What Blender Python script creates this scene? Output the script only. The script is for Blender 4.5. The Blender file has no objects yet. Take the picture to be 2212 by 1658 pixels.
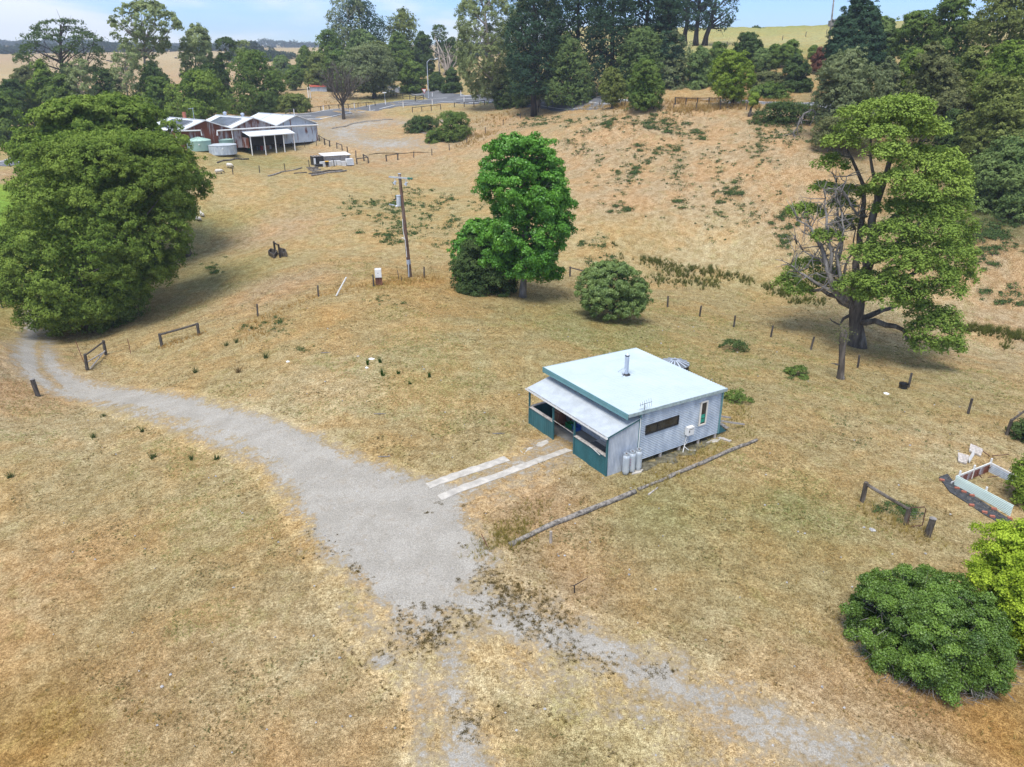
import bpy, math, random
import numpy as np
from mathutils import Vector, Matrix
R = math.radians
scn = bpy.context.scene
COL = scn.collection
# ------------------------------------------------------------------ camera
HC = 20.0; FP = 1571.0; TH = R(23.484); CX, CY = 1106.0, 829.0
cam_d = bpy.data.cameras.new('camera'); cam = bpy.data.objects.new('camera', cam_d); COL.objects.link(cam)
cam.location = (0, 0, HC); cam.rotation_euler = (R(90) - TH, 0, 0)
cam_d.sensor_width = 36; cam_d.lens = 36 * FP / 2212.0; cam_d.clip_start = .5; cam_d.clip_end = 30000
scn.camera = cam
scn.view_settings.view_transform = 'Standard'; scn.view_settings.look = 'None'
ct, st = math.cos(TH), math.sin(TH)
def ray(u, v):
    a = (u - CX) / FP; b = -(v - CY) / FP
    d = np.array([a, ct + b * st, -st + b * ct]); return d / np.linalg.norm(d)
def at_d(u, v, d):
    r = ray(u, v); t = d / math.hypot(r[0], r[1]); return np.array([r[0] * t, r[1] * t, HC + r[2] * t])
def at_z(u, v, z):
    r = ray(u, v); t = (z - HC) / r[2]; return np.array([r[0] * t, r[1] * t, z])
# crop pixel -> picture coordinates (2212 wide)
_CR = dict(A=(0, 0), B=(650, 0), C=(1300, 0), E=(1969, 0), F=(0, 400), G=(650, 400), H=(1300, 400), I=(1969, 400),
           J=(1320, 870), K=(0, 800), L=(650, 800), M=(1969, 800), N=(1969, 1250), O=(1000, 1250))
def Z(c, x, y): return (_CR[c][0] / 1.2066 + x * .26226, _CR[c][1] / 1.2066 + y * .26226)
def ZS(x, y): return (430 / 1.2066 + x * .15737, 270 / 1.2066 + y * .15737)      # sheds close-up
def ZW(x, y): return (1657.5 + .6359 * x, 190.6 + .6359 * y)                      # old wattle close-up
# ------------------------------------------------------------------ terrain
CP = []
def cz(u, v, z): CP.append(at_z(u, v, z))
def cd(u, v, d): CP.append(at_d(u, v, d))
# near plateau
for p in [(5, 34, 0), (8, 34, 0), (12, 37, -.1), (10, 42, -.1), (4, 39, 0), (1, 33, 0), (0, 25, -.2), (0, 10, -1.), (-20, 15, -1.6), (20, 15, -1.2),
          (0, -30, -4), (-40, -10, -5), (40, -10, -4), (-60, 30, -6), (55, 25, -3), (-100, 0, -10), (100, 0, -3), (0, -120, -14), (-300, -100, -25), (300, -100, 5)]: CP.append(np.array(p, float))
cz(600, 1200, -.6); cz(300, 1200, -1.4); cz(60, 1300, -1.8); cz(900, 1200, -.1); cz(900, 1550, -.6); cz(1900, 1600, -.8); cz(1600, 1250, -.3); cz(2150, 1250, -1.); cz(2100, 1050, -1.2)
cz(700, 950, -.2); cz(400, 900, -1.3); cz(80, 850, -3.2); cz(190, 785, -3.2); cz(20, 760, -4); cz(385, 735, -2.2); cz(60, 690, -4.6); cz(555, 680, -.6)
cz(700, 800, .5); cz(900, 700, .6); cz(760, 640, .6); cz(885, 600, .4); cz(1128, 642, -.4); cz(1325, 687, -1.); cz(1440, 665, -1.6); cz(1665, 730, -1.9); cz(1850, 747, -2.6); cz(2095, 890, -1.6); cz(1250, 760, .1); cz(1600, 850, -.8)
cz(195, 712, -4.2); cz(300, 680, -3.6)
# gully and hillside
cz(1450, 590, -2.6); cz(1600, 625, -3.); cz(2100, 730, -3.6); cz(1230, 560, -1.6); cz(1000, 520, .2)
cz(1300, 500, 1.); cz(1500, 520, -.2); cz(1500, 450, 3.0); cz(1500, 380, 6.2); cz(1500, 300, 9.8); cz(1480, 245, 13.4); cz(1300, 243, 13.2); cz(1150, 262, 9.6); cz(1250, 330, 7.2); cz(1200, 420, 3.4)
cz(1700, 560, -.8); cz(1720, 420, 5.2); cz(1700, 300, 10.8); cz(1640, 236, 14.0); cz(2120, 560, 1.2); cz(2150, 480, 4.6); cz(2180, 640, -2.); cz(2212, 700, -3.)
# valley floor to the sheds
cz(560, 450, 1.6); cz(700, 500, .8); cz(450, 520, -1.2); cz(860, 420, 1.8); cz(980, 430, 1.6); cz(720, 365, 4.2); cz(560, 375, 4.2); cz(850, 345, 4.4); cz(980, 310, 6.4); cz(1070, 268, 9.2)
for p in [(480, 345), (660, 322), (520, 330)]: cz(*p, 5.2)
cd(420, 300, 150); cd(560, 288, 163); cd(690, 300, 158); cz(760, 290, 6.6); cz(880, 280, 7.6)
# road line
RD = [at_d(0, 362, 150), at_d(45, 347, 158), at_d(380, 290, 176), at_d(640, 254, 186), at_d(760, 239, 196), at_d(860, 226, 204), at_d(940, 218, 205), at_d(1060, 216, 198), at_d(1150, 219, 184), at_d(1250, 223, 168), at_d(1340, 226, 157), at_d(1460, 227, 150), at_d(1650, 226, 146), at_d(1780, 230, 148)]
for p in RD: CP.append(p)
cd(900, 205, 220); cd(830, 197, 240); cd(720, 205, 235); cd(600, 235, 205); cd(30, 440, 112); cd(-200, 420, 110); cd(-250, 340, 170); cd(-300, 600, 70)
# beyond the road, right: bank and hilltop paddock
cd(1600, 195, 160); cd(1600, 130, 182); cd(1500, 82, 270); cd(1640, 68, 300); cd(1780, 56, 320); cd(1500, 96, 420); cd(1640, 86, 450); cd(1780, 76, 480); cd(1950, 45, 330); cd(1700, 90, 235); cd(1400, 150, 190); cd(1250, 140, 215); cd(1240, 60, 330); cd(1780, 200, 162)
cd(1850, 300, 122); cd(1900, 130, 190); cd(2050, 300, 128); cd(2050, 120, 190); cd(2200, 350, 118); cd(2200, 100, 190); cd(2600, 500, 110); cd(2600, 100, 220); cd(3200, 600, 120); cd(2100, 400, 112)
# left and middle distance
cd(100, 250, 210); cd(300, 235, 215); cd(500, 225, 215); cd(30, 205, 270); cd(30, 168, 420); cd(300, 168, 430); cd(500, 165, 430); cd(100, 122, 900); cd(300, 113, 950); cd(480, 112, 930); cd(-300, 120, 900)
cd(600, 150, 520); cd(570, 128, 680); cd(700, 165, 330); cd(800, 150, 340); cd(950, 140, 330); cd(900, 110, 700); cd(1100, 130, 330)
cd(50, 96, 1900); cd(600, 104, 1700); cd(1100, 100, 1500); cd(-800, 100, 1900); cd(1800, 84, 900); cd(2600, 84, 900)
for a in range(-180, 180, 20):
    CP.append(np.array([5200 * math.sin(R(a)), 5200 * math.cos(R(a)), 150 + 30 * math.sin(a)]))
CP = np.array(CP)
_C2 = 9.0 ** 2
def _phi(d2): return np.sqrt(d2 + _C2)
def _solve():
    n = len(CP); d2 = ((CP[:, None, :2] - CP[None, :, :2]) ** 2).sum(-1)
    A = np.zeros((n + 3, n + 3)); A[:n, :n] = _phi(d2) - np.eye(n) * 1.2
    P = np.c_[np.ones(n), CP[:, :2] / 1000]; A[:n, n:] = P; A[n:, :n] = P.T
    return np.linalg.solve(A, np.r_[CP[:, 2], 0, 0, 0])
_W = _solve()
def zf(x, y):
    x = np.asarray(x, float); y = np.asarray(y, float); sh = x.shape
    x = x.ravel(); y = y.ravel(); out = np.empty(len(x)); n = len(CP)
    for i in range(0, len(x), 20000):
        xs, ys = x[i:i + 20000], y[i:i + 20000]
        d2 = (xs[:, None] - CP[None, :, 0]) ** 2 + (ys[:, None] - CP[None, :, 1]) ** 2
        out[i:i + 20000] = _phi(d2) @ _W[:n] + _W[n] + xs / 1000 * _W[n + 1] + ys / 1000 * _W[n + 2]
    w = np.exp(-(((x - 8) / 9) ** 2 + ((y - 38) / 8) ** 2))           # level pad under the cabin
    d = np.hypot(x, y)
    m = .05 * np.sin(x * .9 + 1.3 * np.sin(y * .43)) * np.sin(y * 1.1 + .7 * np.sin(x * .61)) + .10 * np.sin(x * .31 + 2) * np.sin(y * .27 + np.sin(x * .13))
    out = out * (1 - w) + (-.03) * w + m * (1 - w) * np.clip(d / 40, .3, 3)
    return out.reshape(sh)
def zg(x, y): return float(zf(np.array([x]), np.array([y]))[0])
_T = np.geomspace(12, 9000, 900)
def g(u, v):
    r = ray(u, v); P = r[None, :] * _T[:, None]
    h = HC + P[:, 2] - zf(P[:, 0], P[:, 1]); k = np.where(h < 0)[0]
    if len(k) == 0: i = 899; t = _T[i]
    else:
        i = max(k[0], 1); lo, hi = _T[i - 1], _T[i]
        for _ in range(14):
            m = (lo + hi) / 2
            if HC + r[2] * m - zg(r[0] * m, r[1] * m) < 0: hi = m
            else: lo = m
        t = hi
    p = r * t; return np.array([p[0], p[1], zg(p[0], p[1])])
def gd(u, d):            # ground at picture column u, horizontal distance d
    r = ray(u, 150); t = d / math.hypot(r[0], r[1]); return np.array([r[0] * t, r[1] * t, zg(r[0] * t, r[1] * t)])
def onpl(u, v, b, off=0.):  # point on the upright plane through b facing the camera, pushed off metres away from the camera
    n = np.array([b[0], b[1], 0]); D = np.linalg.norm(n); n /= D
    r = ray(u, v); t = (D + off) / (r @ n); return np.array([r[0] * t, r[1] * t, HC + r[2] * t])
def proj(p):
    x, y, z = p[0], p[1], p[2] - HC; fw = y * ct - z * st; up = y * st + z * ct
    return CX + FP * x / fw, CY - FP * up / fw
# ------------------------------------------------------------------ object helpers
def tag(o, label=None, cat=None, group=None, kind=None):
    if label: o['label'] = label
    if cat: o['category'] = cat
    if group: o['group'] = group
    if kind: o['kind'] = kind
    return o
def empty(name, loc, label, cat, group=None):
    o = bpy.data.objects.new(name, None); o.empty_display_size = .3; COL.objects.link(o); o.location = tuple(loc)
    return tag(o, label, cat, group)
def wloc(o):
    v = np.zeros(3)
    while o is not None: v += np.array(o.location); o = o.parent
    return v
def link(name, me, mat=None, parent=None):
    o = bpy.data.objects.new(name, me); COL.objects.link(o)
    if mat is not None:
        for m in (mat if isinstance(mat, (list, tuple)) else [mat]): me.materials.append(m)
    if parent is not None: o.parent = parent
    return o
def np_mesh(name, V, F, attrs=None, smooth=False):
    """V (n,3), F (m,k) with fixed k"""
    me = bpy.data.meshes.new(name); n, (m, k) = len(V), F.shape
    me.vertices.add(n); me.vertices.foreach_set('co', np.ascontiguousarray(V, np.float32).ravel())
    me.loops.add(m * k); me.loops.foreach_set('vertex_index', np.ascontiguousarray(F, np.int32).ravel())
    me.polygons.add(m); me.polygons.foreach_set('loop_start', np.arange(0, m * k, k, dtype=np.int32))
    if smooth: me.polygons.foreach_set('use_smooth', np.ones(m, bool))
    for nm, a in (attrs or {}).items():
        if a.ndim == 1:
            at = me.attributes.new(nm, 'FLOAT', 'POINT'); at.data.foreach_set('value', a.astype(np.float32))
        else:
            at = me.attributes.new(nm, 'FLOAT_COLOR', 'POINT'); at.data.foreach_set('color', np.c_[a, np.ones(len(a))].astype(np.float32).ravel())
    me.update(calc_edges=True); return me
class MB:
    def __init__(s): s.v = []; s.f = []; s.mi = []; s.cur = 0
    def add(s, vs, fs):
        b = len(s.v); s.v += [tuple(map(float, p)) for p in vs]
        for f in fs: s.f.append([b + i for i in f]); s.mi.append(s.cur)
        return s
    def hexa(s, o, a, b, c):
        o, a, b, c = map(lambda q: np.array(q, float), (o, a, b, c))
        P = [o, o + a, o + a + b, o + b, o + c, o + a + c, o + a + b + c, o + b + c]
        return s.add(P, [(0, 3, 2, 1), (4, 5, 6, 7), (0, 1, 5, 4), (1, 2, 6, 5), (2, 3, 7, 6), (3, 0, 4, 7)])
    def box(s, c, sz, yaw=0):
        e1 = np.array([math.cos(yaw), math.sin(yaw), 0]); e2 = np.array([-math.sin(yaw), math.cos(yaw), 0]); e3 = np.array([0, 0, 1.])
        c = np.array(c, float); return s.hexa(c - e1 * sz[0] / 2 - e2 * sz[1] / 2 - e3 * sz[2] / 2, e1 * sz[0], e2 * sz[1], e3 * sz[2])
    def bar(s, p, q, w, h=None, up=(0, 0, 1)):
        p, q = np.array(p, float), np.array(q, float); h = h or w
        d = q - p; L = np.linalg.norm(d); d /= L; up = np.array(up, float)
        if abs(d @ up) > .98: up = np.array([1., 0, 0])
        a = np.cross(d, up); a /= np.linalg.norm(a); b = np.cross(a, d)
        return s.hexa(p - a * w / 2 - b * h / 2, a * w, b * h, d * L)
    def tube(s, pts, rad, n=6, cap=True):
        pts = [np.array(p, float) for p in pts]; m = len(pts)
        rad = rad if hasattr(rad, '__len__') else [rad] * m
        ref = None; vs = []
        for i in range(m):
            d = pts[min(i + 1, m - 1)] - pts[max(i - 1, 0)]; d /= (np.linalg.norm(d) + 1e-9)
            if ref is None: ref = np.array([1., 0, 0]) if abs(d[0]) < .8 else np.array([0, 1., 0])
            a = ref - d * (ref @ d); a /= (np.linalg.norm(a) + 1e-9); ref = a; b = np.cross(d, a)
            for k in range(n):
                t = 2 * math.pi * k / n; vs.append(pts[i] + rad[i] * (math.cos(t) * a + math.sin(t) * b))
        fs = [(i * n + k, i * n + (k + 1) % n, (i + 1) * n + (k + 1) % n, (i + 1) * n + k) for i in range(m - 1) for k in range(n)]
        if cap: fs += [tuple(range(n - 1, -1, -1)), tuple((m - 1) * n + k for k in range(n))]
        return s.add(vs, fs)
    def cyl(s, c, r, h, n=20, r2=None, cap=True):
        c = np.array(c, float); return s.tube([c, c + [0, 0, h]], [r, r if r2 is None else r2], n, cap)
    def quad(s, a, b, c, d): return s.add([a, b, c, d], [(0, 1, 2, 3)])
    def lathe(s, c, prof, n=20):
        c = np.array(c, float); vs = []; m = len(prof)
        for r, z in prof:
            for k in range(n):
                t = 2 * math.pi * k / n; vs.append(c + [r * math.cos(t), r * math.sin(t), z])
        return s.add(vs, [(i * n + k, i * n + (k + 1) % n, (i + 1) * n + (k + 1) % n, (i + 1) * n + k) for i in range(m - 1) for k in range(n)])
    def corr(s, o, along, wave, nrm, n, amp, seg=6, lens=None, starts=None):
        """corrugated sheet: n waves across 'wave', straight along 'along'"""
        o, al, wv, nr = map(lambda q: np.array(q, float), (o, along, wave, nrm)); vs = []; fs = []
        N = n * seg
        for i in range(N + 1):
            t = i / N; off = nr * amp * math.sin(2 * math.pi * i / seg)
            l1 = 1 if lens is None else lens(t); l0 = 0 if starts is None else starts(t)
            vs += [o + wv * t + off + al * l0, o + wv * t + off + al * l1]
        fs = [(2 * i, 2 * i + 1, 2 * i + 3, 2 * i + 2) for i in range(N)]
        return s.add(vs, fs)
    def build(s, name, mat, parent=None, smooth=False, at=None):
        off = wloc(parent) if parent is not None else (np.array(at, float) if at is not None else np.zeros(3))
        me = bpy.data.meshes.new(name); me.from_pydata([tuple(np.array(p) - off) for p in s.v], [], s.f)
        o = link(name, me, mat, parent)
        if parent is None and at is not None: o.location = tuple(off)
        if any(s.mi): me.polygons.foreach_set('material_index', s.mi)
        if smooth: me.polygons.foreach_set('use_smooth', [True] * len(s.f))
        me.update(); return o
def copy_tree(o, parent=None):
    c = o.copy(); COL.objects.link(c)
    if parent is not None: c.parent = parent
    for ch in list(o.children): copy_tree(ch, c)
    return c
# ------------------------------------------------------------------ materials
class NT:
    def __init__(s, name):
        s.m = bpy.data.materials.new(name); s.m.use_nodes = True; s.t = s.m.node_tree; s.t.nodes.clear(); s.out = s.n('ShaderNodeOutputMaterial')
    def n(s, t, **k):
        x = s.t.nodes.new(t)
        for a, b in k.items(): setattr(x, a, b)
        return x
    def l(s, a, b): s.t.links.new(a, b)
    def set(s, sock, v):
        if hasattr(v, 'is_output') or isinstance(v, bpy.types.NodeSocket): s.l(v, sock)
        else: sock.default_value = v
    def noise(s, scale, detail=3, rough=.55, vec=None, dist=0, col=False):
        x = s.n('ShaderNodeTexNoise'); x.inputs['Scale'].default_value = scale; x.inputs['Detail'].default_value = detail; x.inputs['Roughness'].default_value = rough; x.inputs['Distortion'].default_value = dist
        s.l(vec or s.pos(), x.inputs['Vector']); return x.outputs['Color' if col else 'Fac']
    def pos(s):
        if not hasattr(s, '_p'): s._p = s.n('ShaderNodeNewGeometry').outputs['Position']
        return s._p
    def obj(s):
        if not hasattr(s, '_o'): s._o = s.n('ShaderNodeTexCoord').outputs['Object']
        return s._o
    def ramp(s, fac, stops, interp='LINEAR'):
        x = s.n('ShaderNodeValToRGB'); x.color_ramp.interpolation = interp; e = x.color_ramp.elements
        while len(e) < len(stops): e.new(.5)
        for i, (p, c) in enumerate(stops): e[i].position = p; e[i].color = (*c, 1) if len(c) == 3 else c
        s.l(fac, x.inputs[0]); return x.outputs[0]
    def sm(s, fac, a, b, lo=0., hi=1.):
        x = s.n('ShaderNodeMapRange', interpolation_type='SMOOTHSTEP'); s.set(x.inputs[0], fac)
        for i, v in zip((1, 2, 3, 4), (a, b, lo, hi)): s.set(x.inputs[i], v)
        return x.outputs[0]
    def mix(s, f, a, b, mode='MIX'):
        x = s.n('ShaderNodeMix', data_type='RGBA', blend_type=mode); s.set(x.inputs[0], f)
        for i, v in ((6, a), (7, b)): s.set(x.inputs[i], (*v, 1) if isinstance(v, tuple) and len(v) == 3 else v)
        return x.outputs[2]
    def math(s, op, a, b=0.):
        x = s.n('ShaderNodeMath', operation=op); s.set(x.inputs[0], a); s.set(x.inputs[1], b); return x.outputs[0]
    def scale(s, vec, sc):
        x = s.n('ShaderNodeMapping'); x.inputs['Scale'].default_value = sc; s.l(vec, x.inputs[0]); return x.outputs[0]
    def attr(s, nm, out='Fac'):
        x = s.n('ShaderNodeAttribute', attribute_name=nm); return x.outputs[out]
    def bump(s, h, dist=.02, strength=1.):
        x = s.n('ShaderNodeBump'); x.inputs['Distance'].default_value = dist; x.inputs['Strength'].default_value = strength; s.l(h, x.inputs['Height']); return x.outputs[0]
    def bsdf(s, col, rough=.8, metal=0., bump=None, spec=.3):
        x = s.n('ShaderNodeBsdfPrincipled'); s.set(x.inputs['Base Color'], (*col, 1) if isinstance(col, tuple) and len(col) == 3 else col)
        s.set(x.inputs['Roughness'], rough); x.inputs['Metallic'].default_value = metal; x.inputs['Specular IOR Level'].default_value = spec
        if bump is not None: s.l(bump, x.inputs['Normal'])
        s.l(x.outputs[0], s.out.inputs[0]); return s.m
def plain(name, col, rough=.7, metal=0., var=.25, scale=6., spec=.3, bump=.0, stretch=None, dirt=None):
    n = NT(name); v = n.obj()
    if stretch: v = n.scale(v, stretch)
    f = n.noise(scale, 5, .6, v); c = n.mix(n.sm(f, .3, .7), tuple(x * (1 - var) for x in col), tuple(min(1, x * (1 + var)) for x in col))
    if dirt: c = n.mix(n.sm(n.noise(scale * .4, 6, .65, v), .52, .68, 0, dirt[1]), c, dirt[0])
    return n.bsdf(c, rough, metal, n.bump(f, bump) if bump else None, spec)
M = {}
# ---- dry paddock colour, shared by the ground and the worn edges of the tracks
def paddock(n):
    tone = n.attr('tone', 'Color')
    a = n.noise(.22, 5, .6, dist=.4); b = n.noise(1.3, 6, .65); c = n.noise(7., 6, .7); d = n.noise(26., 3, .7)
    col = n.mix(n.sm(a, .40, .62), tone, n.mix(1., tone, (1.10, .97, .86), 'MULTIPLY'))
    col = n.mix(n.sm(n.noise(.55, 6, .72, dist=.5), .52, .66, 0, .6), col, n.mix(1., tone, (.82, .87, .68), 'MULTIPLY'))
    col = n.mix(n.sm(b, .32, .68), n.mix(1., col, (.76, .70, .60), 'MULTIPLY'), n.mix(1., col, (1.12, 1.13, 1.14), 'MULTIPLY'))
    col = n.mix(n.sm(c, .30, .70), n.mix(1., col, (.56, .51, .42), 'MULTIPLY'), n.mix(1., col, (1.30, 1.29, 1.26), 'MULTIPLY'))
    col = n.mix(n.sm(d, .34, .66), n.mix(1., col, (.50, .46, .38), 'MULTIPLY'), n.mix(1., col, (1.40, 1.39, 1.36), 'MULTIPLY'))
    col = n.mix(n.sm(n.noise(3.2, 4, .7), .64, .71, 0, .8), col, (.10, .085, .035))
    h = n.math('ADD', n.math('MULTIPLY', c, .6), n.math('MULTIPLY', d, .4))
    return col, h
def gravel(n):
    a = n.noise(.7, 5, .6); b = n.noise(16., 4, .7); c = n.noise(48., 2, .6)
    col = n.mix(n.sm(a, .35, .65), (.325, .30, .255), (.385, .358, .31)); col = n.mix(n.sm(n.noise(1.4, 6, .7, dist=.6), .52, .68, 0, .45), col, (.27, .225, .165))
    col = n.mix(n.sm(b, .3, .7), n.mix(1., col, (.72, .72, .72), 'MULTIPLY'), n.mix(1., col, (1.15, 1.15, 1.15), 'MULTIPLY'))
    col = n.mix(n.sm(c, .32, .68), n.mix(1., col, (.7, .7, .7), 'MULTIPLY'), n.mix(1., col, (1.22, 1.22, 1.22), 'MULTIPLY'))
    return col, b
n = NT('dry_grass_ground'); col, h = paddock(n)
M['ground'] = n.bsdf(col, .95, 0, n.bump(h, .16, .9), .1)
n = NT('gravel_track'); col, h = paddock(n); gc, gh = gravel(n)
m_ = n.attr('gravel')
nz = n.math('ADD', n.math('MULTIPLY', n.noise(1.1, 6, .7), .55), n.math('MULTIPLY', n.noise(4.5, 5, .7), .45))
th = n.math('SUBTRACT', 1., m_)
nz = n.math('ADD', n.math('MULTIPLY', n.math('SUBTRACT', nz, .5), 1.9), .5)
df = n.math('SUBTRACT', nz, n.math('ADD', n.math('MULTIPLY', th, .80), .12)); fac = n.sm(df, -.05, .10)
col = n.mix(n.sm(df, -.26, -.02, 0, .75), col, n.mix(n.noise(6., 5, .7), (.17, .135, .085), (.36, .295, .205)))
M['gravel'] = n.bsdf(n.mix(fac, col, gc), .95, 0, n.bump(n.math('ADD', h, 0), .12, .6), .15)
def asphalt():
    n = NT('asphalt'); a = n.noise(.15, 4); b = n.noise(14., 3, .7)
    c = n.mix(n.sm(a, .35, .65), (.10, .104, .112), (.14, .144, .152)); c = n.mix(b, n.mix(1., c, (.8, .8, .8), 'MULTIPLY'), n.mix(1., c, (1.2, 1.2, 1.2), 'MULTIPLY'))
    return n.bsdf(c, .85, 0, None, .25)
M['asphalt'] = asphalt()
M['linepaint'] = plain('road_line_paint', (.72, .72, .70), .7, 0, .15, 2)
# ---- foliage
def leafm(name, dark, light, tr=.3, gloss=.0):
    n = NT(name); t = n.attr('tint')
    c = n.mix(t, dark, light)
    d = n.n('ShaderNodeBsdfDiffuse'); n.l(c, d.inputs[0]); x = n.n('ShaderNodeBsdfTranslucent'); n.l(n.mix(1., c, (1.1, 1.25, .6), 'MULTIPLY'), x.inputs[0])
    m = n.n('ShaderNodeMixShader'); m.inputs[0].default_value = tr; n.l(d.outputs[0], m.inputs[1]); n.l(x.outputs[0], m.inputs[2]); o = m.outputs[0]
    if gloss:
        gl = n.n('ShaderNodeBsdfGlossy'); gl.inputs[0].default_value = (.9, .95, .9, 1); gl.inputs['Roughness'].default_value = .45
        m2 = n.n('ShaderNodeMixShader'); m2.inputs[0].default_value = gloss; n.l(o, m2.inputs[1]); n.l(gl.outputs[0], m2.inputs[2]); o = m2.outputs[0]
    n.l(o, n.out.inputs[0]); return n.m
LM = dict(
    wattle=((.062, .112, .020), (.200, .265, .052)), wattle_bright=((.10, .165, .030), (.27, .36, .075)),
    maple=((.040, .150, .014), (.145, .340, .030)), shrub=((.070, .125, .030), (.20, .27, .075)),
    dark=((.032, .060, .022), (.098, .140, .046)), pine=((.020, .046, .028), (.062, .108, .056)), gum=((.11, .145, .060), (.28, .32, .14)),
    green=((.052, .098, .022), (.160, .215, .055)), olive=((.080, .110, .028), (.21, .235, .070)), lime=((.105, .175, .022), (.25, .32, .055)),
    brown=((.075, .092, .034), (.19, .20, .085)), bramble=((.014, .042, .010), (.17, .275, .042)), yellow=((.170, .250, .020), (.420, .520, .060)),
    grey=((.085, .112, .050), (.21, .24, .115)), far=((.030, .050, .034), (.060, .085, .052)), red=((.11, .05, .035), (.20, .09, .06)), bluegreen=((.055, .098, .032), (.185, .245, .082)))
for k, (a, b) in LM.items(): g_ = 1.0 if k in ('maple', 'wattle_bright', 'lime') else 1.14; M['leaf_' + k] = leafm('foliage_' + k, tuple(x * g_ for x in a), tuple(x * g_ for x in b), .20, .03 if k in ('maple', 'bramble', 'shrub') else 0)
n = NT('grass_blades'); t = n.attr('tcol', 'Color'); d = n.n('ShaderNodeBsdfDiffuse'); n.l(t, d.inputs[0]); x = n.n('ShaderNodeBsdfTranslucent'); n.l(t, x.inputs[0])
m = n.n('ShaderNodeMixShader'); m.inputs[0].default_value = .35; n.l(d.outputs[0], m.inputs[1]); n.l(x.outputs[0], m.inputs[2]); n.l(m.outputs[0], n.out.inputs[0]); M['blades'] = n.m
M['bark'] = plain('bark_dark', (.10, .085, .07), .9, 0, .45, 3, .1, .03, (1, 1, .25), ((.28, .27, .25), .6))
M['bark_pale'] = plain('bark_pale', (.36, .31, .26), .9, 0, .35, 2, .1, .02, (1, 1, .3), ((.16, .12, .09), .7))
M['bark_grey'] = plain('bark_weathered', (.22, .205, .19), .9, 0, .4, 3, .1, .02, (1, 1, .4), ((.14, .12, .10), .7))
M['bark_black'] = plain('bark_blackish', (.045, .038, .034), .9, 0, .5, 3, .1, .03, (1, 1, .25))
M['log'] = plain('weathered_log', (.21, .19, .165), .9, 0, .6, 7, .1, .03, (1, 1, 1), ((.05, .045, .04), .8))
M['post'] = plain('dark_fence_timber', (.085, .075, .065), .9, 0, .4, 8, .1, 0, (1, 1, .3))
M['plank'] = plain('grey_weathered_plank', (.40, .365, .33), .85, 0, .3, 7, .15, 0, (1, 1, 1), ((.18, .15, .13), .6))
M['redwood'] = plain('reddish_timber', (.19, .085, .055), .85, 0, .35, 6, .2, 0, (1, 1, .3), ((.10, .06, .05), .7))
M['wire'] = plain('fence_wire', (.28, .28, .28), .5, .8, .1)
M['white'] = plain('white_paint', (.68, .68, .66), .55, 0, .06, 3, .4, 0, None, ((.5, .48, .43), .35))
M['cream'] = plain('cream_frame_paint', (.72, .68, .60), .6, 0, .06, 3)
M['black'] = plain('black_plastic', (.018, .018, .02), .5, 0, .3, 5, .4)
M['iron'] = plain('dark_rusty_iron', (.12, .06, .045), .8, .2, .4, 8)
M['teal'] = plain('teal_painted_steel', (.030, .120, .135), .5, 0, .16, 2.5, .4, 0, (1, 1, .3))
M['tealfascia'] = plain('teal_fascia', (.115, .25, .265), .5, 0, .08, 1.5, .4)
M['roofwhite'] = plain('pale_blue_roof_steel', (.43, .50, .525), .42, 0, .04, .8, .5, 0, None, ((.58, .64, .64), .35))
M['porchroof'] = plain('galvanised_porch_roof', (.42, .455, .48), .40, .15, .10, 1.5, .5)
def galv(name, a, b, rust=0.):
    n = NT(name); v = n.obj()
    f = n.noise(2.2, 6, .65, n.scale(v, (1, 1, .35))); c = n.ramp(f, [(.28, a), (.5, tuple((x + y) / 2 for x, y in zip(a, b))), (.72, b)])
    if rust:
        st_ = n.noise(1.1, 6, .7, n.scale(v, (1.1, 1.1, .16))); r = n.sm(st_, .60 - rust * .24, .68 - rust * .18)
        c = n.mix(r, c, n.mix(n.noise(5, 4), (.11, .030, .016), (.24, .075, .035)))
    return n.bsdf(c, .5, .25, None, .4)
M['galv'] = galv('galvanised_steel', (.30, .35, .43), (.62, .67, .73))
M['galvwall'] = galv('galvanised_cladding', (.30, .35, .40), (.64, .68, .70))
M['rust_heavy'] = galv('rusted_iron_cladding', (.30, .28, .28), (.52, .52, .54), 1.)
M['rust_some'] = galv('streaked_iron_cladding', (.36, .33, .33), (.54, .52, .54), .68)
M['rust_light'] = galv('pale_iron_cladding', (.40, .46, .53), (.58, .63, .68), .2)
M['shedroof'] = plain('shed_roof_iron', (.58, .61, .63), .5, .1, .08, .4, .4, 0, None, ((.45, .47, .5), .5))
M['solar'] = plain('solar_cells', (.10, .115, .14), .25, .2, .3, .7, .6)
M['tankgreen'] = plain('pale_green_tank', (.24, .36, .30), .55, 0, .08, .8, .4)
M['tankroof'] = plain('pale_green_tank_lid', (.38, .53, .45), .55, 0, .08, .8, .4)
M['concrete'] = plain('worn_concrete', (.43, .40, .35), .9, 0, .2, 2.5, .2, 0, None, ((.30, .28, .25), .6))
M['slab'] = plain('porch_concrete', (.30, .285, .25), .85, 0, .2, 1.5, .2, 0, None, ((.16, .15, .13), .5))
M['glass'] = plain('dark_window_glass', (.022, .024, .026), .08, 0, .5, 1.5, .6)
M['interior'] = plain('dark_interior', (.03, .028, .026), .9, 0, .3, 2)
M['dirt'] = plain('mossy_dirt', (.13, .12, .085), .95, 0, .5, 3, .1, .05, None, ((.07, .085, .03), .7))
M['stone'] = plain('gravel_stones', (.36, .35, .34), .9, 0, .4, 9, .1)
M['wool'] = plain('sheep_wool', (.58, .54, .47), .95, 0, .15, 9, .1)
M['wooldark'] = plain('sheep_dark_face', (.03, .027, .025), .9, 0, .3)
M['cow'] = plain('black_hide', (.02, .018, .017), .8, 0, .3)
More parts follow.
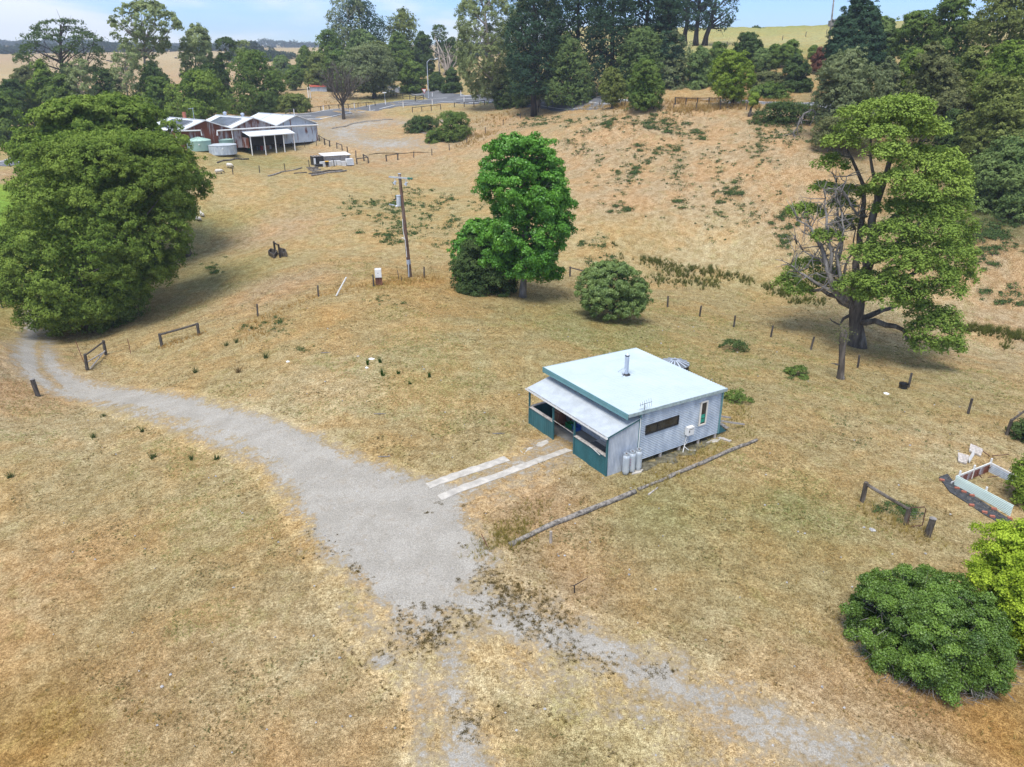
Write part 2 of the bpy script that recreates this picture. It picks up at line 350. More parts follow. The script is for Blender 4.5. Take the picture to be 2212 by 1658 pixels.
M['red'] = plain('red_plastic', (.42, .022, .022), .5, 0, .2); M['green'] = plain('green_plastic', (.015, .19, .06), .5, 0, .2); M['blue'] = plain('blue_plastic', (.03, .12, .45), .5, 0, .2)
M['yellow'] = plain('yellow_enamel', (.80, .58, .03), .45, 0, .1); M['brown'] = plain('brown_card', (.26, .145, .085), .85, 0, .2)
M['greencloth'] = plain('green_cloth', (.03, .30, .20), .8, 0, .3, 8); M['brick'] = plain('red_brick', (.36, .13, .085), .9, 0, .3, 8)
M['mat'] = plain('black_weed_mat', (.05, .052, .055), .9, 0, .5, 4); M['mint'] = plain('pale_mint_steel', (.56, .66, .60), .5, 0, .05, 2, .4)
M['bluelid'] = plain('tank_pale_steel', (.50, .54, .57), .5, .1, .1, 1.); M['binlid'] = plain('orange_yellow_lid', (.75, .42, .03), .5, 0, .1); M['porcelain'] = plain('insulator_green', (.03, .14, .11), .3, 0, .2)
M['concretetank'] = plain('weathered_tank_concrete', (.17, .155, .145), .9, 0, .25, .6)
M['vehicle'] = plain('white_vehicle_paint', (.75, .77, .80), .35, 0, .05, 2, .5)
M['redroof'] = plain('red_shed_roof', (.42, .10, .07), .6, 0, .2, 1.)
# ------------------------------------------------------------------ sun, sky, haze
SUN_EL, SUN_AZ = R(66), R(-160)      # azimuth measured from +Y towards +X
sd = bpy.data.lights.new('sun', 'SUN'); so = bpy.data.objects.new('sun', sd); COL.objects.link(so)
sd.energy = 2.5; sd.angle = R(28); sd.color = (1, .96, .89)
dv = Vector((math.sin(SUN_AZ) * math.cos(SUN_EL), math.cos(SUN_AZ) * math.cos(SUN_EL), math.sin(SUN_EL)))
so.rotation_euler = dv.to_track_quat('Z', 'Y').to_euler(); so.location = (0, 0, 200)
w = bpy.data.worlds.new('World'); scn.world = w; w.use_nodes = True; nt = w.node_tree; nt.nodes.clear()
sky = nt.nodes.new('ShaderNodeTexSky'); sky.sky_type = 'NISHITA'; sky.sun_disc = False; sky.sun_elevation = SUN_EL; sky.sun_rotation = SUN_AZ
sky.air_density = 1.0; sky.dust_density = .6; sky.ozone_density = 1.2; sky.altitude = 100
bg = nt.nodes.new('ShaderNodeBackground'); bg.inputs[1].default_value = .15; wo = nt.nodes.new('ShaderNodeOutputWorld')
tc = nt.nodes.new('ShaderNodeTexCoord'); mp = nt.nodes.new('ShaderNodeMapping'); mp.inputs['Scale'].default_value = (1., 1., 5.5); mp.inputs['Rotation'].default_value = (0, R(7), 0); nt.links.new(tc.outputs['Generated'], mp.inputs[0])
mp.inputs['Location'].default_value = (.35, 0, .12)
nz = nt.nodes.new('ShaderNodeTexNoise'); nz.inputs['Scale'].default_value = 2.1; nz.inputs['Detail'].default_value = 7; nz.inputs['Roughness'].default_value = .52; nz.inputs['Distortion'].default_value = .35; nt.links.new(mp.outputs[0], nz.inputs['Vector'])
mr = nt.nodes.new('ShaderNodeMapRange'); mr.interpolation_type = 'SMOOTHSTEP'; nt.links.new(nz.outputs['Fac'], mr.inputs[0]); mr.inputs[1].default_value = .47; mr.inputs[2].default_value = .62; mr.inputs[4].default_value = .85
mx = nt.nodes.new('ShaderNodeMix'); mx.data_type = 'RGBA'; nt.links.new(mr.outputs[0], mx.inputs[0]); sp_ = nt.nodes.new('ShaderNodeSeparateXYZ'); nt.links.new(tc.outputs['Generated'], sp_.inputs[0]); gr = nt.nodes.new('ShaderNodeValToRGB'); nt.links.new(sp_.outputs[2], gr.inputs[0])
gr.color_ramp.elements[0].color = (.50, .59, .76, 1); gr.color_ramp.elements[1].position = .5; gr.color_ramp.elements[1].color = (1.05, 1.02, 1.0, 1)
el_ = gr.color_ramp.elements.new(.11); el_.color = (.33, .51, .88, 1)
tm = nt.nodes.new('ShaderNodeMix'); tm.data_type = 'RGBA'; tm.blend_type = 'MULTIPLY'; tm.inputs[0].default_value = 1; nt.links.new(sky.outputs[0], tm.inputs[6]); nt.links.new(gr.outputs[0], tm.inputs[7]); nt.links.new(tm.outputs[2], mx.inputs[6]); mx.inputs[7].default_value = (4.3, 4.4, 4.55, 1)
nt.links.new(mx.outputs[2], bg.inputs[0]); nt.links.new(bg.outputs[0], wo.inputs[0])
scn.view_settings.exposure = 0.88
def haze():
    mb = MB(); mb.hexa((-2600, -150, -60), (5200, 0, 0), (0, 2500, 0), (0, 0, 190)); n = NT('haze'); v = n.n('ShaderNodeVolumePrincipled'); v.inputs['Color'].default_value = (.80, .88, 1, 1); v.inputs['Density'].default_value = HAZE; v.inputs['Anisotropy'].default_value = .2
    n.l(v.outputs[0], n.out.inputs['Volume']); tag(mb.build('haze', n.m), kind='stuff')
HAZE = .00028
haze()
# ------------------------------------------------------------------ ground sheet (polar grid)
rr = np.r_[np.arange(4, 60, .4), np.geomspace(60, 300, 150), np.geomspace(305, 9000, 110)]
aa = np.r_[np.arange(-180, -44, 3.), np.arange(-44, 44.01, .24), np.arange(47, 180, 3.)]
aa = np.radians(aa); Aa, Rr = np.meshgrid(aa, rr); X = Rr * np.sin(Aa); Y = Rr * np.cos(Aa); Zz = zf(X, Y)
# colour of the sward, place by place (colour the grass itself has)
TONES = []
def tn(u, v, c): p = g(u, v); TONES.append((p[0], p[1], *c))
STRAW = (.395, .335, .19); PALE = (.44, .385, .245); PINK = (.40, .32, .21); GRN = (.295, .285, .14); ORG = (.365, .245, .09); MIDG = (.365, .32, .175); WARM = (.425, .33, .19)
for u, v, c in [(100, 1600, ORG), (300, 1500, WARM), (100, 1250, WARM), (400, 1250, STRAW), (600, 1450, PALE), (700, 1600, WARM), (900, 1600, PALE), (300, 1050, STRAW), (120, 950, PALE), (500, 1100, STRAW), (30, 830, PINK), (20, 1000, STRAW),
                (1250, 1550, MIDG), (1100, 1500, PALE), (1400, 1300, STRAW), (1250, 1280, PINK), (1500, 1180, MIDG), (1700, 1100, GRN), (1650, 1300, MIDG), (1450, 1120, GRN), (1750, 1500, PINK), (1650, 1430, PALE), (2000, 1600, PINK), (2150, 1590, ORG), (2000, 1150, STRAW), (1850, 1000, STRAW), (1900, 850, MIDG), (2100, 1000, PALE),
                (1600, 1000, STRAW), (1150, 1090, PINK), (1000, 1000, STRAW), (850, 950, STRAW), (700, 850, PALE), (600, 900, PALE), (950, 800, MIDG), (1200, 760, MIDG), (1330, 740, GRN), (1250, 690, GRN), (1600, 750, MIDG), (1500, 700, MIDG), (500, 800, STRAW), (350, 760, STRAW), (400, 650, MIDG), (600, 620, PINK), (750, 640, STRAW), (830, 620, (.40, .30, .14)), (900, 610, (.40, .30, .14)), (680, 690, (.40, .305, .15)), (550, 740, STRAW),
                (600, 500, PINK), (520, 420, STRAW), (700, 420, STRAW), (760, 520, STRAW), (850, 450, MIDG), (950, 480, MIDG), (900, 560, STRAW), (600, 350, GRN), (560, 330, MIDG), (700, 330, PINK), (850, 340, PINK), (460, 480, GRN), (480, 600, GRN),
                (1450, 280, PINK), (1300, 320, PINK), (1500, 400, PINK), (1650, 330, PINK), (1700, 450, PINK), (1350, 430, PINK), (1350, 520, STRAW), (1550, 540, PALE), (1300, 560, STRAW), (1600, 620, MIDG), (2050, 700, PALE), (2150, 560, PINK), (2150, 690, PINK), (1000, 300, PINK), (1060, 280, PINK), (820, 265, PINK), (900, 245, MIDG), (760, 255, PINK),
                (20, 420, (.20, .36, .06)), (10, 460, (.20, .36, .06)), (20, 385, PINK), (700, 215, PINK), (850, 215, GRN), (650, 235, PINK), (2130, 480, (.10, .12, .05))]: tn(u, v, c)
for u, d, c in [(100, 330, PINK), (400, 330, PINK), (100, 450, PALE), (400, 450, PINK), (100, 800, PINK), (400, 800, PALE), (1520, 200, (.24, .30, .10)), (1600, 240, (.38, .38, .20)), (1750, 260, (.36, .37, .18)), (1750, 330, (.27, .32, .11)), (1650, 280, (.33, .35, .15)), (1900, 300, (.33, .34, .16)), (600, 450, PINK), (1900, 145, (.12, .13, .06)), (2100, 140, (.10, .12, .05)), (1600, 160, (.40, .31, .17)), (1500, 160, (.40, .31, .17))]:
    p = gd(u, d); TONES.append((p[0], p[1], *c))
TONES = np.array(TONES) * np.array([1, 1, 1.0, 1.0, 1.03])
def tone_at(x, y):
    x = np.asarray(x).ravel(); y = np.asarray(y).ravel(); out = np.empty((len(x), 3))
    for i in range(0, len(x), 20000):
        xs, ys = x[i:i + 20000, None], y[i:i + 20000, None]
        s = (25 + .0025 * (xs ** 2 + ys ** 2)); wgt = 1 / ((xs - TONES[None, :, 0]) ** 2 + (ys - TONES[None, :, 1]) ** 2 + .1 * s) ** 1.6
        out[i:i + 20000] = (wgt @ TONES[:, 2:]) / wgt.sum(1, keepdims=True)
    return out
nr, na = X.shape; idx = np.arange(nr * na).reshape(nr, na)
F = np.stack([idx[:-1, :-1], idx[:-1, 1:], idx[1:, 1:], idx[1:, :-1]], -1).reshape(-1, 4)
wrap = np.stack([idx[:-1, -1], idx[:-1, 0], idx[1:, 0], idx[1:, -1]], -1).reshape(-1, 4); F = np.r_[F, wrap][:, ::-1]
me = np_mesh('ground', np.c_[X.ravel(), Y.ravel(), Zz.ravel()], F, {'tone': tone_at(X, Y)}, True)
tag(link('ground', me, M['ground']), kind='structure')
# ------------------------------------------------------------------ gravel driveway
def poly_sd(px, py, poly):
    """signed distance (positive inside) to polygon"""
    P = np.array(poly); d = np.full(px.shape, 1e9); ins = np.zeros(px.shape, bool)
    for i in range(len(P)):
        a, b = P[i], P[(i + 1) % len(P)]; e = b - a; wx = px - a[0]; wy = py - a[1]
        t = np.clip((wx * e[0] + wy * e[1]) / (e @ e + 1e-12), 0, 1); d = np.minimum(d, np.hypot(wx - e[0] * t, wy - e[1] * t))
        c = ((a[1] > py) != (b[1] > py)) & (px < (b[0] - a[0]) * (py - a[1]) / (b[1] - a[1] + 1e-12) + a[0]); ins ^= c
    return np.where(ins, d, -d)
def gpoly(pts): return [tuple(g(*p)[:2]) for p in pts]
def gravel_sheet(name, polys, cell, lift):
    PL = [(gpoly(p), wt, sf) for p, wt, sf in polys]; allp = np.array([q for p, _, _ in PL for q in p])
    x0, y0 = allp.min(0) - 2; x1, y1 = allp.max(0) + 2
    xs = np.arange(x0, x1, cell); ys = np.arange(y0, y1, cell); Xg, Yg = np.meshgrid(xs, ys); m = np.zeros(Xg.shape)
    for p, wt, sf in PL:
        s = poly_sd(Xg, Yg, p); m = np.maximum(m, wt * np.clip(.5 + s / (2 * sf), 0, 1)) if wt > 0 else m * (1 + wt * np.clip(.5 + s / (2 * sf), 0, 1))
    keep = m > .02; k4 = keep[:-1, :-1] | keep[1:, :-1] | keep[:-1, 1:] | keep[1:, 1:]
    ny, nx = Xg.shape; idx = np.arange(nx * ny).reshape(ny, nx); F = np.stack([idx[:-1, :-1], idx[:-1, 1:], idx[1:, 1:], idx[1:, :-1]], -1)[k4]
    used = np.unique(F); mp_ = np.zeros(nx * ny, int); mp_[used] = np.arange(len(used)); xx, yy = Xg.ravel()[used], Yg.ravel()[used]
    me = np_mesh(name, np.c_[xx, yy, zf(xx, yy) - lift + 2 * lift * np.clip(m.ravel()[used] * 5, 0, 1)], mp_[F], {'gravel': m.ravel()[used], 'tone': tone_at(xx, yy)}, True)
    return tag(link(name, me, M['gravel']), kind='structure')
DRIVE = [([(62, 660), (116, 660), (118, 690), (108, 720), (105, 745), (118, 780), (150, 812), (215, 834), (290, 843), (388, 858), (440, 872), (539, 896), (667, 943), (748, 985), (827, 1016), (900, 1040), (990, 1040), (1140, 965), (1195, 955), (1250, 985), (1100, 1060), (1010, 1100), (1000, 1135), (1050, 1175), (1060, 1215), (1010, 1270), (990, 1320), (900, 1330), (820, 1290), (730, 1225), (690, 1180), (660, 1120), (620, 1060), (580, 1008), (433, 944), (372, 919), (290, 894), (200, 868), (110, 845), (60, 815), (36, 785), (42, 740), (58, 700)], 1.08, 1.3),
         ([(80, 690), (95, 690), (90, 750), (100, 795), (150, 845), (120, 840), (80, 802), (68, 750)], -.72, .4),
         ([(230, 865), (330, 880), (420, 915), (400, 918), (310, 892), (225, 872)], -.40, .5), ([(400, 895), (520, 935), (620, 985), (690, 1050), (670, 1055), (600, 1000), (500, 950), (395, 912)], -.34, .6), ([(640, 1120), (700, 1190), (780, 1260), (760, 1270), (680, 1215), (630, 1140)], -.4, .8),
         ([(1060, 960), (1240, 965), (1250, 985), (1030, 1110), (960, 1080)], -.50, .8),
         ([(980, 1290), (1060, 1270), (1200, 1330), (1330, 1385), (1460, 1440), (1640, 1520), (1830, 1600), (1990, 1680), (1800, 1690), (1600, 1600), (1420, 1510), (1240, 1420), (1120, 1390), (1000, 1360)], .88, 1.7),
         ([(1180, 1345), (1270, 1370), (1380, 1430), (1290, 1425), (1205, 1390)], .97, .5),
         ([(820, 1290), (1000, 1300), (1010, 1400), (960, 1420), (880, 1400), (840, 1340)], .70, 1.3),
         ([(950, 1400), (1005, 1400), (1010, 1480), (1050, 1600), (1060, 1700), (960, 1700), (962, 1560), (948, 1480)], .72, .8),
         ([(895, 1430), (940, 1440), (935, 1560), (945, 1690), (900, 1690), (895, 1560)], .62, .7), ([(700, 1250), (830, 1310), (900, 1440), (860, 1480), (780, 1400)], .42, 1.2), ([(1000, 1360), (1240, 1420), (1600, 1600), (1800, 1690), (1500, 1690), (1200, 1500), (1050, 1420)], .46, 2.), ([(1480, 1690), (1700, 1560), (1990, 1690)], .62, 2.5),
         ([(805, 1415), (850, 1410), (860, 1430), (815, 1445)], .9, .4)]
gravel_sheet('driveway', DRIVE, .22, .045)
gravel_sheet('gravel_yard', [([(690, 300), (690, 278), (740, 262), (850, 258), (980, 262), (985, 268), (860, 272), (790, 282), (800, 300), (900, 298), (930, 320), (820, 328), (740, 312)], .72, 6.), ([(640, 272), (760, 240), (800, 246), (700, 285)], .74, 6.)], .8, .12)
# ------------------------------------------------------------------ asphalt road
def spline(P, step=3.):
    P = np.array(P)[:, :2]; out = []
    for i in range(len(P) - 1):
        p0, p1, p2, p3 = P[max(i - 1, 0)], P[i], P[i + 1], P[min(i + 2, len(P) - 1)]; k = max(2, int(np.linalg.norm(p2 - p1) / step))
        for t in np.arange(k) / k: out.append(.5 * (2 * p1 + (p2 - p0) * t + (2 * p0 - 5 * p1 + 4 * p2 - p3) * t * t + (3 * p1 - p0 - 3 * p2 + p3) * t ** 3))
    return np.array(out + [P[-1]])
def ribbon(name, path, offs, mat, lift, dash=None, skirt=False):
    d = np.gradient(path, axis=0); d /= np.linalg.norm(d, axis=1, keepdims=True); nrm = np.c_[-d[:, 1], d[:, 0]]
    V = []; k = len(offs)
    for o_ in offs: V.append(path + nrm * o_)
    V = np.stack(V, 1).reshape(-1, 2); z = zf(V[:, 0], V[:, 1])
    zc = zf(path[:, 0], path[:, 1]); z = z + lift; m = len(path); Lz = np.array([-.3 if skirt and i in (0, k - 1) else 0. for i in range(k)]); z = z + np.tile(Lz, m); idx = np.arange(m * k).reshape(m, k)
    F = np.stack([idx[:-1, :-1], idx[1:, :-1], idx[1:, 1:], idx[:-1, 1:]], -1)
    if dash: F = F[(np.arange(m - 1) % dash[1]) < dash[0]]
    F = F.reshape(-1, 4)
    return tag(link(name, np_mesh(name, np.c_[V, z], F, None, True), mat), kind='structure')
L0 = gd(-420, 150); ROAD = spline([(L0[0] - 120, L0[1])] + [tuple(p[:2]) for p in RD] + [tuple(gd(1900, 142)[:2]), tuple(gd(2200, 150)[:2])])
SIDE = spline([tuple(at_d(985, 219, 204)[:2]), tuple(at_d(940, 212, 214)[:2]), tuple(at_d(880, 202, 232)[:2]), tuple(at_d(820, 195, 250)[:2]), tuple(at_d(740, 190, 275)[:2]), tuple(gd(640, 320)[:2])])
ribbon('road', ROAD, np.r_[-4.3, np.linspace(-3.7, 3.7, 7), 4.3], M['asphalt'], .14, None, True)
ribbon('road', SIDE, np.r_[-3.8, np.linspace(-3.3, 3.3, 7), 3.8], M['asphalt'], .10, None, True)
for o_ in (-3.2, 3.2): ribbon('road_marking', ROAD, (o_ - .09, o_ + .09), M['linepaint'], .18)
ribbon('road_marking', ROAD, (-.07, .07), M['linepaint'], .18, (2, 5))
for o_ in (-2.9, 2.9): ribbon('road_marking', SIDE[4:], (o_ - .08, o_ + .08), M['linepaint'], .14)
# ------------------------------------------------------------------ trees
TPL = dict(
    dome=[(0, .70), (.15, .93), (.35, 1), (.58, .92), (.78, .72), (.92, .42), (1, .10)],
    oval=[(0, .45), (.15, .80), (.4, 1), (.65, .90), (.85, .58), (.95, .3), (1, .08)],
    cone=[(0, .78), (.1, .97), (.25, 1), (.45, .86), (.65, .64), (.82, .42), (.94, .2), (1, .05)],
    column=[(0, .75), (.1, .95), (.5, 1), (.75, .8), (.9, .5), (1, .1)],
    gum=[(0, .35), (.15, .75), (.35, 1), (.55, .85), (.72, .95), (.88, .65), (1, .2)],
    flat=[(0, .5), (.2, .9), (.45, 1), (.65, .9), (.8, .62), (.92, .5), (1, .3)],
    umbrella=[(0, .2), (.4, .35), (.6, .8), (.8, 1), (.93, .7), (1, .25)])
def unit(a): return a / (np.linalg.norm(a, axis=-1, keepdims=True) + 1e-9)
def rdir(rng, n): return unit(rng.normal(size=(n, 3)))
def leaf_geo(rng, C, Nn, size, tint, asp=.62):
    n = len(C); t = unit(np.cross(Nn, rdir(rng, n))); s_ = np.cross(Nn, t); a = (size * rng.uniform(.6, 1.25, n) / 2)[:, None]; b = a * asp
    V = np.stack([C + t * a, C + s_ * b, C - t * a, C - s_ * b], 1).reshape(-1, 3)
    return V, np.arange(4 * n).reshape(n, 4), np.repeat(tint, 4)
def lobes_of(rng, zs, cx, r, lobe, depth=.85, gap=0., inner=.80, dens=1.1):
    """lobe centres (local: x across, y away, z up), radii and outward directions on a body of revolution"""
    zs, cx, r = map(np.array, (zs, cx, r)); zz = np.linspace(zs[0], zs[-1], 200); rr_ = np.interp(zz, zs, r); cc = np.interp(zz, zs, cx)
    dz = zz[1] - zz[0]; sl = np.hypot(np.gradient(rr_), dz); A = (2 * math.pi * np.maximum(rr_, .2) * sl).sum(); n = max(5, int(dens * A / (lobe * lobe * 1.6)))
    p = np.maximum(rr_, .15) * sl; i = rng.choice(200, n, p=p / p.sum()); ph = rng.uniform(0, 2 * math.pi, n)
    lr = lobe * rng.uniform(.65, 1.3, n); lr = np.minimum(lr, np.maximum(rr_[i] * .9, lobe * .45))
    rad = np.maximum(rr_[i] - lr * inner, rr_[i] * .15) * rng.uniform(.86, 1.04, n)
    C = np.c_[cc[i] + rad * np.cos(ph), rad * np.sin(ph) * depth, np.minimum(zz[i], zs[-1] - lr * .55)]
    slope = np.gradient(rr_, dz)[i]
    O = unit(np.c_[np.cos(ph), np.sin(ph), np.clip(-slope, -.6, 2.)])
    k = rng.random(n) >= gap
    return C[k], lr[k], O[k]
def foliage(rng, C, lr, O, N, leaf, puff, flat=.75, up=.35, cover=.5, droop=0., spray=.16, jit=.8):
    """leaf-sized faces on small puffs that sit on the outer side of every lobe"""
    m = np.maximum(3, (1.6 * (lr / puff) ** 2).astype(int)); L = np.repeat(np.arange(len(C)), m); n = len(L)
    d = unit(rdir(rng, n) + O[L] * .75 + np.array([0, 0, up]))
    pc = C[L] + d * (lr[L] * np.where(rng.random(n) < spray, rng.uniform(1., 1.42, n), rng.uniform(.55, 1.0, n)))[:, None] * np.array([1, 1, flat])
    pt = rng.random(len(C))[L] * .45 + rng.random(n) * .35
    k = max(4, int(N / max(n, 1))); Q = np.repeat(np.arange(n), k); q = len(Q)
    e = unit(rdir(rng, q) + d[Q] * .55 + np.array([0, 0, .45])); pr = puff * rng.uniform(.35, 1.05, q)
    P = pc[Q] + e * pr[:, None] * np.array([1, 1, .8]); P[:, 2] -= droop * rng.random(q)
    nn = unit(e + d[Q] * .5 + rdir(rng, q) * jit)
    return leaf_geo(rng, P, nn, leaf, np.clip(pt[Q] + rng.random(q) * .3, 0, 1))
def place(base):
    n = np.array([base[0], base[1]]); n = n / np.linalg.norm(n); return np.array([n[1], -n[0], 0]), np.array([n[0], n[1], 0])
def world(P, lx, ly): return P[:, :1] * lx + P[:, 1:2] * ly + P[:, 2:3] * np.array([0, 0, 1.])
SEED = [11]
def tree(name, label, cat, base, prof, mat, bark='bark', N=9000, leaf=.4, lobe=1.6, puff=.6, depth=.85, gap=0., flat=.75, trunk_r=.3, limbs=6, limb_r=.3, group=None, dens=1.3, up=.35, droop=0., lean=0., inner=.62, trunk_top=.6, twigs=0, fill=.12, extra=None, spray=.16, jit=.8):
    """prof: list of (z, centre x, radius) in metres above the base"""
    SEED[0] += 1; rng = np.random.default_rng(SEED[0]); base = np.array(base, float); lx, ly = place(base)
    root = empty(name, base, label, cat, group); zs = [p[0] for p in prof]; cx = [p[1] for p in prof]; r = [p[2] for p in prof]
    C, lr, O = lobes_of(rng, zs, cx, r, lobe, depth, gap, inner, dens)
    if extra is not None: C = np.r_[C, extra[0]]; lr = np.r_[lr, extra[1]]; O = np.r_[O, unit(extra[2])]
    V, Fq, T = foliage(rng, C, lr, O, N, leaf, puff, flat, up, droop=droop, spray=spray, jit=jit)
    if fill:
        nf = int(N * fill); zz = rng.uniform(zs[0], zs[-1], nf); rad = np.interp(zz, zs, r) * np.sqrt(rng.random(nf)) * .72; ph = rng.uniform(0, 6.283, nf)
        P = np.c_[np.interp(zz, zs, cx) + rad * np.cos(ph), rad * np.sin(ph) * depth, zz]
        v2, f2, t2 = leaf_geo(rng, P, rdir(rng, nf), leaf * 1.9, rng.random(nf) * .5); Fq = np.r_[Fq, f2 + len(V)]; V = np.r_[V, v2]; T = np.r_[T, t2]
    link('crown', np_mesh('crown', world(V, lx, ly), Fq, {'tint': T}), M['leaf_' + mat], root)
    mb = MB(); H = zs[-1]; zt = zs[0] + (H - zs[0]) * trunk_top; ax = lambda z: np.array([np.interp(z, [0] + list(zs), [0] + cx) * min(1, z / max(zt, .1)), 0, z])
    k = 7; pts = [ax(zt * i / k) + np.array([*rng.normal(0, trunk_r * .18, 2), 0]) * (i > 0) for i in range(k + 1)]; pts[0] = np.array([0, 0, -.4])
    rad = [trunk_r * (1.35 if i == 0 else 1 - .75 * i / k) for i in range(k + 1)]
    mb.tube(pts, rad, 7)
    if limbs and len(C):
        for j in rng.choice(len(C), min(limbs, len(C)), replace=False):
            z0 = max(zt * .25, min(zt * .95, C[j][2] - np.hypot(C[j][0], C[j][1]) * rng.uniform(.5, .9))); a = ax(z0); b = C[j]
            mid = (a + b) / 2 + np.array([0, 0, -.06 * np.linalg.norm(b - a)]) + rng.normal(0, .08 * np.linalg.norm(b - a), 3) * [1, 1, .4]
            r0 = trunk_r * limb_r * rng.uniform(.6, 1.2); mb.tube([a, a * .6 + mid * .4, mid, mid * .45 + b * .55, b], [r0, r0 * .85, r0 * .65, r0 * .45, r0 * .15], 5)
            for _ in range(twigs):
                c = b + rng.normal(0, lr[j] * .8, 3); mb.tube([mid * .4 + b * .6, (mid * .2 + b * .3 + c * .5), c], [r0 * .3, r0 * .22, r0 * .08], 4)
    V = world(np.array(mb.v), lx, ly); me = bpy.data.meshes.new('trunk'); me.from_pydata(V.tolist(), [], mb.f); me.polygons.foreach_set('use_smooth', [True] * len(mb.f)); link('trunk', me, M[bark], root)
    return root
def prof_px(base, rows):
    """rows (v, uL, uR) from top to bottom, read off the picture -> metres on the upright plane at the base"""
    lx, ly = place(base); out = []
    for v, a, b in rows:
        p, q = onpl(a, v, base), onpl(b, v, base); xa = (p - base) @ lx; xb = (q - base) @ lx; out.append((p[2] - base[2], (xa + xb) / 2, max(.05, (xb - xa) / 2)))
    return sorted(out)
def T(name, label, cat, base, tpl, uL, uR, vT, vB, mat, **k):
    uc = (uL + uR) / 2; hw = (uR - uL) / 2; rows = [(vB + (vT - vB) * t, uc - hw * f, uc + hw * f) for t, f in TPL[tpl]]
    return tree(name, label, cat, base, prof_px(base, rows), mat, **k)
# ---- the near trees
b = g(195, 712)
tree('wattle_tree', 'huge dense domed tree on the left beside the curving gravel drive', 'tree', b, prof_px(b, [(299, 190, 290), (308, 145, 330), (322, 105, 362), (345, 72, 390), (380, 52, 405), (430, 34, 414), (480, 8, 420), (530, -6, 432), (580, -10, 415), (620, -6, 385), (655, 8, 340), (682, 45, 300), (702, 90, 262)]),
     'wattle', N=230000, leaf=.21, lobe=1.7, puff=.46, depth=.80, trunk_r=.62, limbs=26, flat=.72, dens=1.75, up=.4, fill=.08, gap=.03, spray=.02)
b = g(285, 690); T('young_tree', 'bright green young tree tucked under the huge domed tree beside its trunk', 'tree', b + np.array([-2.6, -2.5, 0]), 'oval', 195, 318, 592, 706, 'green', N=12000, leaf=.17, lobe=.8, puff=.35, trunk_r=.1)
b = gd(130, 96); T('wattle_tree', 'broad domed tree behind and left of the huge tree, reaching the picture edge', 'tree', b, 'dome', 18, 300, 218, 500, 'wattle', N=80000, leaf=.30, lobe=2.1, puff=.6, trunk_r=.6, flat=.65, gap=.04, up=.5, spray=.05)
b = gd(330, 100); tree('wattle_tree', 'broad domed tree behind the huge tree, in front of the rusty sheds', 'tree', b, prof_px(b, [(212, 215, 262), (224, 200, 312), (260, 185, 358), (304, 170, 394), (340, 165, 428), (368, 165, 446), (402, 170, 446), (440, 190, 436), (475, 210, 410)]), 'wattle', N=80000, leaf=.30, lobe=2.1, puff=.6, trunk_r=.6, flat=.65, gap=.05, up=.5, spray=.05)
b = g(1128, 642)
tree('maple_tree', 'vivid green tall leafy tree with a pale trunk in the middle of the paddock', 'tree', b, prof_px(b, [(314, 1100, 1166), (330, 1064, 1186), (355, 1042, 1204), (395, 1030, 1220), (428, 1054, 1228), (458, 1066, 1234), (490, 1050, 1236), (520, 1032, 1220), (550, 1040, 1204), (580, 1070, 1206), (596, 1104, 1216)]),
     'maple', bark='bark_grey', N=105000, leaf=.235, lobe=1.15, puff=.58, jit=1.1, depth=.8, trunk_r=.34, limbs=22, limb_r=.35, dens=1.15, flat=.9, gap=.15, inner=.78, twigs=1, trunk_top=.75, fill=.04)
b = g(1045, 628); T('dense_shrub', 'dark green dense shrub against the foot of the vivid green tree', 'shrub', b, 'dome', 978, 1116, 512, 648, 'dark', N=24000, leaf=.2, lobe=.9, puff=.35, trunk_r=.12)
b = g(1015, 606); T('maple_sapling', 'vivid green leafy sapling rising left of the tall maple over the dark shrub', 'tree', b, 'dome', 982, 1072, 478, 606, 'maple', bark='bark_grey', N=16000, leaf=.28, lobe=.95, puff=.4, trunk_r=.12, gap=.08)
b = g(1325, 689)
tree('fruit_tree', 'low round spreading fruit tree on the grass behind the cabin', 'tree', b, prof_px(b, [(576, 1304, 1342), (586, 1278, 1366), (604, 1258, 1386), (628, 1248, 1398), (650, 1248, 1398), (664, 1268, 1378)]), 'shrub', N=62000, leaf=.14, lobe=.6, puff=.34, jit=1.1, depth=.85, trunk_r=.16, limbs=40, limb_r=.35, twigs=3, flat=.9, gap=.24, inner=.75, dens=1.2, fill=.05, spray=.42)
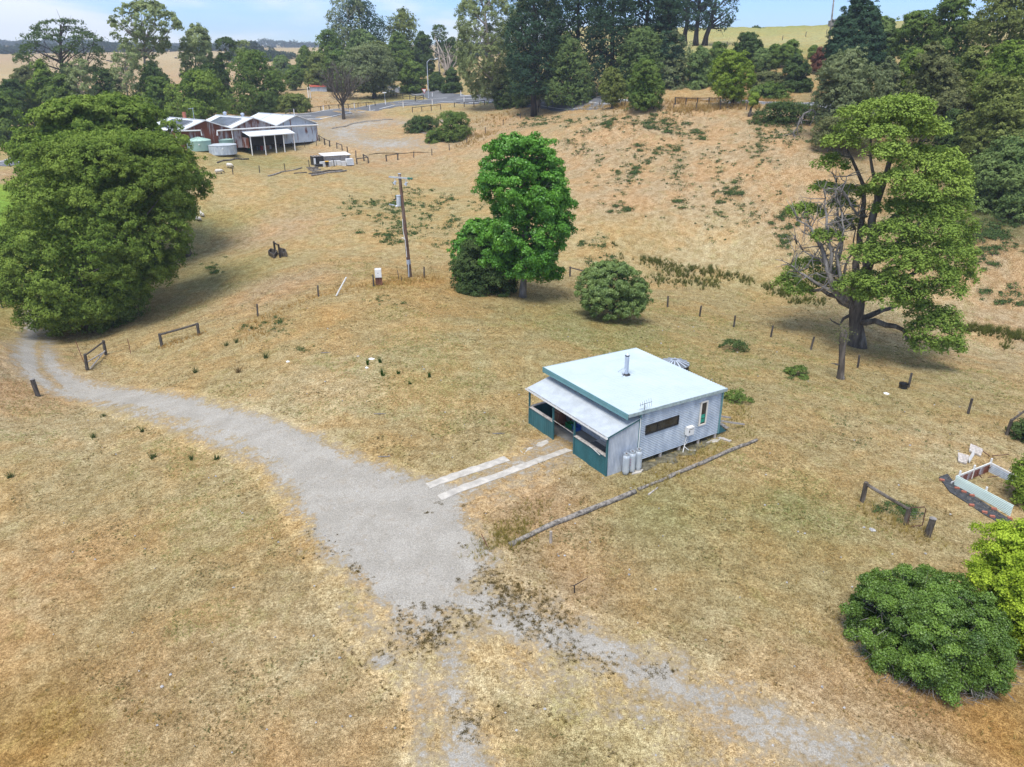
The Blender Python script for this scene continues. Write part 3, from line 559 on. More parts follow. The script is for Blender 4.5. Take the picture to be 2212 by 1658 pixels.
# ---- old wattle: visible limbs, umbrella pads of foliage on the right, bare branches on the left
def old_wattle():
    rng = np.random.default_rng(5); base = g(1850, 748); lx, ly = place(base); L = lambda x, y, o=0.: onpl(*ZW(x, y), base, o)
    root = empty('old_wattle_tree', base, 'large old spreading tree with bare grey limbs on its left side', 'tree')
    mb = MB(); dead = MB()
    def lim(pts, r0, r1, mm=mb, n=7):
        P = [L(*p) for p in pts]; Q = []
        for i in range(len(P) - 1):
            for t in (0, .5): Q.append(P[i] * (1 - t) + P[i + 1] * t + (rng.normal(0, .10, 3) if (i or t) else 0))
        Q.append(P[-1]); mm.tube(Q, np.linspace(r0, r1, len(Q)), n); return Q
    tb = base - np.array([0, 0, .5]); mb.tube([tb, base + [0, 0, .5], L(302, 810), L(302, 770), L(305, 735), L(310, 690)], [1.05, .72, .58, .58, .62, .45], 14)
    A = [([(300, 740), (345, 600, .5), (350, 500, 1), (375, 400, 1), (400, 300, 1), (430, 200, .5), (440, 130, .5)], .5, .1), ([(310, 720), (330, 620, -1), (400, 560, -2), (470, 500, -2), (540, 440, -2.5)], .4, .1),
         ([(315, 720), (400, 690, -2.5), (480, 640, -3.5), (560, 600, -4)], .35, .08), ([(290, 740), (300, 640), (310, 540, 1), (330, 440, 1), (330, 330, 1.5), (290, 240, 1), (255, 180, 1)], .38, .06),
         ([(350, 520, 1), (440, 420, 2), (520, 340, 2.5), (590, 280, 3)], .3, .08), ([(330, 600, 2), (430, 560, 4), (540, 520, 5), (620, 480, 5)], .32, .08), ([(375, 420, 1), (360, 320, .5), (345, 230, 0), (350, 150, 0)], .2, .05), ([(400, 320, 1), (470, 240, 1), (540, 170, 1)], .18, .05),
         ([(310, 795), (370, 795, -1), (430, 805, -2), (470, 830, -2.5), (500, 870, -3)], .30, .12), ([(300, 780), (370, 775, 1), (415, 750, 2), (450, 740, 2.5)], .3, .1), ([(285, 770), (240, 800, -.5), (212, 782, -.5)], .16, .03),
         ([(280, 740), (230, 710, -.5), (180, 690, -.5), (130, 690, 0), (80, 690, 0)], .26, .06), ([(265, 700, 0), (250, 640, 0), (262, 600, 0), (290, 560, .5), (300, 480, .5)], .17, .05)]
    for p, a, c in A: lim(p, a, c)
    Dd = [([(285, 740), (230, 690, -1), (205, 610, -1), (180, 540, -1), (150, 480, -1), (105, 450, -1)], .34, .05), ([(215, 650, -1), (215, 560, -1.5), (200, 470, -1), (205, 400, -1), (195, 345, -1)], .2, .03), ([(225, 690, -1), (160, 660, -1.5), (110, 625, -1.5), (80, 600, -1.5)], .16, .03), ([(205, 600, -1), (150, 570, -1), (100, 530, -1)], .12, .02),
          ([(260, 720, 1), (245, 600, 1), (250, 500, 1.2), (240, 400, 1.2), (235, 320, 1)], .22, .04), ([(180, 540, -1), (140, 470, 0), (130, 420, 0)], .1, .02), ([(285, 740, -1), (250, 640, -1.5), (235, 560, -1.5), (260, 480, -1.5), (255, 420, -1)], .18, .03), ([(330, 440, 1), (280, 400, 0), (260, 340, 0), (270, 300, 0)], .12, .03), ([(300, 480, .5), (255, 440, 0), (245, 370, 0)], .1, .02)]
    tips = []
    for p, a, c in Dd: tips += lim(p, a, c, dead)
    for q in A[3:4] + A[6:7]: tips += [L(*p) for p in q[0][2:]]
    for q in tips:                       # bare twigs
        for _ in range(3):
            d = rng.normal(0, 1, 3) * [1, .7, .6] + np.array([0, 0, .5]) - lx * .35; d /= np.linalg.norm(d); ln = rng.uniform(.8, 2.3); m1 = q + d * ln * .5 + rng.normal(0, .15, 3); e = q + d * ln + rng.normal(0, .25, 3)
            dead.tube([q, m1, e], [.05, .035, .012], 4)
            for _ in range(2): dead.tube([m1, m1 + (e - m1) * .6 + rng.normal(0, .4, 3)], [.025, .01], 3)
    mb.build('trunk', M['bark'], root, True); dead.build('dead_limbs', M['bark_grey'], root, True)
    #      x    y    w    h   offset  bright
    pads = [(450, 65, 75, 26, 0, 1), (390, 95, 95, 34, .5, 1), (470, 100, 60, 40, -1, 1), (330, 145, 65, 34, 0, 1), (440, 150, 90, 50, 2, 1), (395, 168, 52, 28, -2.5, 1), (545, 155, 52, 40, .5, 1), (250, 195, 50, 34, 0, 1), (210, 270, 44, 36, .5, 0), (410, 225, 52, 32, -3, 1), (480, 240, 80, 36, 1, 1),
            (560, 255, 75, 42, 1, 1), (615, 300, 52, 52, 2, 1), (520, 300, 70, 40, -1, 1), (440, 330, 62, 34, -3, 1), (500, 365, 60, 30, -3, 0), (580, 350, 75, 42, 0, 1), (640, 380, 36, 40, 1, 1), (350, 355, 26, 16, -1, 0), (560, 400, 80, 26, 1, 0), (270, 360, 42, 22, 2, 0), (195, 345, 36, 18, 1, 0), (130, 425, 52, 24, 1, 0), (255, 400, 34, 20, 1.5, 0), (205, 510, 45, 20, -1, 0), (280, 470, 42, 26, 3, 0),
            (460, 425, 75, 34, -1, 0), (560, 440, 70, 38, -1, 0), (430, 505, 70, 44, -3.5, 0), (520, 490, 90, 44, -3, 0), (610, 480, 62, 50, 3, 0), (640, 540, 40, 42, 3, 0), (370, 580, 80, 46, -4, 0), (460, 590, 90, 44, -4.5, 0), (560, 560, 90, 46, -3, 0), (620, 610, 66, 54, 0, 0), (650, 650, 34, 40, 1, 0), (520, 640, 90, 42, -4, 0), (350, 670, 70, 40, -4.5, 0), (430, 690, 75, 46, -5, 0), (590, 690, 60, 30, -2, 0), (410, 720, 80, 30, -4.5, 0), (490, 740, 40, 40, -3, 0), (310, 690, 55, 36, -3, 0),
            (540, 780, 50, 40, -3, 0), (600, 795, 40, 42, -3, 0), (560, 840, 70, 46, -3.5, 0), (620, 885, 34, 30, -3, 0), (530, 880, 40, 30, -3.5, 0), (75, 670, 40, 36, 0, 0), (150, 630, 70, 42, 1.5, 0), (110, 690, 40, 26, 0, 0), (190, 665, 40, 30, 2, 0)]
    Vs, Fs, Ts = [], [], []; nv = 0
    for x, y, w_, h_, o_, br in pads:
        c = L(x, y, o_); sc = np.linalg.norm(c - np.array([0, 0, HC])) / FP * .6359; W_, H_ = w_ * sc * 1.22, h_ * sc * 1.45
        n = int(40 + W_ * W_ * 17); d = rdir(rng, n); d[:, 2] = np.abs(d[:, 2]) * .9 - .12; rs = rng.uniform(.72, 1.0, n)[:, None]; edge = 1 + .16 * np.sin(4 * np.arctan2(d[:, 1], d[:, 0]) + x)[:, None]
        pc = c + (d[:, :1] * lx * W_ + d[:, 1:2] * ly * W_ * .85) * rs * edge + d[:, 2:3] * rs * np.array([0, 0, H_ * .95])
        k = 20; Q = np.repeat(np.arange(n), k); e = unit(rdir(rng, n * k) + [0, 0, .7]); P = pc[Q] + e * rng.uniform(.1, .44, n * k)[:, None]
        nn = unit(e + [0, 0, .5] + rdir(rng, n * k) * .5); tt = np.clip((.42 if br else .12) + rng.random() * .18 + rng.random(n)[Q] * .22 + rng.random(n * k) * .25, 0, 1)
        v, f, t = leaf_geo(rng, P, nn, .22, tt); Vs.append(v); Fs.append(f + nv); Ts.append(t); nv += len(v)
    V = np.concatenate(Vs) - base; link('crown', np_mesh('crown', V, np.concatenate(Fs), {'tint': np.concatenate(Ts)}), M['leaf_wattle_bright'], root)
old_wattle()
# ---- bottom right bushes
b = g(1992, 1402)
tree('bramble_bush', 'big dark green bramble bush in the bottom right corner', 'bush', b, [(.05, 0, 2.25), (.5, 0, 2.55), (1.1, 0, 2.6), (1.7, 0, 2.3), (2.2, -.05, 1.8), (2.5, -.05, 1.1), (2.65, 0, .45)], 'bramble', bark='bark_grey', N=200000, leaf=.085, lobe=.55, puff=.34, depth=.9, jit=1.3, trunk_r=.06, limbs=90, limb_r=.4, twigs=6, flat=.9, dens=1.4, gap=.05, up=.2, fill=.1, spray=.45)
b = g(2230, 1420)
tree('golden_shrub', 'yellow green leafy shrub cut by the right edge beside the bramble', 'shrub', b, prof_px(b, [(1138, 2150, 2240), (1165, 2128, 2300), (1205, 2112, 2330), (1250, 2104, 2340), (1310, 2120, 2345), (1370, 2150, 2345), (1420, 2180, 2330)]), 'yellow', N=60000, leaf=.10, lobe=.5, puff=.32, jit=1.1, depth=.8, trunk_r=.06, limbs=14, gap=.18, fill=.15, spray=.5)
b = g(2225, 1090); T('leafy_shrub', 'light green leafy shrub at the right edge above the yellow one', 'shrub', b, 'dome', 2172, 2300, 978, 1110, 'lime', N=9000, leaf=.14, lobe=.5, puff=.22, trunk_r=.05, gap=.15)
b = g(2222, 955); T('dense_shrub', 'dark shrub at the right edge under the sloping rail', 'shrub', b, 'dome', 2180, 2290, 908, 965, 'dark', N=8000, leaf=.14, lobe=.5, puff=.22, trunk_r=.05)
# ---- shared settings for the trees farther off
FAR = dict(N=9000, leaf=.42, lobe=1.5, puff=.62, trunk_r=.25)
def F_(name, label, d, tpl, uL, uR, vT, vB, mat, cat='tree', base=None, **k):
    kk = dict(FAR); s_ = d / 150.; hpx = vB - vT; kk.update(spray=.08, dens=1.45, leaf=.34 * s_ ** .8, lobe=max(.7, min(2.4 * s_, (uR - uL) * d / FP * .17)), puff=.55 * s_ ** .8, N=int(np.clip(4000 + 1.9 * (uR - uL) * hpx, 5000, 30000)), limbs=5); kk.update(k)
    b = g(*base) if base else gd((uL + uR) / 2, d)
    return T(name, label, cat, b, tpl, uL, uR, vT, vB, mat, **kk)
GUM = dict(gap=.10, limbs=26, limb_r=.42, twigs=1, flat=1.0, dens=1.0, bark='bark_pale', droop=.5, trunk_top=.85, fill=0.)
# hill crest by the road
F_('conifer_tree', 'largest dense conical tree on the hill crest by the road fence', 124, 'cone', 1172, 1283, 72, 226, 'bluegreen', base=(1230, 232), N=26000, leaf=.3, trunk_r=.35)
F_('conifer_tree', 'smallest conical tree on the crest, between two larger dense ones', 124, 'oval', 1298, 1348, 147, 222, 'olive', base=(1322, 234), N=9000, leaf=.26)
F_('conifer_tree', 'dense pointed tree on the crest with dark bare earth beneath it', 124, 'cone', 1354, 1433, 124, 230, 'green', base=(1391, 238), N=16000, leaf=.28)
F_('wattle_tree', 'yellow green rounded tree with a short dark trunk beside the crest road', 128, 'oval', 1538, 1626, 114, 210, 'lime', base=(1581, 229), bark='bark_black', N=15000, leaf=.28, trunk_r=.35, limbs=12)
F_('wattle_tree', 'pale flowering round tree behind the road, left of a similar one', 166, 'dome', 1330, 1444, 66, 225, 'bluegreen', N=16000)
F_('wattle_tree', 'brownish green round tree behind the road beside the pine trunks', 168, 'dome', 1408, 1496, 70, 226, 'grey', N=16000)
F_('wattle_tree', 'dark green drooping tree on the road bank right of the brownish round tree', 166, 'dome', 1484, 1540, 104, 226, 'bluegreen')
F_('wattle_tree', 'dark bushy tree on the road bank behind the yellow green tree', 170, 'dome', 1526, 1580, 94, 220, 'green')
F_('cypress_tree', 'dark umbrella shaped tree on the bank against the pale hill paddock', 178, 'oval', 1582, 1645, 76, 140, 'dark')
F_('paddock_tree', 'small dark tree on the slope, first of four below the hill paddock', 174, 'oval', 1630, 1662, 108, 152, 'bluegreen')
F_('paddock_tree', 'small thin crowned tree standing second along the slope below the hill paddock', 176, 'oval', 1661, 1690, 100, 142, 'green', gap=.15)
F_('paddock_tree', 'taller small tree third along the slope below the hill paddock', 176, 'oval', 1689, 1729, 92, 142, 'green')
F_('paddock_tree', 'tiny round tree alone on the hill paddock left of the tall pine', 188, 'oval', 1751, 1768, 102, 128, 'green', limbs=2)
F_('dense_shrub', 'dark bushy shrub on the road cutting below the four small trees', 162, 'dome', 1690, 1752, 124, 204, 'dark', cat='shrub')
F_('dead_shrub', 'rusty brown dying shrub beside the foot of the tall pine', 174, 'dome', 1758, 1792, 106, 150, 'red', cat='shrub', gap=.2)
F_('roadside_scrub', 'grey green scrub on the road bank under the small slope trees', 162, 'dome', 1614, 1700, 160, 222, 'brown', cat='scrub')
F_('roadside_scrub', 'bright green low scrub at the roadside below the dark cutting shrub', 156, 'dome', 1618, 1702, 186, 224, 'green', cat='scrub', depth=.4)
F_('roadside_sapling', 'little bright green sapling on the roadside verge above the scrub', 126, 'cone', 1622, 1640, 204, 224, 'lime', limbs=1)
# right pine and wooded slope
F_('pine_tree', 'dark tall pine on the right whose top leaves the picture', 150, 'cone', 1800, 1916, -40, 150, 'pine', N=22000, flat=.5, gap=.12, bark='bark_black', lobe=1.3)
F_('pine_tree', 'lower dark pine skirting the left foot of the tall right pine', 148, 'cone', 1784, 1850, 40, 142, 'pine', N=12000, flat=.6)
F_('pine_tree', 'dull green pine leaning against the right side of the tall pine', 152, 'oval', 1868, 1942, 40, 140, 'bluegreen')
F_('wattle_tree', 'big round grey green tree low on the slope behind the old bare limbed tree', 116, 'dome', 1764, 1912, 112, 282, 'grey', N=34000, leaf=.28, trunk_r=.4)
F_('wattle_tree', 'pale topped tree between the big round tree and the brown conical one', 124, 'oval', 1892, 1946, 128, 240, 'grey', N=9000)
F_('wattle_tree', 'lofty wattle on the skyline right of the tall pine', 150, 'dome', 1930, 2036, 26, 172, 'green', N=16000, flat=.55, gap=.14, limbs=18)
F_('wattle_tree', 'tallest lofty wattle on the skyline with sky showing through its crown', 150, 'dome', 2002, 2122, -14, 158, 'green', N=18000, flat=.55, gap=.2, limbs=20)
F_('wattle_tree', 'skyline wattle filling the top right corner of the picture', 146, 'dome', 2098, 2260, -24, 160, 'olive', N=18000, flat=.6, gap=.08)
F_('wattle_tree', 'dark brownish conical tree in the middle of the right hand wood', 118, 'cone', 1946, 2084, 92, 290, 'brown', N=32000, leaf=.28, flat=.6)
F_('wattle_tree', 'bright green sloping tree left of the brown conical tree in the wood', 126, 'oval', 1940, 2022, 112, 240, 'wattle', N=12000)
F_('wattle_tree', 'green tree in the wood just right of the brown conical tree', 124, 'dome', 2062, 2152, 104, 260, 'olive', N=18000, flat=.6)
F_('wattle_tree', 'broad green tree at the right edge halfway up the wood', 118, 'dome', 2110, 2262, 92, 300, 'wattle', N=24000, flat=.6)
F_('wattle_tree', 'large drooping wattle on the lower right of the wood near the edge', 108, 'dome', 2074, 2262, 168, 372, 'olive', N=32000, leaf=.28, flat=.6)
F_('wattle_tree', 'lowest wattle of the wood, its skirts touching the paddock at the right edge', 102, 'dome', 2084, 2290, 300, 474, 'bluegreen', N=30000, leaf=.28, flat=.6)
F_('wattle_tree', 'dim dark green tree deep in the wood behind the old wattle', 112, 'dome', 2020, 2112, 240, 400, 'dark', N=16000)
F_('bramble_thicket', 'low dark bramble thicket below the crest road behind the bare dead branch', 124, 'dome', 1622, 1778, 226, 292, 'dark', cat='thicket', N=16000, leaf=.22, lobe=1.0, depth=.35, limbs=3, trunk_r=.08)
F_('bramble_thicket', 'shaded low thicket under the big round grey green tree', 112, 'dome', 1752, 1880, 256, 312, 'brown', cat='thicket', N=9000, leaf=.22, lobe=.9, depth=.5, limbs=3, trunk_r=.08)
# tall gums and dark pines at top centre
F_('gum_tree', 'tall gum with drooping grey green foliage left of a twin gum by the road', 150, 'gum', 985, 1106, -30, 200, 'gum', base=(1077, 234), N=60000, spray=.25, lobe=1.5, trunk_r=.5, **GUM)
F_('gum_tree', 'tall gum with pale branching stems between its twin and the conical tree', 140, 'gum', 1100, 1216, -14, 205, 'gum', base=(1163, 232), N=60000, spray=.25, lobe=1.5, trunk_r=.5, **GUM)
F_('dense_shrub', 'dark bushy undergrowth round the foot of the left tall gum', 148, 'dome', 1066, 1120, 150, 234, 'dark', cat='shrub', base=(1092, 234))
F_('dense_shrub', 'green undergrowth between the two tall gums by the road', 150, 'dome', 1108, 1150, 120, 230, 'green', cat='shrub', base=(1130, 232))
for i, (a, c, t, lb) in enumerate([(1096, 1212, -110, 'dark pine in the tall shelter belt, nearest the tall gums'), (1190, 1306, -150, 'dark pine in the shelter belt directly behind the largest conical tree'), (1272, 1372, -160, 'dark pine in the shelter belt behind the smallest conical tree'), (1340, 1446, -150, 'dark pine in the shelter belt behind the pale flowering tree'), (1412, 1474, -120, 'dark pine at the right end of the shelter belt beside bare trunks')]):
    F_('pine_tree', lb, 168 + 5 * (i % 2), 'column', a, c, t, 205, 'pine', N=24000, gap=.12, flat=.45, bark='bark_black', trunk_r=.6, limbs=24, trunk_top=.95, group='dark pines of the shelter belt', lobe=1.9)
for px, pt, lb in [(1478, 1487, 'bare trunked pine, left of the three against the sky'), (1502, 1512, 'bare trunked pine standing middle of the three against the sky'), (1521, 1549, 'bare trunked pine leaning right, outermost of the three against the sky')]:
    b = g(px, 99); F_('pine_tree', lb, 205, 'flat', pt - 34, pt + (44 if px > 1515 else 26), -62, 62, 'pine', base=(px, 99), N=4200, gap=.45, flat=.5, bark='bark_black', trunk_r=.75, limbs=30, limb_r=.32, twigs=3, trunk_top=.97, leaf=.5, puff=.7, lobe=1.5, fill=0., group='bare trunked pines on the hill')
# centre group beyond the road
F_('pine_tree', 'big dark spreading pine on the skyline left of centre', 292, 'dome', 706, 842, 2, 190, 'pine', N=16000)
F_('gum_tree', 'pale ragged gum in front of the big dark skyline pine', 286, 'gum', 706, 796, -10, 170, 'grey', N=9000, **GUM)
F_('cypress_tree', 'olive coloured pointed cypress right of the big dark skyline pine', 290, 'oval', 828, 912, 20, 190, 'olive', N=12000)
F_('bush_tree', 'rounded green tree below and left of the dark skyline pine', 262, 'oval', 672, 746, 66, 200, 'green', N=11000)
F_('bush_tree', 'rounded blue green tree in front of the dark skyline pine', 266, 'dome', 746, 818, 68, 190, 'bluegreen')
F_('bush_tree', 'narrow green tree in front of the olive cypress', 264, 'oval', 829, 890, 74, 190, 'green')
F_('bush_tree', 'small green dome just above the big willow like tree', 258, 'dome', 790, 846, 92, 180, 'olive')
F_('willow_tree', 'big grey green willow like tree with clustered dark stems by the road', 217, 'dome', 734, 860, 102, 200, 'grey', base=(810, 213), N=22000, bark='bark_black', trunk_r=.55, limbs=16, limb_r=.6)
F_('round_tree', 'dense clipped looking round tree left of the street lamp', 224, 'column', 866, 919, 137, 198, 'green', N=9000)
F_('round_tree', 'small dark round tree just right of the street lamp', 222, 'oval', 928, 957, 159, 198, 'dark')
F_('round_tree', 'dark pyramid shaped small tree right of the street lamp, larger than its neighbour', 215, 'cone', 957, 996, 150, 202, 'dark')
F_('gum_tree', 'half dead gum with bleached bare branches and a tuft on top', 262, 'umbrella', 932, 966, 58, 112, 'dark', base=None, N=1500, limbs=9, bark='bark_grey', gap=.3, trunk_r=.3, fill=0.)
F_('bush_tree', 'dark tree between the olive cypress and the half dead gum', 270, 'oval', 890, 936, 70, 190, 'dark')
F_('bush_tree', 'low dark tree behind the bleached gum branches', 290, 'dome', 952, 1006, 84, 190, 'dark')
F_('hedge_tree', 'dense green tree at the left end of the row beyond the red roofed shed', 330, 'oval', 588, 628, 124, 178, 'bluegreen')
F_('hedge_tree', 'round dark tree beside the red roofed shed', 252, 'oval', 618, 652, 146, 190, 'green')
F_('hedge_tree', 'tall narrow tree behind the round dark one by the red roofed shed', 290, 'oval', 642, 674, 100, 190, 'green')
F_('hedge_tree', 'pale green tree right of the red roofed shed below the tall group', 250, 'oval', 660, 714, 120, 192, 'olive')
F_('hedge_tree', 'dark tree just behind the bare leafless tree', 246, 'dome', 700, 756, 110, 196, 'green')
# left group behind the sheds
F_('macrocarpa_tree', 'spreading dark flat topped tree with visible limbs on the far left', 225, 'flat', 36, 228, 40, 176, 'dark', N=9000, gap=.42, flat=.4, limbs=50, limb_r=.30, twigs=2, bark='bark_black', trunk_r=.7, trunk_top=.9, lobe=1.9, fill=0.)
F_('gum_tree', 'tall open gum with fanning bare stems and leafy tips on the left', 205, 'umbrella', 232, 394, 8, 190, 'gum', N=13000, gap=.12, limbs=46, limb_r=.30, twigs=1, bark='bark_grey', trunk_r=.5, trunk_top=.62, flat=.8, lobe=1.7, dens=.62, fill=0., leaf=.5)
F_('gum_tree', 'slender ragged gum right of the fanning gum', 210, 'gum', 388, 458, 58, 200, 'gum', **{**GUM, 'gap': .15})
F_('gum_tree', 'small umbrella topped gum against the far paddock', 250, 'umbrella', 466, 513, 86, 150, 'dark', N=3500, gap=.25, limbs=14, bark='bark_grey', fill=0.)
F_('gum_tree', 'thin wispy gum beside the small umbrella topped one', 255, 'umbrella', 508, 540, 92, 150, 'gum', N=1800, gap=.4, limbs=10, bark='bark_grey', fill=0.)
F_('cypress_tree', 'dark pointed tree behind the second shed roof', 215, 'cone', 454, 496, 116, 230, 'dark')
F_('wattle_tree', 'big rounded dark green tree behind the right hand shed', 200, 'dome', 480, 612, 112, 250, 'green', N=20000, flat=.6)
F_('wattle_tree', 'domed tree immediately behind the left shed roof', 184, 'dome', 352, 490, 156, 275, 'wattle', N=18000, flat=.6)
F_('wattle_tree', 'green domed tree between the sheds and the pale stemmed gum', 188, 'dome', 292, 382, 170, 285, 'green', N=13000)
F_('wattle_tree', 'dark tree filling the gap between the two domed trees behind the sheds', 205, 'dome', 405, 485, 140, 250, 'dark')
F_('wattle_tree', 'bright green oval tree below the spreading dark tree', 196, 'oval', 56, 120, 132, 270, 'wattle', N=10000)
F_('wattle_tree', 'bushy green tree beside the bright oval tree on the left', 188, 'dome', 96, 172, 164, 290, 'green', N=12000)
F_('gum_tree', 'gum with pale forked stems in front of the dark left hand trees', 186, 'gum', 146, 202, 132, 230, 'gum', N=5000, **{**GUM, 'gap': .35})
F_('wattle_tree', 'dark rounded tree right of the pale forked gum', 192, 'dome', 190, 264, 152, 275, 'dark', N=11000)
F_('gum_tree', 'narrow gum with a leaning pale stem near the fanning gum', 192, 'gum', 240, 300, 100, 215, 'gum', N=5000, **GUM)
F_('wattle_tree', 'dark low tree under the fanning gum', 198, 'dome', 284, 366, 140, 240, 'dark', N=9000)
F_('wattle_tree', 'dark tree at the left edge above the strip of road', 178, 'dome', -70, 50, 204, 326, 'green', N=15000)
F_('wattle_tree', 'rounded dark tree on the far left behind the edge tree', 192, 'dome', -20, 66, 176, 270, 'dark')
F_('wattle_tree', 'dull dark tree between the left edge and the bright oval tree', 204, 'dome', 24, 76, 146, 240, 'brown')
F_('roadside_shrub', 'bushy green roadside shrub right of the big dark tree behind the sheds', 198, 'dome', 546, 612, 200, 250, 'bluegreen', cat='shrub')
F_('roadside_shrub', 'low reddish green shrub at the end of the roadside shrubs', 196, 'dome', 600, 668, 208, 248, 'olive', cat='shrub')
F_('garden_shrub', 'dense green shrub at the right end of the clump in the mown yard', 150, 'dome', 938, 1020, 246, 304, 'green', cat='shrub', base=(985, 300), leaf=.26)
F_('garden_shrub', 'low dark shrub at the left end of the clump in the mown yard', 152, 'dome', 874, 948, 256, 288, 'dark', cat='shrub', base=(905, 284), leaf=.26)
F_('garden_shrub', 'small shrub sprawling in front of the clump in the mown yard', 142, 'dome', 920, 952, 286, 310, 'green', cat='shrub', base=(936, 308), leaf=.24)
# far ridge trees
rr_ = random.Random(3)
def farwood(name, pts, d, lab):
    SEED[0] += 1; rng = np.random.default_rng(SEED[0]); Vs, Fs, Ts = [], [], []; nv = 0
    for u, vt, hw in pts:
        b = gd(u, d + rng.uniform(-20, 20)); lx, ly = place(b); top = onpl(u, vt, b)[2]; h = max(4, top - b[2]); r = hw * d / FP
        C, lr, O = lobes_of(rng, [h * .05, h * .35, h * .7, h], [0, 0, 0, 0], [r * .8, r, r * .8, r * .2], r * .45, .9)
        v, f, t = foliage(rng, C, lr, O, 700, .0016 * d, r * .22, .8); Vs.append(world(v, lx, ly) + b); Fs.append(f + nv); Ts.append(t); nv += len(v)
    tag(link(name, np_mesh(name, np.concatenate(Vs), np.concatenate(Fs), {'tint': np.concatenate(Ts)}), M['leaf_far']), lab, 'wood', kind='stuff')
farwood('distant_wood', [(u, 99 + 4 * math.sin(u * .05) - (6 if 225 < u < 262 else 0) + rr_.uniform(-3, 2), rr_.uniform(7, 12)) for u in range(-60, 300, 8)], 980, 'hazy belt of trees on the far left ridge')
farwood('distant_wood', [(u, (90 if u < 230 else 101 if u < 500 else 94) + 3 * math.sin(u * .03) + rr_.uniform(-3, 3), rr_.uniform(9, 14)) for u in range(-80, 700, 11)], 1750, 'farthest blue grey wooded ridge on the left horizon')
farwood('distant_wood', [(u, 104 + rr_.uniform(-4, 3), rr_.uniform(6, 10)) for u in range(300, 560, 9)], 960, 'hazy belt of trees behind the fanning gum')
farwood('distant_wood', [(u, 92 + (u - 520) * .22 * (1 if u > 570 else .1) + rr_.uniform(-4, 6), rr_.uniform(7, 12)) for u in range(515, 640, 7)] + [(u, 112 + rr_.uniform(-3, 6), 9) for u in range(505, 620, 9)], 640, 'wooded hillside fading in haze left of the centre group')
farwood('distant_wood', [(u, 92 + rr_.uniform(-4, 4), 9) for u in range(950, 1110, 8)], 420, 'dark far trees glimpsed between the gums')
b = gd(1640, 318); T('skyline_tree', 'wide little round tree on the bare hilltop skyline', 'tree', b, 'dome', 1622, 1643, 60, 69, 'dark', N=900, leaf=.6, lobe=1., puff=.5, limbs=2, trunk_r=.15)
b = gd(1655, 322); T('skyline_tree', 'tiny bush on the hilltop skyline right of the wider one', 'tree', b, 'dome', 1647, 1660, 62, 68, 'dark', N=600, leaf=.6, lobe=.8, puff=.4, limbs=1, trunk_r=.12)
# ---- leafless trees
def bare_tree(name, label, base, top, spread, bark, seed, n0=9, levels=4, r0=.32, trunk=.3, cat='tree', up=.85):
    rng = np.random.default_rng(seed); root = empty(name, base, label, cat); mb = MB(); H = top[2] - base[2]; tw = MB()
    def grow(p, d, ln, r, lv):
        q = p + d * ln * .5 + rng.normal(0, ln * .05, 3); e = q + (d + rng.normal(0, .18, 3) + [0, 0, .12]) * ln * .5
        (mb if lv > 1 else tw).tube([p, q, e], [r, r * .8, r * .55], 5 if lv > 1 else 3, False)
        if lv == 0: return
        for i in range(4 if lv > 1 else 5):
            a = d + rng.normal(0, .42, 3) + [0, 0, .15]; a /= np.linalg.norm(a); s_ = p + (e - p) * rng.uniform(.35, 1.); grow(s_, a, ln * rng.uniform(.5, .78), r * .55, lv - 1)
    tt = base + np.array([0, 0, H * trunk]); mb.tube([base - [0, 0, .3], base + [0, 0, H * trunk * .5], tt], [r0 * 1.3, r0, r0 * .8], 8)
    for i in range(n0):
        a = i * 2 * math.pi / n0 + rng.uniform(-.3, .3); d = np.array([math.cos(a) * spread, math.sin(a) * spread, up]); d /= np.linalg.norm(d); grow(tt - [0, 0, H * trunk * rng.uniform(0, .35)], d, H * rng.uniform(.26, .36), r0 * .5, levels - 1)
    grow(tt, np.array([0, 0, 1.]), H * .34, r0 * .6, levels - 1)
    mb.build('trunk', M[bark], root, True); tw.build('twigs', M[bark], root); return root
b = g(743, 259); bare_tree('leafless_tree', 'bare leafless grey tree beside the road near the sheds', b, onpl(735, 140, b), .62, 'bark', 4, 11, 4, .33, .34)
b = gd(965, 258); 
def bleached():
    rng = np.random.default_rng(9); root = empty('dead_gum', b, 'bleached fan of bare dead branches right of the street lamp', 'tree'); mb = MB()
    for u, v in [(938, 78), (944, 90), (952, 110), (960, 96), (968, 118), (975, 100), (987, 82), (994, 96), (985, 120), (948, 132), (930, 100)]:
        e = onpl(u, v, b, rng.uniform(-2, 2)); s_ = b + rng.normal(0, .5, 3) * [1, 1, 0]; m1 = s_ * .5 + e * .5 + rng.normal(0, .8, 3)
        mb.tube([s_, s_ * .7 + m1 * .3, m1, e], [.4, .3, .22, .06], 5)
        for _ in range(5):
            q = m1 + (e - m1) * rng.random(); mb.tube([q, q + rng.normal(0, 1.3, 3) + [0, 0, .9]], [.1, .03], 3)
    mb.build('trunk', M['bark_pale'], root, True)
bleached()
def dead_branch():
    b = g(1716, 296); rng = np.random.default_rng(8); root = empty('dead_branch', b, 'bleached dead branch hanging down the slope by the bramble thicket', 'branch'); mb = MB()
    main = [onpl(*Z('E', *p), b) for p in [(560, 965), (500, 930), (470, 905), (400, 940), (370, 990), (340, 1060), (310, 1100), (360, 1150)]]
    mb.tube(main, [.07, .1, .12, .14, .12, .1, .08, .04], 6)
    for q in main[1:-1] * 6:
        e = q + rng.normal(0, .8, 3) + np.array([.25, 0, -.75]); mb.tube([q, (q + e) / 2 + rng.normal(0, .12, 3), e], [.05, .035, .012], 4)
    mb.build('branch', M['bark_grey'], root, True)
dead_branch()
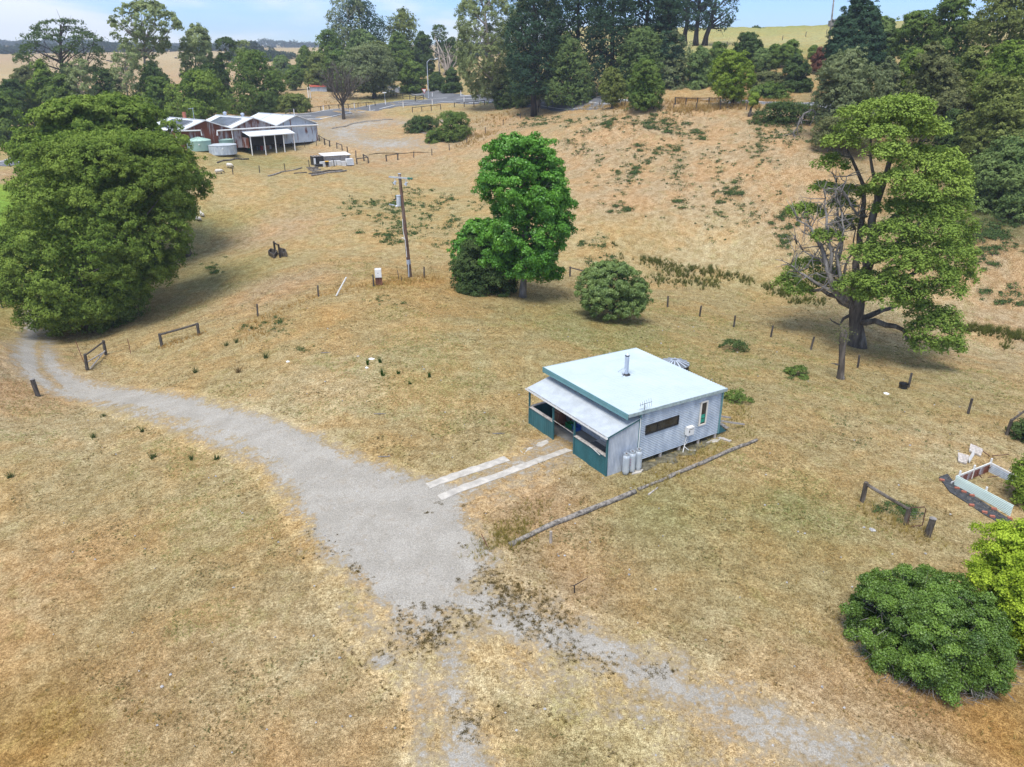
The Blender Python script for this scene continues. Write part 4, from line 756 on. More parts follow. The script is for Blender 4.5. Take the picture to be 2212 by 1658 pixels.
def stump():
    b = g(1818, 819); root = empty('dead_tree_stump', b, 'tall dead snapped stump with mossy top in front of the old tree', 'stump'); rng = np.random.default_rng(2)
    P = [b - [0, 0, .3]] + [onpl(*Z('M', *p), b) for p in [(700, 570), (710, 480), (715, 380), (718, 290), (728, 225), (730, 190)]]; mb = MB(); mb.tube(P, [.42, .27, .23, .22, .26, .28, .16], 9)
    for p in [(620, 465), (655, 480)]: e = onpl(*Z('M', *p), b, -.3); mb.tube([P[2], (P[2] + e) / 2, e], [.08, .06, .02], 5)
    for p in [(765, 215), (690, 150), (745, 160)]: e = onpl(*Z('M', *p), b, .2); mb.tube([P[5], (P[5] + e) / 2, e], [.05, .035, .015], 4)
    mb.build('trunk', M['bark'], root, True)
    V, F_2, t = leaf_geo(rng, P[5] - b + rng.normal(0, 1, (260, 3)) * [.3, .3, .35], rdir(rng, 260), .13, rng.random(260)); link('foliage', np_mesh('foliage', V, F_2, {'tint': t}), M['leaf_brown'], root)
stump()
def bramble_skirt():
    rng = np.random.default_rng(21); root = [o for o in bpy.data.objects if o.name == 'bramble_bush'][0]; b = np.array(root.location); mb = MB(); lx, ly = place(b)
    for _ in range(420):
        a = rng.uniform(math.pi * .95, math.pi * 2.15); r_ = rng.uniform(2.15, 2.85); p = b + lx * r_ * math.cos(a) + ly * r_ * .88 * math.sin(a) + ez_ * rng.uniform(.0, .55); d = lx * math.cos(a) * rng.uniform(-.2, 1) + ly * math.sin(a) * rng.uniform(-.2, 1) + rng.normal(0, .6, 3) * [1, 1, .5]; d = d / np.linalg.norm(d) * rng.uniform(.25, .75); mb.tube([p, p + d * .5 + rng.normal(0, .06, 3), p + d], [.014, .011, .004], 3)
    for _ in range(160):
        d = rdir(rng, 1)[0]; d[2] = abs(d[2]); p = b + (lx * d[0] * 2.65 + ly * d[1] * 2.45) + ez_ * (d[2] * 2.65); t = unit(np.cross(d, rng.normal(size=3))) * rng.uniform(.3, .7); mb.tube([p - t * .5, p + d * .1, p + t * .6], [.010, .010, .004], 3)
    tag(mb.build('twigs', M['bark_grey'], root), kind='stuff')
ez_ = np.array([0, 0, 1.])
bramble_skirt()
# ------------------------------------------------------------------ the cabin
HX, HY, YAW = 5.02, 33.6, R(32.44); HW, HP, HL = 7.42, 2.17, 6.2; h1, h2, hb, h3, h4, ov = 2.40, 2.94, .285, 3.42, 3.17, 1.04
e1 = np.array([math.cos(YAW), math.sin(YAW), 0]); e2 = np.array([-math.sin(YAW), math.cos(YAW), 0]); ez = np.array([0, 0, 1.])
H0 = np.array([HX, HY, 0.]); hp = lambda a, b, z: H0 + e1 * a + e2 * b + ez * z
cabin = empty('cabin', hp(4, 3.7, -.03), 'corrugated iron cabin with a pale flat roof and teal open porch', 'cabin')
roofz = lambda a: h3 + (h4 - h3) * (a - (HP - ov)) / (HL + .15 + ov)
prz = lambda a: h1 + (h2 - h1) * (a + .1) / (HP + .1)
def hbox(mb, a0, a1, b0, b1, z0, z1): return mb.hexa(hp(a0, b0, z0), e1 * (a1 - a0), e2 * (b1 - b0), ez * (z1 - z0))
def wall_az(px, py, crop='J'):        # picture point on the right hand wall -> (a, z)
    r = ray(*Z(crop, px, py)); o = np.array([0, 0, HC]); t = ((H0 - o) @ e2) / (r @ e2); p = o + r * t - H0; return p @ e1, p[2]
# walls
ht = roofz(HP) - .08; hl = roofz(HP + HL) - .08
def lens_side(t):
    z = hb + (ht - hb) * t; return 1. if z <= hl else max(.01, (ht - z) / (ht - hl))
nw = int((ht - hb) / .105)
mb = MB(); mb.corr(hp(HP, 0, hb), e1 * HL, ez * (ht - hb), -e2, nw, .022, 6, lens_side); mb.build('side_wall', M['galvwall'], cabin, True)
mb = MB(); mb.corr(hp(HP, HW, hb), e1 * HL, ez * (ht - hb), e2, nw, .016, 4, lens_side); mb.build('side_wall', M['galvwall'], cabin, True)
mb = MB(); mb.corr(hp(HP + HL, 0, hb), e2 * HW, ez * (hl - hb), e1, nw, .016, 4); mb.build('back_wall', M['galvwall'], cabin, True)
mb = MB(); mb.corr(hp(HP, 0, .04), e2 * HW, ez * (ht - .04), -e1, nw, .014, 4); mb.build('front_wall', M['galvwall'], cabin, True)
mb = MB(); hbox(mb, HP + .05, HP + HL - .05, .05, HW - .05, hb - .02, hb + .10); mb.build('floor_frame', M['plank'], cabin)
mb = MB(); hbox(mb, .02, HP - .02, .03, HW - .03, -.12, .03); mb.build('porch_floor', M['slab'], cabin)
for a in (HP + .35, HP + 1.75, HP + 3.2, HP + 4.7, HP + HL - .12):
    for b in ((.08, HW / 2, HW - .08) if a > 3 else (HW / 2,)): mb = MB(); mb.tube([hp(a, b, -.2), hp(a, b, hb - .02)], [.10, .09], 8); mb.build('stump', M['plank'], cabin)
for a, b in ((HP - .03, -.03), (HP + HL + .02, -.03), (HP + HL + .02, HW + .03)):
    mb = MB(); hbox(mb, a - .05, a + .05, b - .03, b + .03, hb, (roofz(a) - .1)); mb.build('corner_trim', M['tealfascia'], cabin)
# main roof
RA0, RA1, RB0, RB1 = HP - ov, HP + HL + .15, -.15, HW + .15
mb = MB(); v8 = [hp(a, b, roofz(a) + dz) for dz in (-.10, -.02) for a, b in ((RA0, RB0), (RA1, RB0), (RA1, RB1), (RA0, RB1))]
mb.add(v8, [(0, 3, 2, 1), (4, 5, 6, 7), (0, 1, 5, 4), (1, 2, 6, 5), (2, 3, 7, 6), (3, 0, 4, 7)])
mb.corr(hp(RA0 - .02, RB0 - .02, roofz(RA0) + .005), e1 * (RA1 - RA0 + .04) + ez * (roofz(RA1) - roofz(RA0)), e2 * (RB1 - RB0 + .04), ez, 40, .018, 6)
roof = mb.build('roof', M['roofwhite'], cabin)
mb = MB(); hbox(mb, RA0 - .05, RA0 - .021, RB0 - .05, RB1 + .05, h3 - .30, h3 + .035); hbox(mb, RA0 - .062, RA0 - .051, RB0 - .05, RB1 + .05, h3 - .10, h3 - .085); mb.build('fascia', M['tealfascia'], cabin)
mb = MB()
for b, k in ((RB0 - .05, 1), (RB1 + .021, 1)):
    o_ = hp(RA0, b, roofz(RA0) - .17); mb.hexa(o_, e1 * (RA1 - RA0 + .03) + ez * (roofz(RA1) - roofz(RA0)), e2 * .03, ez * .19)
mb.build('barge_board', plain('grey_green_barge', (.30, .37, .37), .6), cabin)
# porch roof
mb = MB(); mb.corr(hp(-.12, -.08, h1), e1 * (HP + .10) + ez * (h2 - h1), e2 * (HW + .16), ez, 70, .013, 5); mb.build('porch_roof', M['porchroof'], cabin, True)
mb = MB(); mb.hexa(hp(-.05, .0, h1 - .10), e1 * (HP) + ez * (h2 - h1), e2 * HW, ez * .03); mb.build('porch_ceiling', M['interior'], cabin)
mb = MB(); hbox(mb, -.22, -.21, -.1, HW + .1, h1 - .10, h1 + .01); hbox(mb, -.21, -.13, -.1, HW + .1, h1 - .10, h1 - .09); hbox(mb, -.13, -.12, -.1, HW + .1, h1 - .10, h1 - .02); mb.build('gutter', M['white'], cabin)
mb = MB()
for k in range(10): b0 = .1 + k * .735; hbox(mb, -.205, -.135, b0, b0 + .62, h1 - .05, h1 - .03)
mb.build('gutter_dark_inset', M['black'], cabin)  # black segments laid along the inside of the white gutter
PB = (.05, 2.87, 4.90, HW - .05)
for b in PB: mb = MB(); hbox(mb, -.045, .045, b - .045, b + .045, -.1, h1 - .1); mb.build('porch_post', M['teal'], cabin)
mb = MB(); hbox(mb, HP - .2, HP - .11, HW - .1, HW - .01, 0, h2 - .1); mb.build('porch_post', M['teal'], cabin)
for b0, b1, nm in ((.10, 2.82, 38), (4.95, HW - .10, 26)):
    mb = MB(); mb.corr(hp(-.01, b0, -.05), ez * 1.20, e2 * (b1 - b0), -e1, nm if b0 < 1 else 12, .014 if b0 < 1 else .004, 4); hbox(mb, .012, .022, b0, b1, -.05, 1.14); mb.build('porch_rail_wall', M['teal'], cabin)
    mb = MB(); hbox(mb, -.06, .16, b0 - .03, b1 + .03, 1.155, 1.20); mb.build('rail_cap', M['plank'], cabin)
mb = MB(); hbox(mb, .05, HP - .1, HW - .03, HW + .0, -.05, 1.14); mb.build('porch_rail_wall', M['teal'], cabin)
mb = MB(); hbox(mb, .17, HP - .1, HW - .12, HW + .05, 1.155, 1.20); mb.build('rail_cap', M['plank'], cabin)
mb = MB(); mb.corr(hp(0.06, -.01, -.06), ez * 1., e1 * (HP - .1), -e2, 20, .013, 6, lambda t: prz(.06 + t * (HP - .1)) - .05); hbox(mb, .06, HP - .05, .02, .03, -.06, h1 - .1); mb.build('side_panel', M['galv'], cabin, True)
mb = MB(); mb.bar(hp(-.12, -.06, h1 - .05), hp(HP, -.06, h2 - .05), .03, .10); mb.build('barge_board', M['teal'], cabin)
mb = MB(); mb.bar(hp(-.01, 2.9, 1.28), hp(-.01, 4.88, 1.30), .025); mb.build('entry_bar', M['plank'], cabin)
mb = MB(); mb.bar(hp(-.05, 1.45, 1.21), hp(-.13, .45, 1.13), .02, .03); mb.build('loose_batten', M['white'], cabin)
# windows on the right hand wall
def window(px, frame, fw, label, mull=None, sashes=True):
    A = [wall_az(*p) for p in px]; a0, a1 = min(p[0] for p in A), max(p[0] for p in A); z0, z1 = sorted([(A[0][1] + A[3][1]) / 2, (A[1][1] + A[2][1]) / 2]); mb = MB()
    y0, y1 = -.075, -.018
    for q in ((a0, a1, z0, z0 + fw), (a0, a1, z1 - fw, z1), (a0, a0 + fw, z0 + fw, z1 - fw), (a1 - fw, a1, z0 + fw, z1 - fw)): hbox(mb, q[0], q[1], y0, y1, q[2], q[3])
    if mull: m_ = a0 + (a1 - a0) * mull; hbox(mb, m_ - .025, m_ + .025, y0 + .01, y1, z0 + fw, z1 - fw)
    w_ = mb.build('window', M[frame], cabin); w_['label'] = label
    mb = MB(); hbox(mb, a0 + fw, a1 - fw, -.035, -.02, z0 + fw, z1 - fw); mb.build('pane', M['glass'], w_)
    return a0, a1, z0, z1, w_
window([(1145, 832), (1145, 757), (1410, 672), (1410, 745)], 'black', .045, 'wide dark framed sliding window', .36)
a0, a1, z0, z1, w_ = window([(1578, 762), (1600, 562), (1655, 547), (1636, 742)], 'cream', .085, 'tall narrow cream framed window')
mb = MB()
for f0, f1 in ((.12, .27), (.30, .45)): hbox(mb, a0 + .10, a1 - .14, -.041, -.036, z0 + (z1 - z0) * f0, z0 + (z1 - z0) * f1)
mb.build('curtain', M['greencloth'], w_)
# wall fittings
A = wall_az(1466, 828), wall_az(1522, 752); mb = MB(); a0, z0, a1, z1 = A[0][0], A[0][1] - .02, A[1][0], A[1][1] + .02
hbox(mb, a0, a1, -.27, -.02, z0, z1); wh = mb.build('water_heater', M['white'], cabin)
mb = MB(); hbox(mb, a0 + .05, a1 - .05, -.274, -.271, z1 - .14, z1 - .11); hbox(mb, a0 + .06, a0 + .14, -.274, -.271, z0 + .2, z0 + .3); mb.build('flue_slot', M['black'], wh)
mb = MB(); mb.tube([hp(a0 + .1, -.12, z0), hp(a0 + .05, -.10, z0 - .3), hp(a0 + .03, -.08, hb + .1), hp(a0 - .05, -.12, hb - .1), hp(a0 - .3, -.3, .02)], .022, 6); mb.tube([hp(a0 + .2, -.12, z0), hp(a0 + .2, -.10, z0 - .4), hp(a0 + .1, -.06, hb)], .018, 6); mb.tube([hp(a0 - .02, -.1, hb - .05), hp(a0 + .15, -.3, .04), hp(a0 + .5, -.5, .02)], .02, 6); mb.build('pipe', M['white'], wh)
mb = MB(); mb.bar(hp(HP - .06, -.07, .2), hp(HP - .06, -.07, 2.9), .05); mb.build('downpipe', M['white'], cabin)
# flue on the roof
r = ray(*Z('J', 986, 332)); t = (3.36 - HC) / r[2]; fb = np.array([r[0] * t, r[1] * t, 3.36]); mb = MB(); mb.cyl(fb - [0, 0, .08], .125, 1.22, 16); flue = mb.build('flue', M['galv'], cabin, False)
mb = MB(); mb.cyl(fb + [0, 0, 1.145], .14, .06, 16); mb.build('flue_band', M['black'], flue); mb = MB(); mb.cyl(fb + [0, 0, 1.22], .15, .10, 16, .02); mb.build('flue_cap', M['galv'], flue)
mb = MB(); mb.lathe(fb - [0, 0, .06], [(.26, .0), (.24, .03), (.14, .10)], 14); mb.build('flue_flashing', M['black'], flue)
mb = MB(); mb.tube([fb + [0, 0, .48], fb + e2 * .62 + [0, 0, -.06] - e1 * .1], .014, 5); mb.tube([fb + [0, 0, .48], fb - e1 * .45 - e2 * .15 + [0, 0, -.03]], .014, 5); mb.build('flue_brace', M['galv'], flue)
# antenna
ab = hp(HP + .1, -.12, 3.0); mb = MB(); mb.tube([ab, ab + ez * .8], .016, 6); top = ab + ez * .75; mb.tube([top - e1 * .35, top + e1 * .5], .012, 5)
for k in range(6): c = top + e1 * (-.3 + k * .15); mb.tube([c - ez * (.12 + .02 * k) - e2 * .05, c + ez * (.12 + .02 * k) + e2 * .05], .007, 4)
for dx in (-.12, .12): mb.tube([top - ez * .3 - e1 * .25 + e2 * dx, top - ez * .3 + e1 * .3 + e2 * dx], .007, 4)
mb.build('antenna', M['black'], cabin)
# door on the porch wall, step
mb = MB(); hbox(mb, HP - .06, HP - .03, 2.25, 3.15, .25, 2.3); door = mb.build('door', M['white'], cabin); mb = MB(); hbox(mb, HP - .075, HP - .061, 2.37, 3.03, .95, 2.15); mb.build('pane', M['glass'], door)
mb = MB(); hbox(mb, HP - .55, HP - .07, 2.2, 3.2, .03, .22); mb.build('step', M['white'], cabin)
# things in and beside the porch
def fold_table():
    b = hp(.85, 1.75, .03); o = empty('folding_table', b, 'dark grey folding table inside the porch behind the teal half wall', 'table'); mb = MB(); mb.hexa(hp(.5, 1.2, .74), e1 * .62, e2 * 1.15, ez * .035); mb.build('tabletop', plain('slate_grey_top', (.16, .17, .18), .6), o)
    for da, db in ((.55, 1.28), (1.05, 1.28), (.55, 2.25), (1.05, 2.25)): mb = MB(); mb.bar(hp(da, db, .03), hp(da, db, .74), .03); mb.build('leg', M['black'], o)
fold_table()
def compressor():
    b = hp(.75, .5, .03); o = empty('air_tank', b, 'yellow horizontal air tank standing in the porch corner', 'air tank'); mb = MB(); mb.tube([hp(.75, .1, .55), hp(.75, .16, .55), hp(.75, .80, .55), hp(.75, .86, .55)], [.1, .18, .18, .1], 14); mb.build('tank_body', M['yellow'], o, True)
    for db in (.25, .7): mb = MB(); hbox(mb, .62, .88, db - .02, db + .02, .03, .40); mb.build('leg', M['black'], o)
    mb = MB(); hbox(mb, .67, .83, .35, .6, .72, .88); mb.build('motor', M['black'], o)
compressor()
def crate(name, label, px, mat, w_=.55, d_=.38, h_=.3, z=.03):
    b = at_z(*Z('J', *px), z); o = empty(name, b, label, 'crate'); mb = MB(); t = .03
    for q in ((-w_ / 2, w_ / 2, -d_ / 2, d_ / 2, 0, t), (-w_ / 2, w_ / 2, -d_ / 2, -d_ / 2 + t, t, h_), (-w_ / 2, w_ / 2, d_ / 2 - t, d_ / 2, t, h_), (-w_ / 2, -w_ / 2 + t, -d_ / 2 + t, d_ / 2 - t, t, h_), (w_ / 2 - t, w_ / 2, -d_ / 2 + t, d_ / 2 - t, t, h_)): mb.hexa(b + e2 * q[0] + e1 * q[2] + ez * q[4], e2 * (q[1] - q[0]), e1 * (q[3] - q[2]), ez * (q[5] - q[4]))
    mb.build('crate_body', mat, o); mb = MB()
    for q in (-1, 1): mb.hexa(b + e2 * (-w_ / 2 - .015) + e1 * (q * d_ / 2 - .02) + ez * (h_), e2 * (w_ + .03), e1 * .04, ez * .03)
    mb.build('crate_rim', mat, o); return o
crate('storage_crate', 'green plastic crate on the porch floor under the red shelf', (527, 775), M['green']); crate('storage_crate', 'blue plastic crate on the porch floor beside the green one', (572, 790), M['blue'], .5, .36, .26)
def shelf():
    b = at_z(*Z('J', 500, 745), .03) + e1 * .25; o = empty('tool_shelf', b, 'white metal shelf holding red tubs against the porch wall', 'shelf'); mb = MB()
    for z in (.12, .55, .98): mb.hexa(b - e2 * .75 + ez * z, e2 * 1.4, e1 * .35, ez * .03)
    mb.build('shelf_boards', M['white'], o)
    for x in (-.73, .63): 
        for y in (.0, .32): mb = MB(); mb.bar(b + e2 * x + e1 * y, b + e2 * x + e1 * y + ez * 1.3, .03); mb.build('leg', M['white'], o)
    for x, z in ((-.5, .15), (.0, .15), (-.3, .58), (.3, .58)):
        q = b + e2 * x + e1 * .16 + ez * z; t_ = empty('red_tub', q, {(-.5, .15): 'red tub on the bottom shelf nearest the door', (.0, .15): 'red tub on the bottom shelf, middle of the rack', (-.3, .58): 'red tub on the upper shelf nearest the door', (.3, .58): 'red tub on the upper shelf farthest from the door'}[(x, z)], 'tub')
        mb = MB(); mb.tube([q, q + ez * .28], [.15, .19], 10); mb.build('tub_body', M['red'], t_); mb = MB(); mb.cyl(q + ez * .281, .2, .03, 10); mb.build('lid', M['red'], t_)
shelf()
def cabinet():
    b = at_z(*Z('J', 418, 742), .03) + e1 * .15; o = empty('wooden_cabinet', b, 'dark red brown cabinet with a tan top inside the porch', 'cabinet'); mb = MB(); mb.hexa(b - e2 * .35 - e1 * .25, e2 * .7, e1 * .5, ez * .85); mb.build('cabinet_body', M['redwood'], o)
    mb = MB(); mb.hexa(b - e2 * .4 - e1 * .3 + ez * .86, e2 * .8, e1 * .6, ez * .05); mb.build('top', M['brown'], o); mb = MB(); mb.hexa(b - e2 * .3 - e1 * .262 + ez * .1, e2 * .6, e1 * .01, ez * .65); mb.build('door', M['brown'], o)
cabinet()
for (px, lb, mt) in (((978, 1166), 'gas cylinder nearest the camera, first of three against the cabin wall', 'galv'), ((1027, 1147), 'gas cylinder in the middle of three, with faded pink marks', 'galv'), ((1080, 1129), 'gas cylinder of the three that is nearest the cabin corner', 'galv')):
    b = at_z(*Z('J', *px), .03); b = b + unit(np.array([b[0], b[1], 0])) * .16
    o = empty('gas_cylinder', b, lb, 'gas cylinder', 'gas cylinders beside the porch'); mb = MB()
    mb.lathe(b, [(.0, .0), (.15, 0), (.155, .06), (.185, .12), (.19, .2), (.19, .95), (.17, 1.06), (.11, 1.13), (.05, 1.15), (0, 1.15)], 18); mb.build('cylinder_body', M['galvwall'], o, True)
    mb = MB(); mb.lathe(b, [(.13, 1.10), (.135, 1.26), (.115, 1.26), (.11, 1.12)], 14); mb.build('collar', M['galvwall'], o); mb = MB(); mb.tube([b + ez * 1.14, b + ez * 1.25], .03, 6); mb.tube([b + ez * 1.22 - e2 * .06, b + ez * 1.22 + e2 * .06], .02, 6); mb.build('valve', M['iron'], o)
    if 'pink' in lb: mb = MB(); [mb.hexa(b + np.array([-.19 * .7, -.19 * .74, z]) - np.array([.06, -.05, 0]), np.array([.11, -.09, 0]), np.array([.012, .012, 0]), ez * .05) for z in (.45, .62, .78)]; mb.build('faded_marks', plain('pink_mark', (.45, .25, .33), .7), o)
def slab(name, label, pts, mat, th=.06, cat='slab', crop='J', lift=.02):
    P = [g(*Z(crop, *p)) for p in pts]; c = np.mean(P, 0); mb = MB(); n = len(P)
    top = [p + [0, 0, lift + th / 2] for p in P]; bot = [p - [0, 0, th / 2] for p in P]
    mb.add(top + bot, [tuple(range(n)), tuple(range(2 * n - 1, n - 1, -1))] + [(i, i + n, (i + 1) % n + n, (i + 1) % n) for i in range(n)])
    return tag(mb.build(name, M[mat], None, at=c), label, cat)
slab('concrete_pad', 'small concrete pad under the gas cylinders', [(1030, 1165), (1060, 1120), (1128, 1122), (1110, 1148)], 'concrete')
slab('paving_slab', 'grey slab lying in the grass below the far cabin stump', [(1640, 905), (1690, 880), (1765, 872), (1735, 898)], 'concrete')
slab('loose_plank', 'pale plank lying flat beyond the cabin corner', [(1735, 862), (1760, 855), (1855, 884), (1838, 895)], 'plank', .05, 'plank')
for pts, lb in (([(350, 900), (330, 880), (255, 905), (245, 930), (290, 940)], 'broken pale concrete patch close to the porch opening'), ([(230, 945), (190, 940), (110, 968), (125, 985), (150, 998)], 'broken pale concrete patch midway along the worn strip')): slab('concrete_patch', lb, pts, 'concrete', .05, 'concrete')
def strip(label, near, far, rag):
    (n1, n2), (f1, f2) = near, far; rng = np.random.default_rng(len(label)); A = [g(*n1), g(*n2)]; Bq = [g(*f1), g(*f2)]; k = 16; mb = MB(); vs = []
    for i in range(k + 1):
        t = i / k; a = A[0] * (1 - t) + Bq[0] * t; b_ = A[1] * (1 - t) + Bq[1] * t
        if 0 < i < k: j = unit(a - b_); a = a + j * rng.uniform(-rag, rag); b_ = b_ + j * rng.uniform(-rag, rag)
        for q in (a, b_): z = zg(q[0], q[1]); vs += [np.array([q[0], q[1], z + .075]), np.array([q[0], q[1], z - .06])]
    fs = []
    for i in range(k): o = 4 * i; fs += [(o, o + 2, o + 6, o + 4), (o, o + 4, o + 5, o + 1), (o + 2, o + 3, o + 7, o + 6)]
    fs += [(0, 1, 3, 2), (4 * k, 4 * k + 2, 4 * k + 3, 4 * k + 1)]; mb.add(vs, fs); tag(mb.build('concrete_strip', M['concrete'], None, at=(A[0] + Bq[0]) / 2), label, 'concrete strip', 'concrete wheel strips to the porch')
strip('long pale concrete wheel strip leading to the porch, nearer the camera', [Z('O', 440, 140), Z('O', 482, 182)], [Z('J', 485, 952), Z('J', 545, 972)], .05)
strip('shorter broken concrete wheel strip, on the far side of the longer one', [Z('O', 345, 45), Z('O', 385, 85)], [Z('J', -20, 1018), Z('J', 30, 1055)], .05)
strip2 = None
def log(name, label, pts, r0, r1, mat='log', crop=None, cat='log', lift=.6, n=9):
    P = [g(*(Z(crop, *p) if crop else p)) for p in pts]; Q = []; rng = np.random.default_rng(len(label) * 7)
    for i in range(len(P) - 1):
        for t in np.arange(5) / 5: q = P[i] * (1 - t) + P[i + 1] * t; q[2] = zg(q[0], q[1]) + r0 * lift; Q.append(q + rng.normal(0, r0 * .08, 3))
    q = P[-1].copy(); q[2] += r0 * lift; Q.append(q); rad = np.linspace(r0, r1, len(Q)) * rng.uniform(.9, 1.1, len(Q)); mb = MB(); mb.tube(Q, rad, n); c = P[0]
    return tag(mb.build(name, M[mat], None, True, at=c), label, cat)
log('border_log', 'long grey weathered log lying in the grass below the cabin, nearest the gravel', [Z('O', 1040, 548), Z('O', 1350, 395), Z('O', 1700, 260), Z('O', 2070, 110)], .12, .14)
log('border_log', 'dark mossy log lying along the grass beside the cabin wall', [Z('J', 1330, 1190), Z('J', 1620, 1070), Z('J', 1900, 945), Z('J', 2000, 912), Z('J', 2060, 885)], .12, .09, 'log')
log('thin_pole', 'thin dark pole lying between the two border logs', [Z('J', 1085, 1290), Z('J', 1335, 1192)], .09, .08, 'log', cat='pole')
log('thin_pole', 'short pale pole lying in the grass below the mossy log', [Z('J', 1168, 1332), Z('J', 1245, 1272)], .05, .04, 'plank', cat='pole')
def ramp():
    b = g(*Z('J', 1860, 770)); o = empty('back_steps', b, 'weathered timber steps with a teal side at the back corner of the cabin', 'steps'); c = hp(HP + HL + .05, .25, 0)
    mb = MB(); mb.add([c + ez * .9, c + ez * .05, c + e1 * 1.0 + ez * .02, c + ez * .9 - e2 * .03, c + ez * .05 - e2 * .03, c + e1 * 1.0 - e2 * .03 + ez * .02], [(0, 1, 2), (5, 4, 3), (0, 2, 5, 3), (1, 4, 5, 2), (0, 3, 4, 1)]); mb.build('side_board', M['teal'], o)
    for k in range(4): mb = MB(); q = c + e1 * (.2 + .28 * k) + ez * (.72 - .2 * k) + e2 * .05; mb.hexa(q, e1 * .26, e2 * 1.0, ez * .04); mb.build('tread', M['plank'], o)
    for d in (0., 1.1): mb = MB(); mb.bar(c + e2 * d + ez * 1.0, c + e1 * 2.6 + e2 * d + ez * .02, .05, .10); mb.build('handrail', M['plank'], o)
ramp()
def tank_lid():
    b = g(*Z('J', 1380, 292)); o = empty('old_water_tank', b, 'dark ridged round tank lid showing just behind the cabin roof', 'water tank'); mb = MB(); mb.cyl(b, 1.05, .45, 28); mb.build('tank_wall', M['black'], o)
    mb = MB(); mb.lathe(b + ez * .45, [(1.1, 0), (.8, .12), (.4, .24), (0, .30)], 28); mb.build('tank_lid', plain('dark_grey_lid', (.10, .11, .12), .5), o)
    for k in range(14): t = k * math.pi / 7; mb = MB(); d = np.array([math.cos(t), math.sin(t), 0]); mb.bar(b + ez * .48 + d * 1.08, b + ez * .74 + d * .2, .08, .05); mb.build('lid_rib', M['galv'], o)
tank_lid()
# mossy dirt along the cabin's right wall and under it
def dirt_patch(name, poly, cell, mat, lift=.03):
    P = gpoly(poly); A_ = np.array(P); xs = np.arange(A_[:, 0].min(), A_[:, 0].max(), cell); ys = np.arange(A_[:, 1].min(), A_[:, 1].max(), cell); Xg, Yg = np.meshgrid(xs, ys); s = poly_sd(Xg, Yg, P) + .25 * np.sin(Xg * 3.1 + 1.7 * np.sin(Yg * 2.3)); k = s > 0
    k4 = k[:-1, :-1] & k[1:, :-1] & k[:-1, 1:] & k[1:, 1:]; idx = np.arange(Xg.size).reshape(Xg.shape); F = np.stack([idx[:-1, :-1], idx[:-1, 1:], idx[1:, 1:], idx[1:, :-1]], -1)[k4]; used = np.unique(F); mp_ = np.zeros(Xg.size, int); mp_[used] = np.arange(len(used)); xx, yy = Xg.ravel()[used], Yg.ravel()[used]
    tag(link(name, np_mesh(name, np.c_[xx, yy, zf(xx, yy) + lift], mp_[F], None, True), M[mat]), kind='structure')
dirt_patch('bare_soil', [Z('J', *p) for p in ((1100, 1150), (1130, 1060), (1300, 980), (1500, 900), (1720, 850), (1745, 880), (1600, 960), (1400, 1050), (1230, 1120), (1150, 1160))], .12, 'dirt')
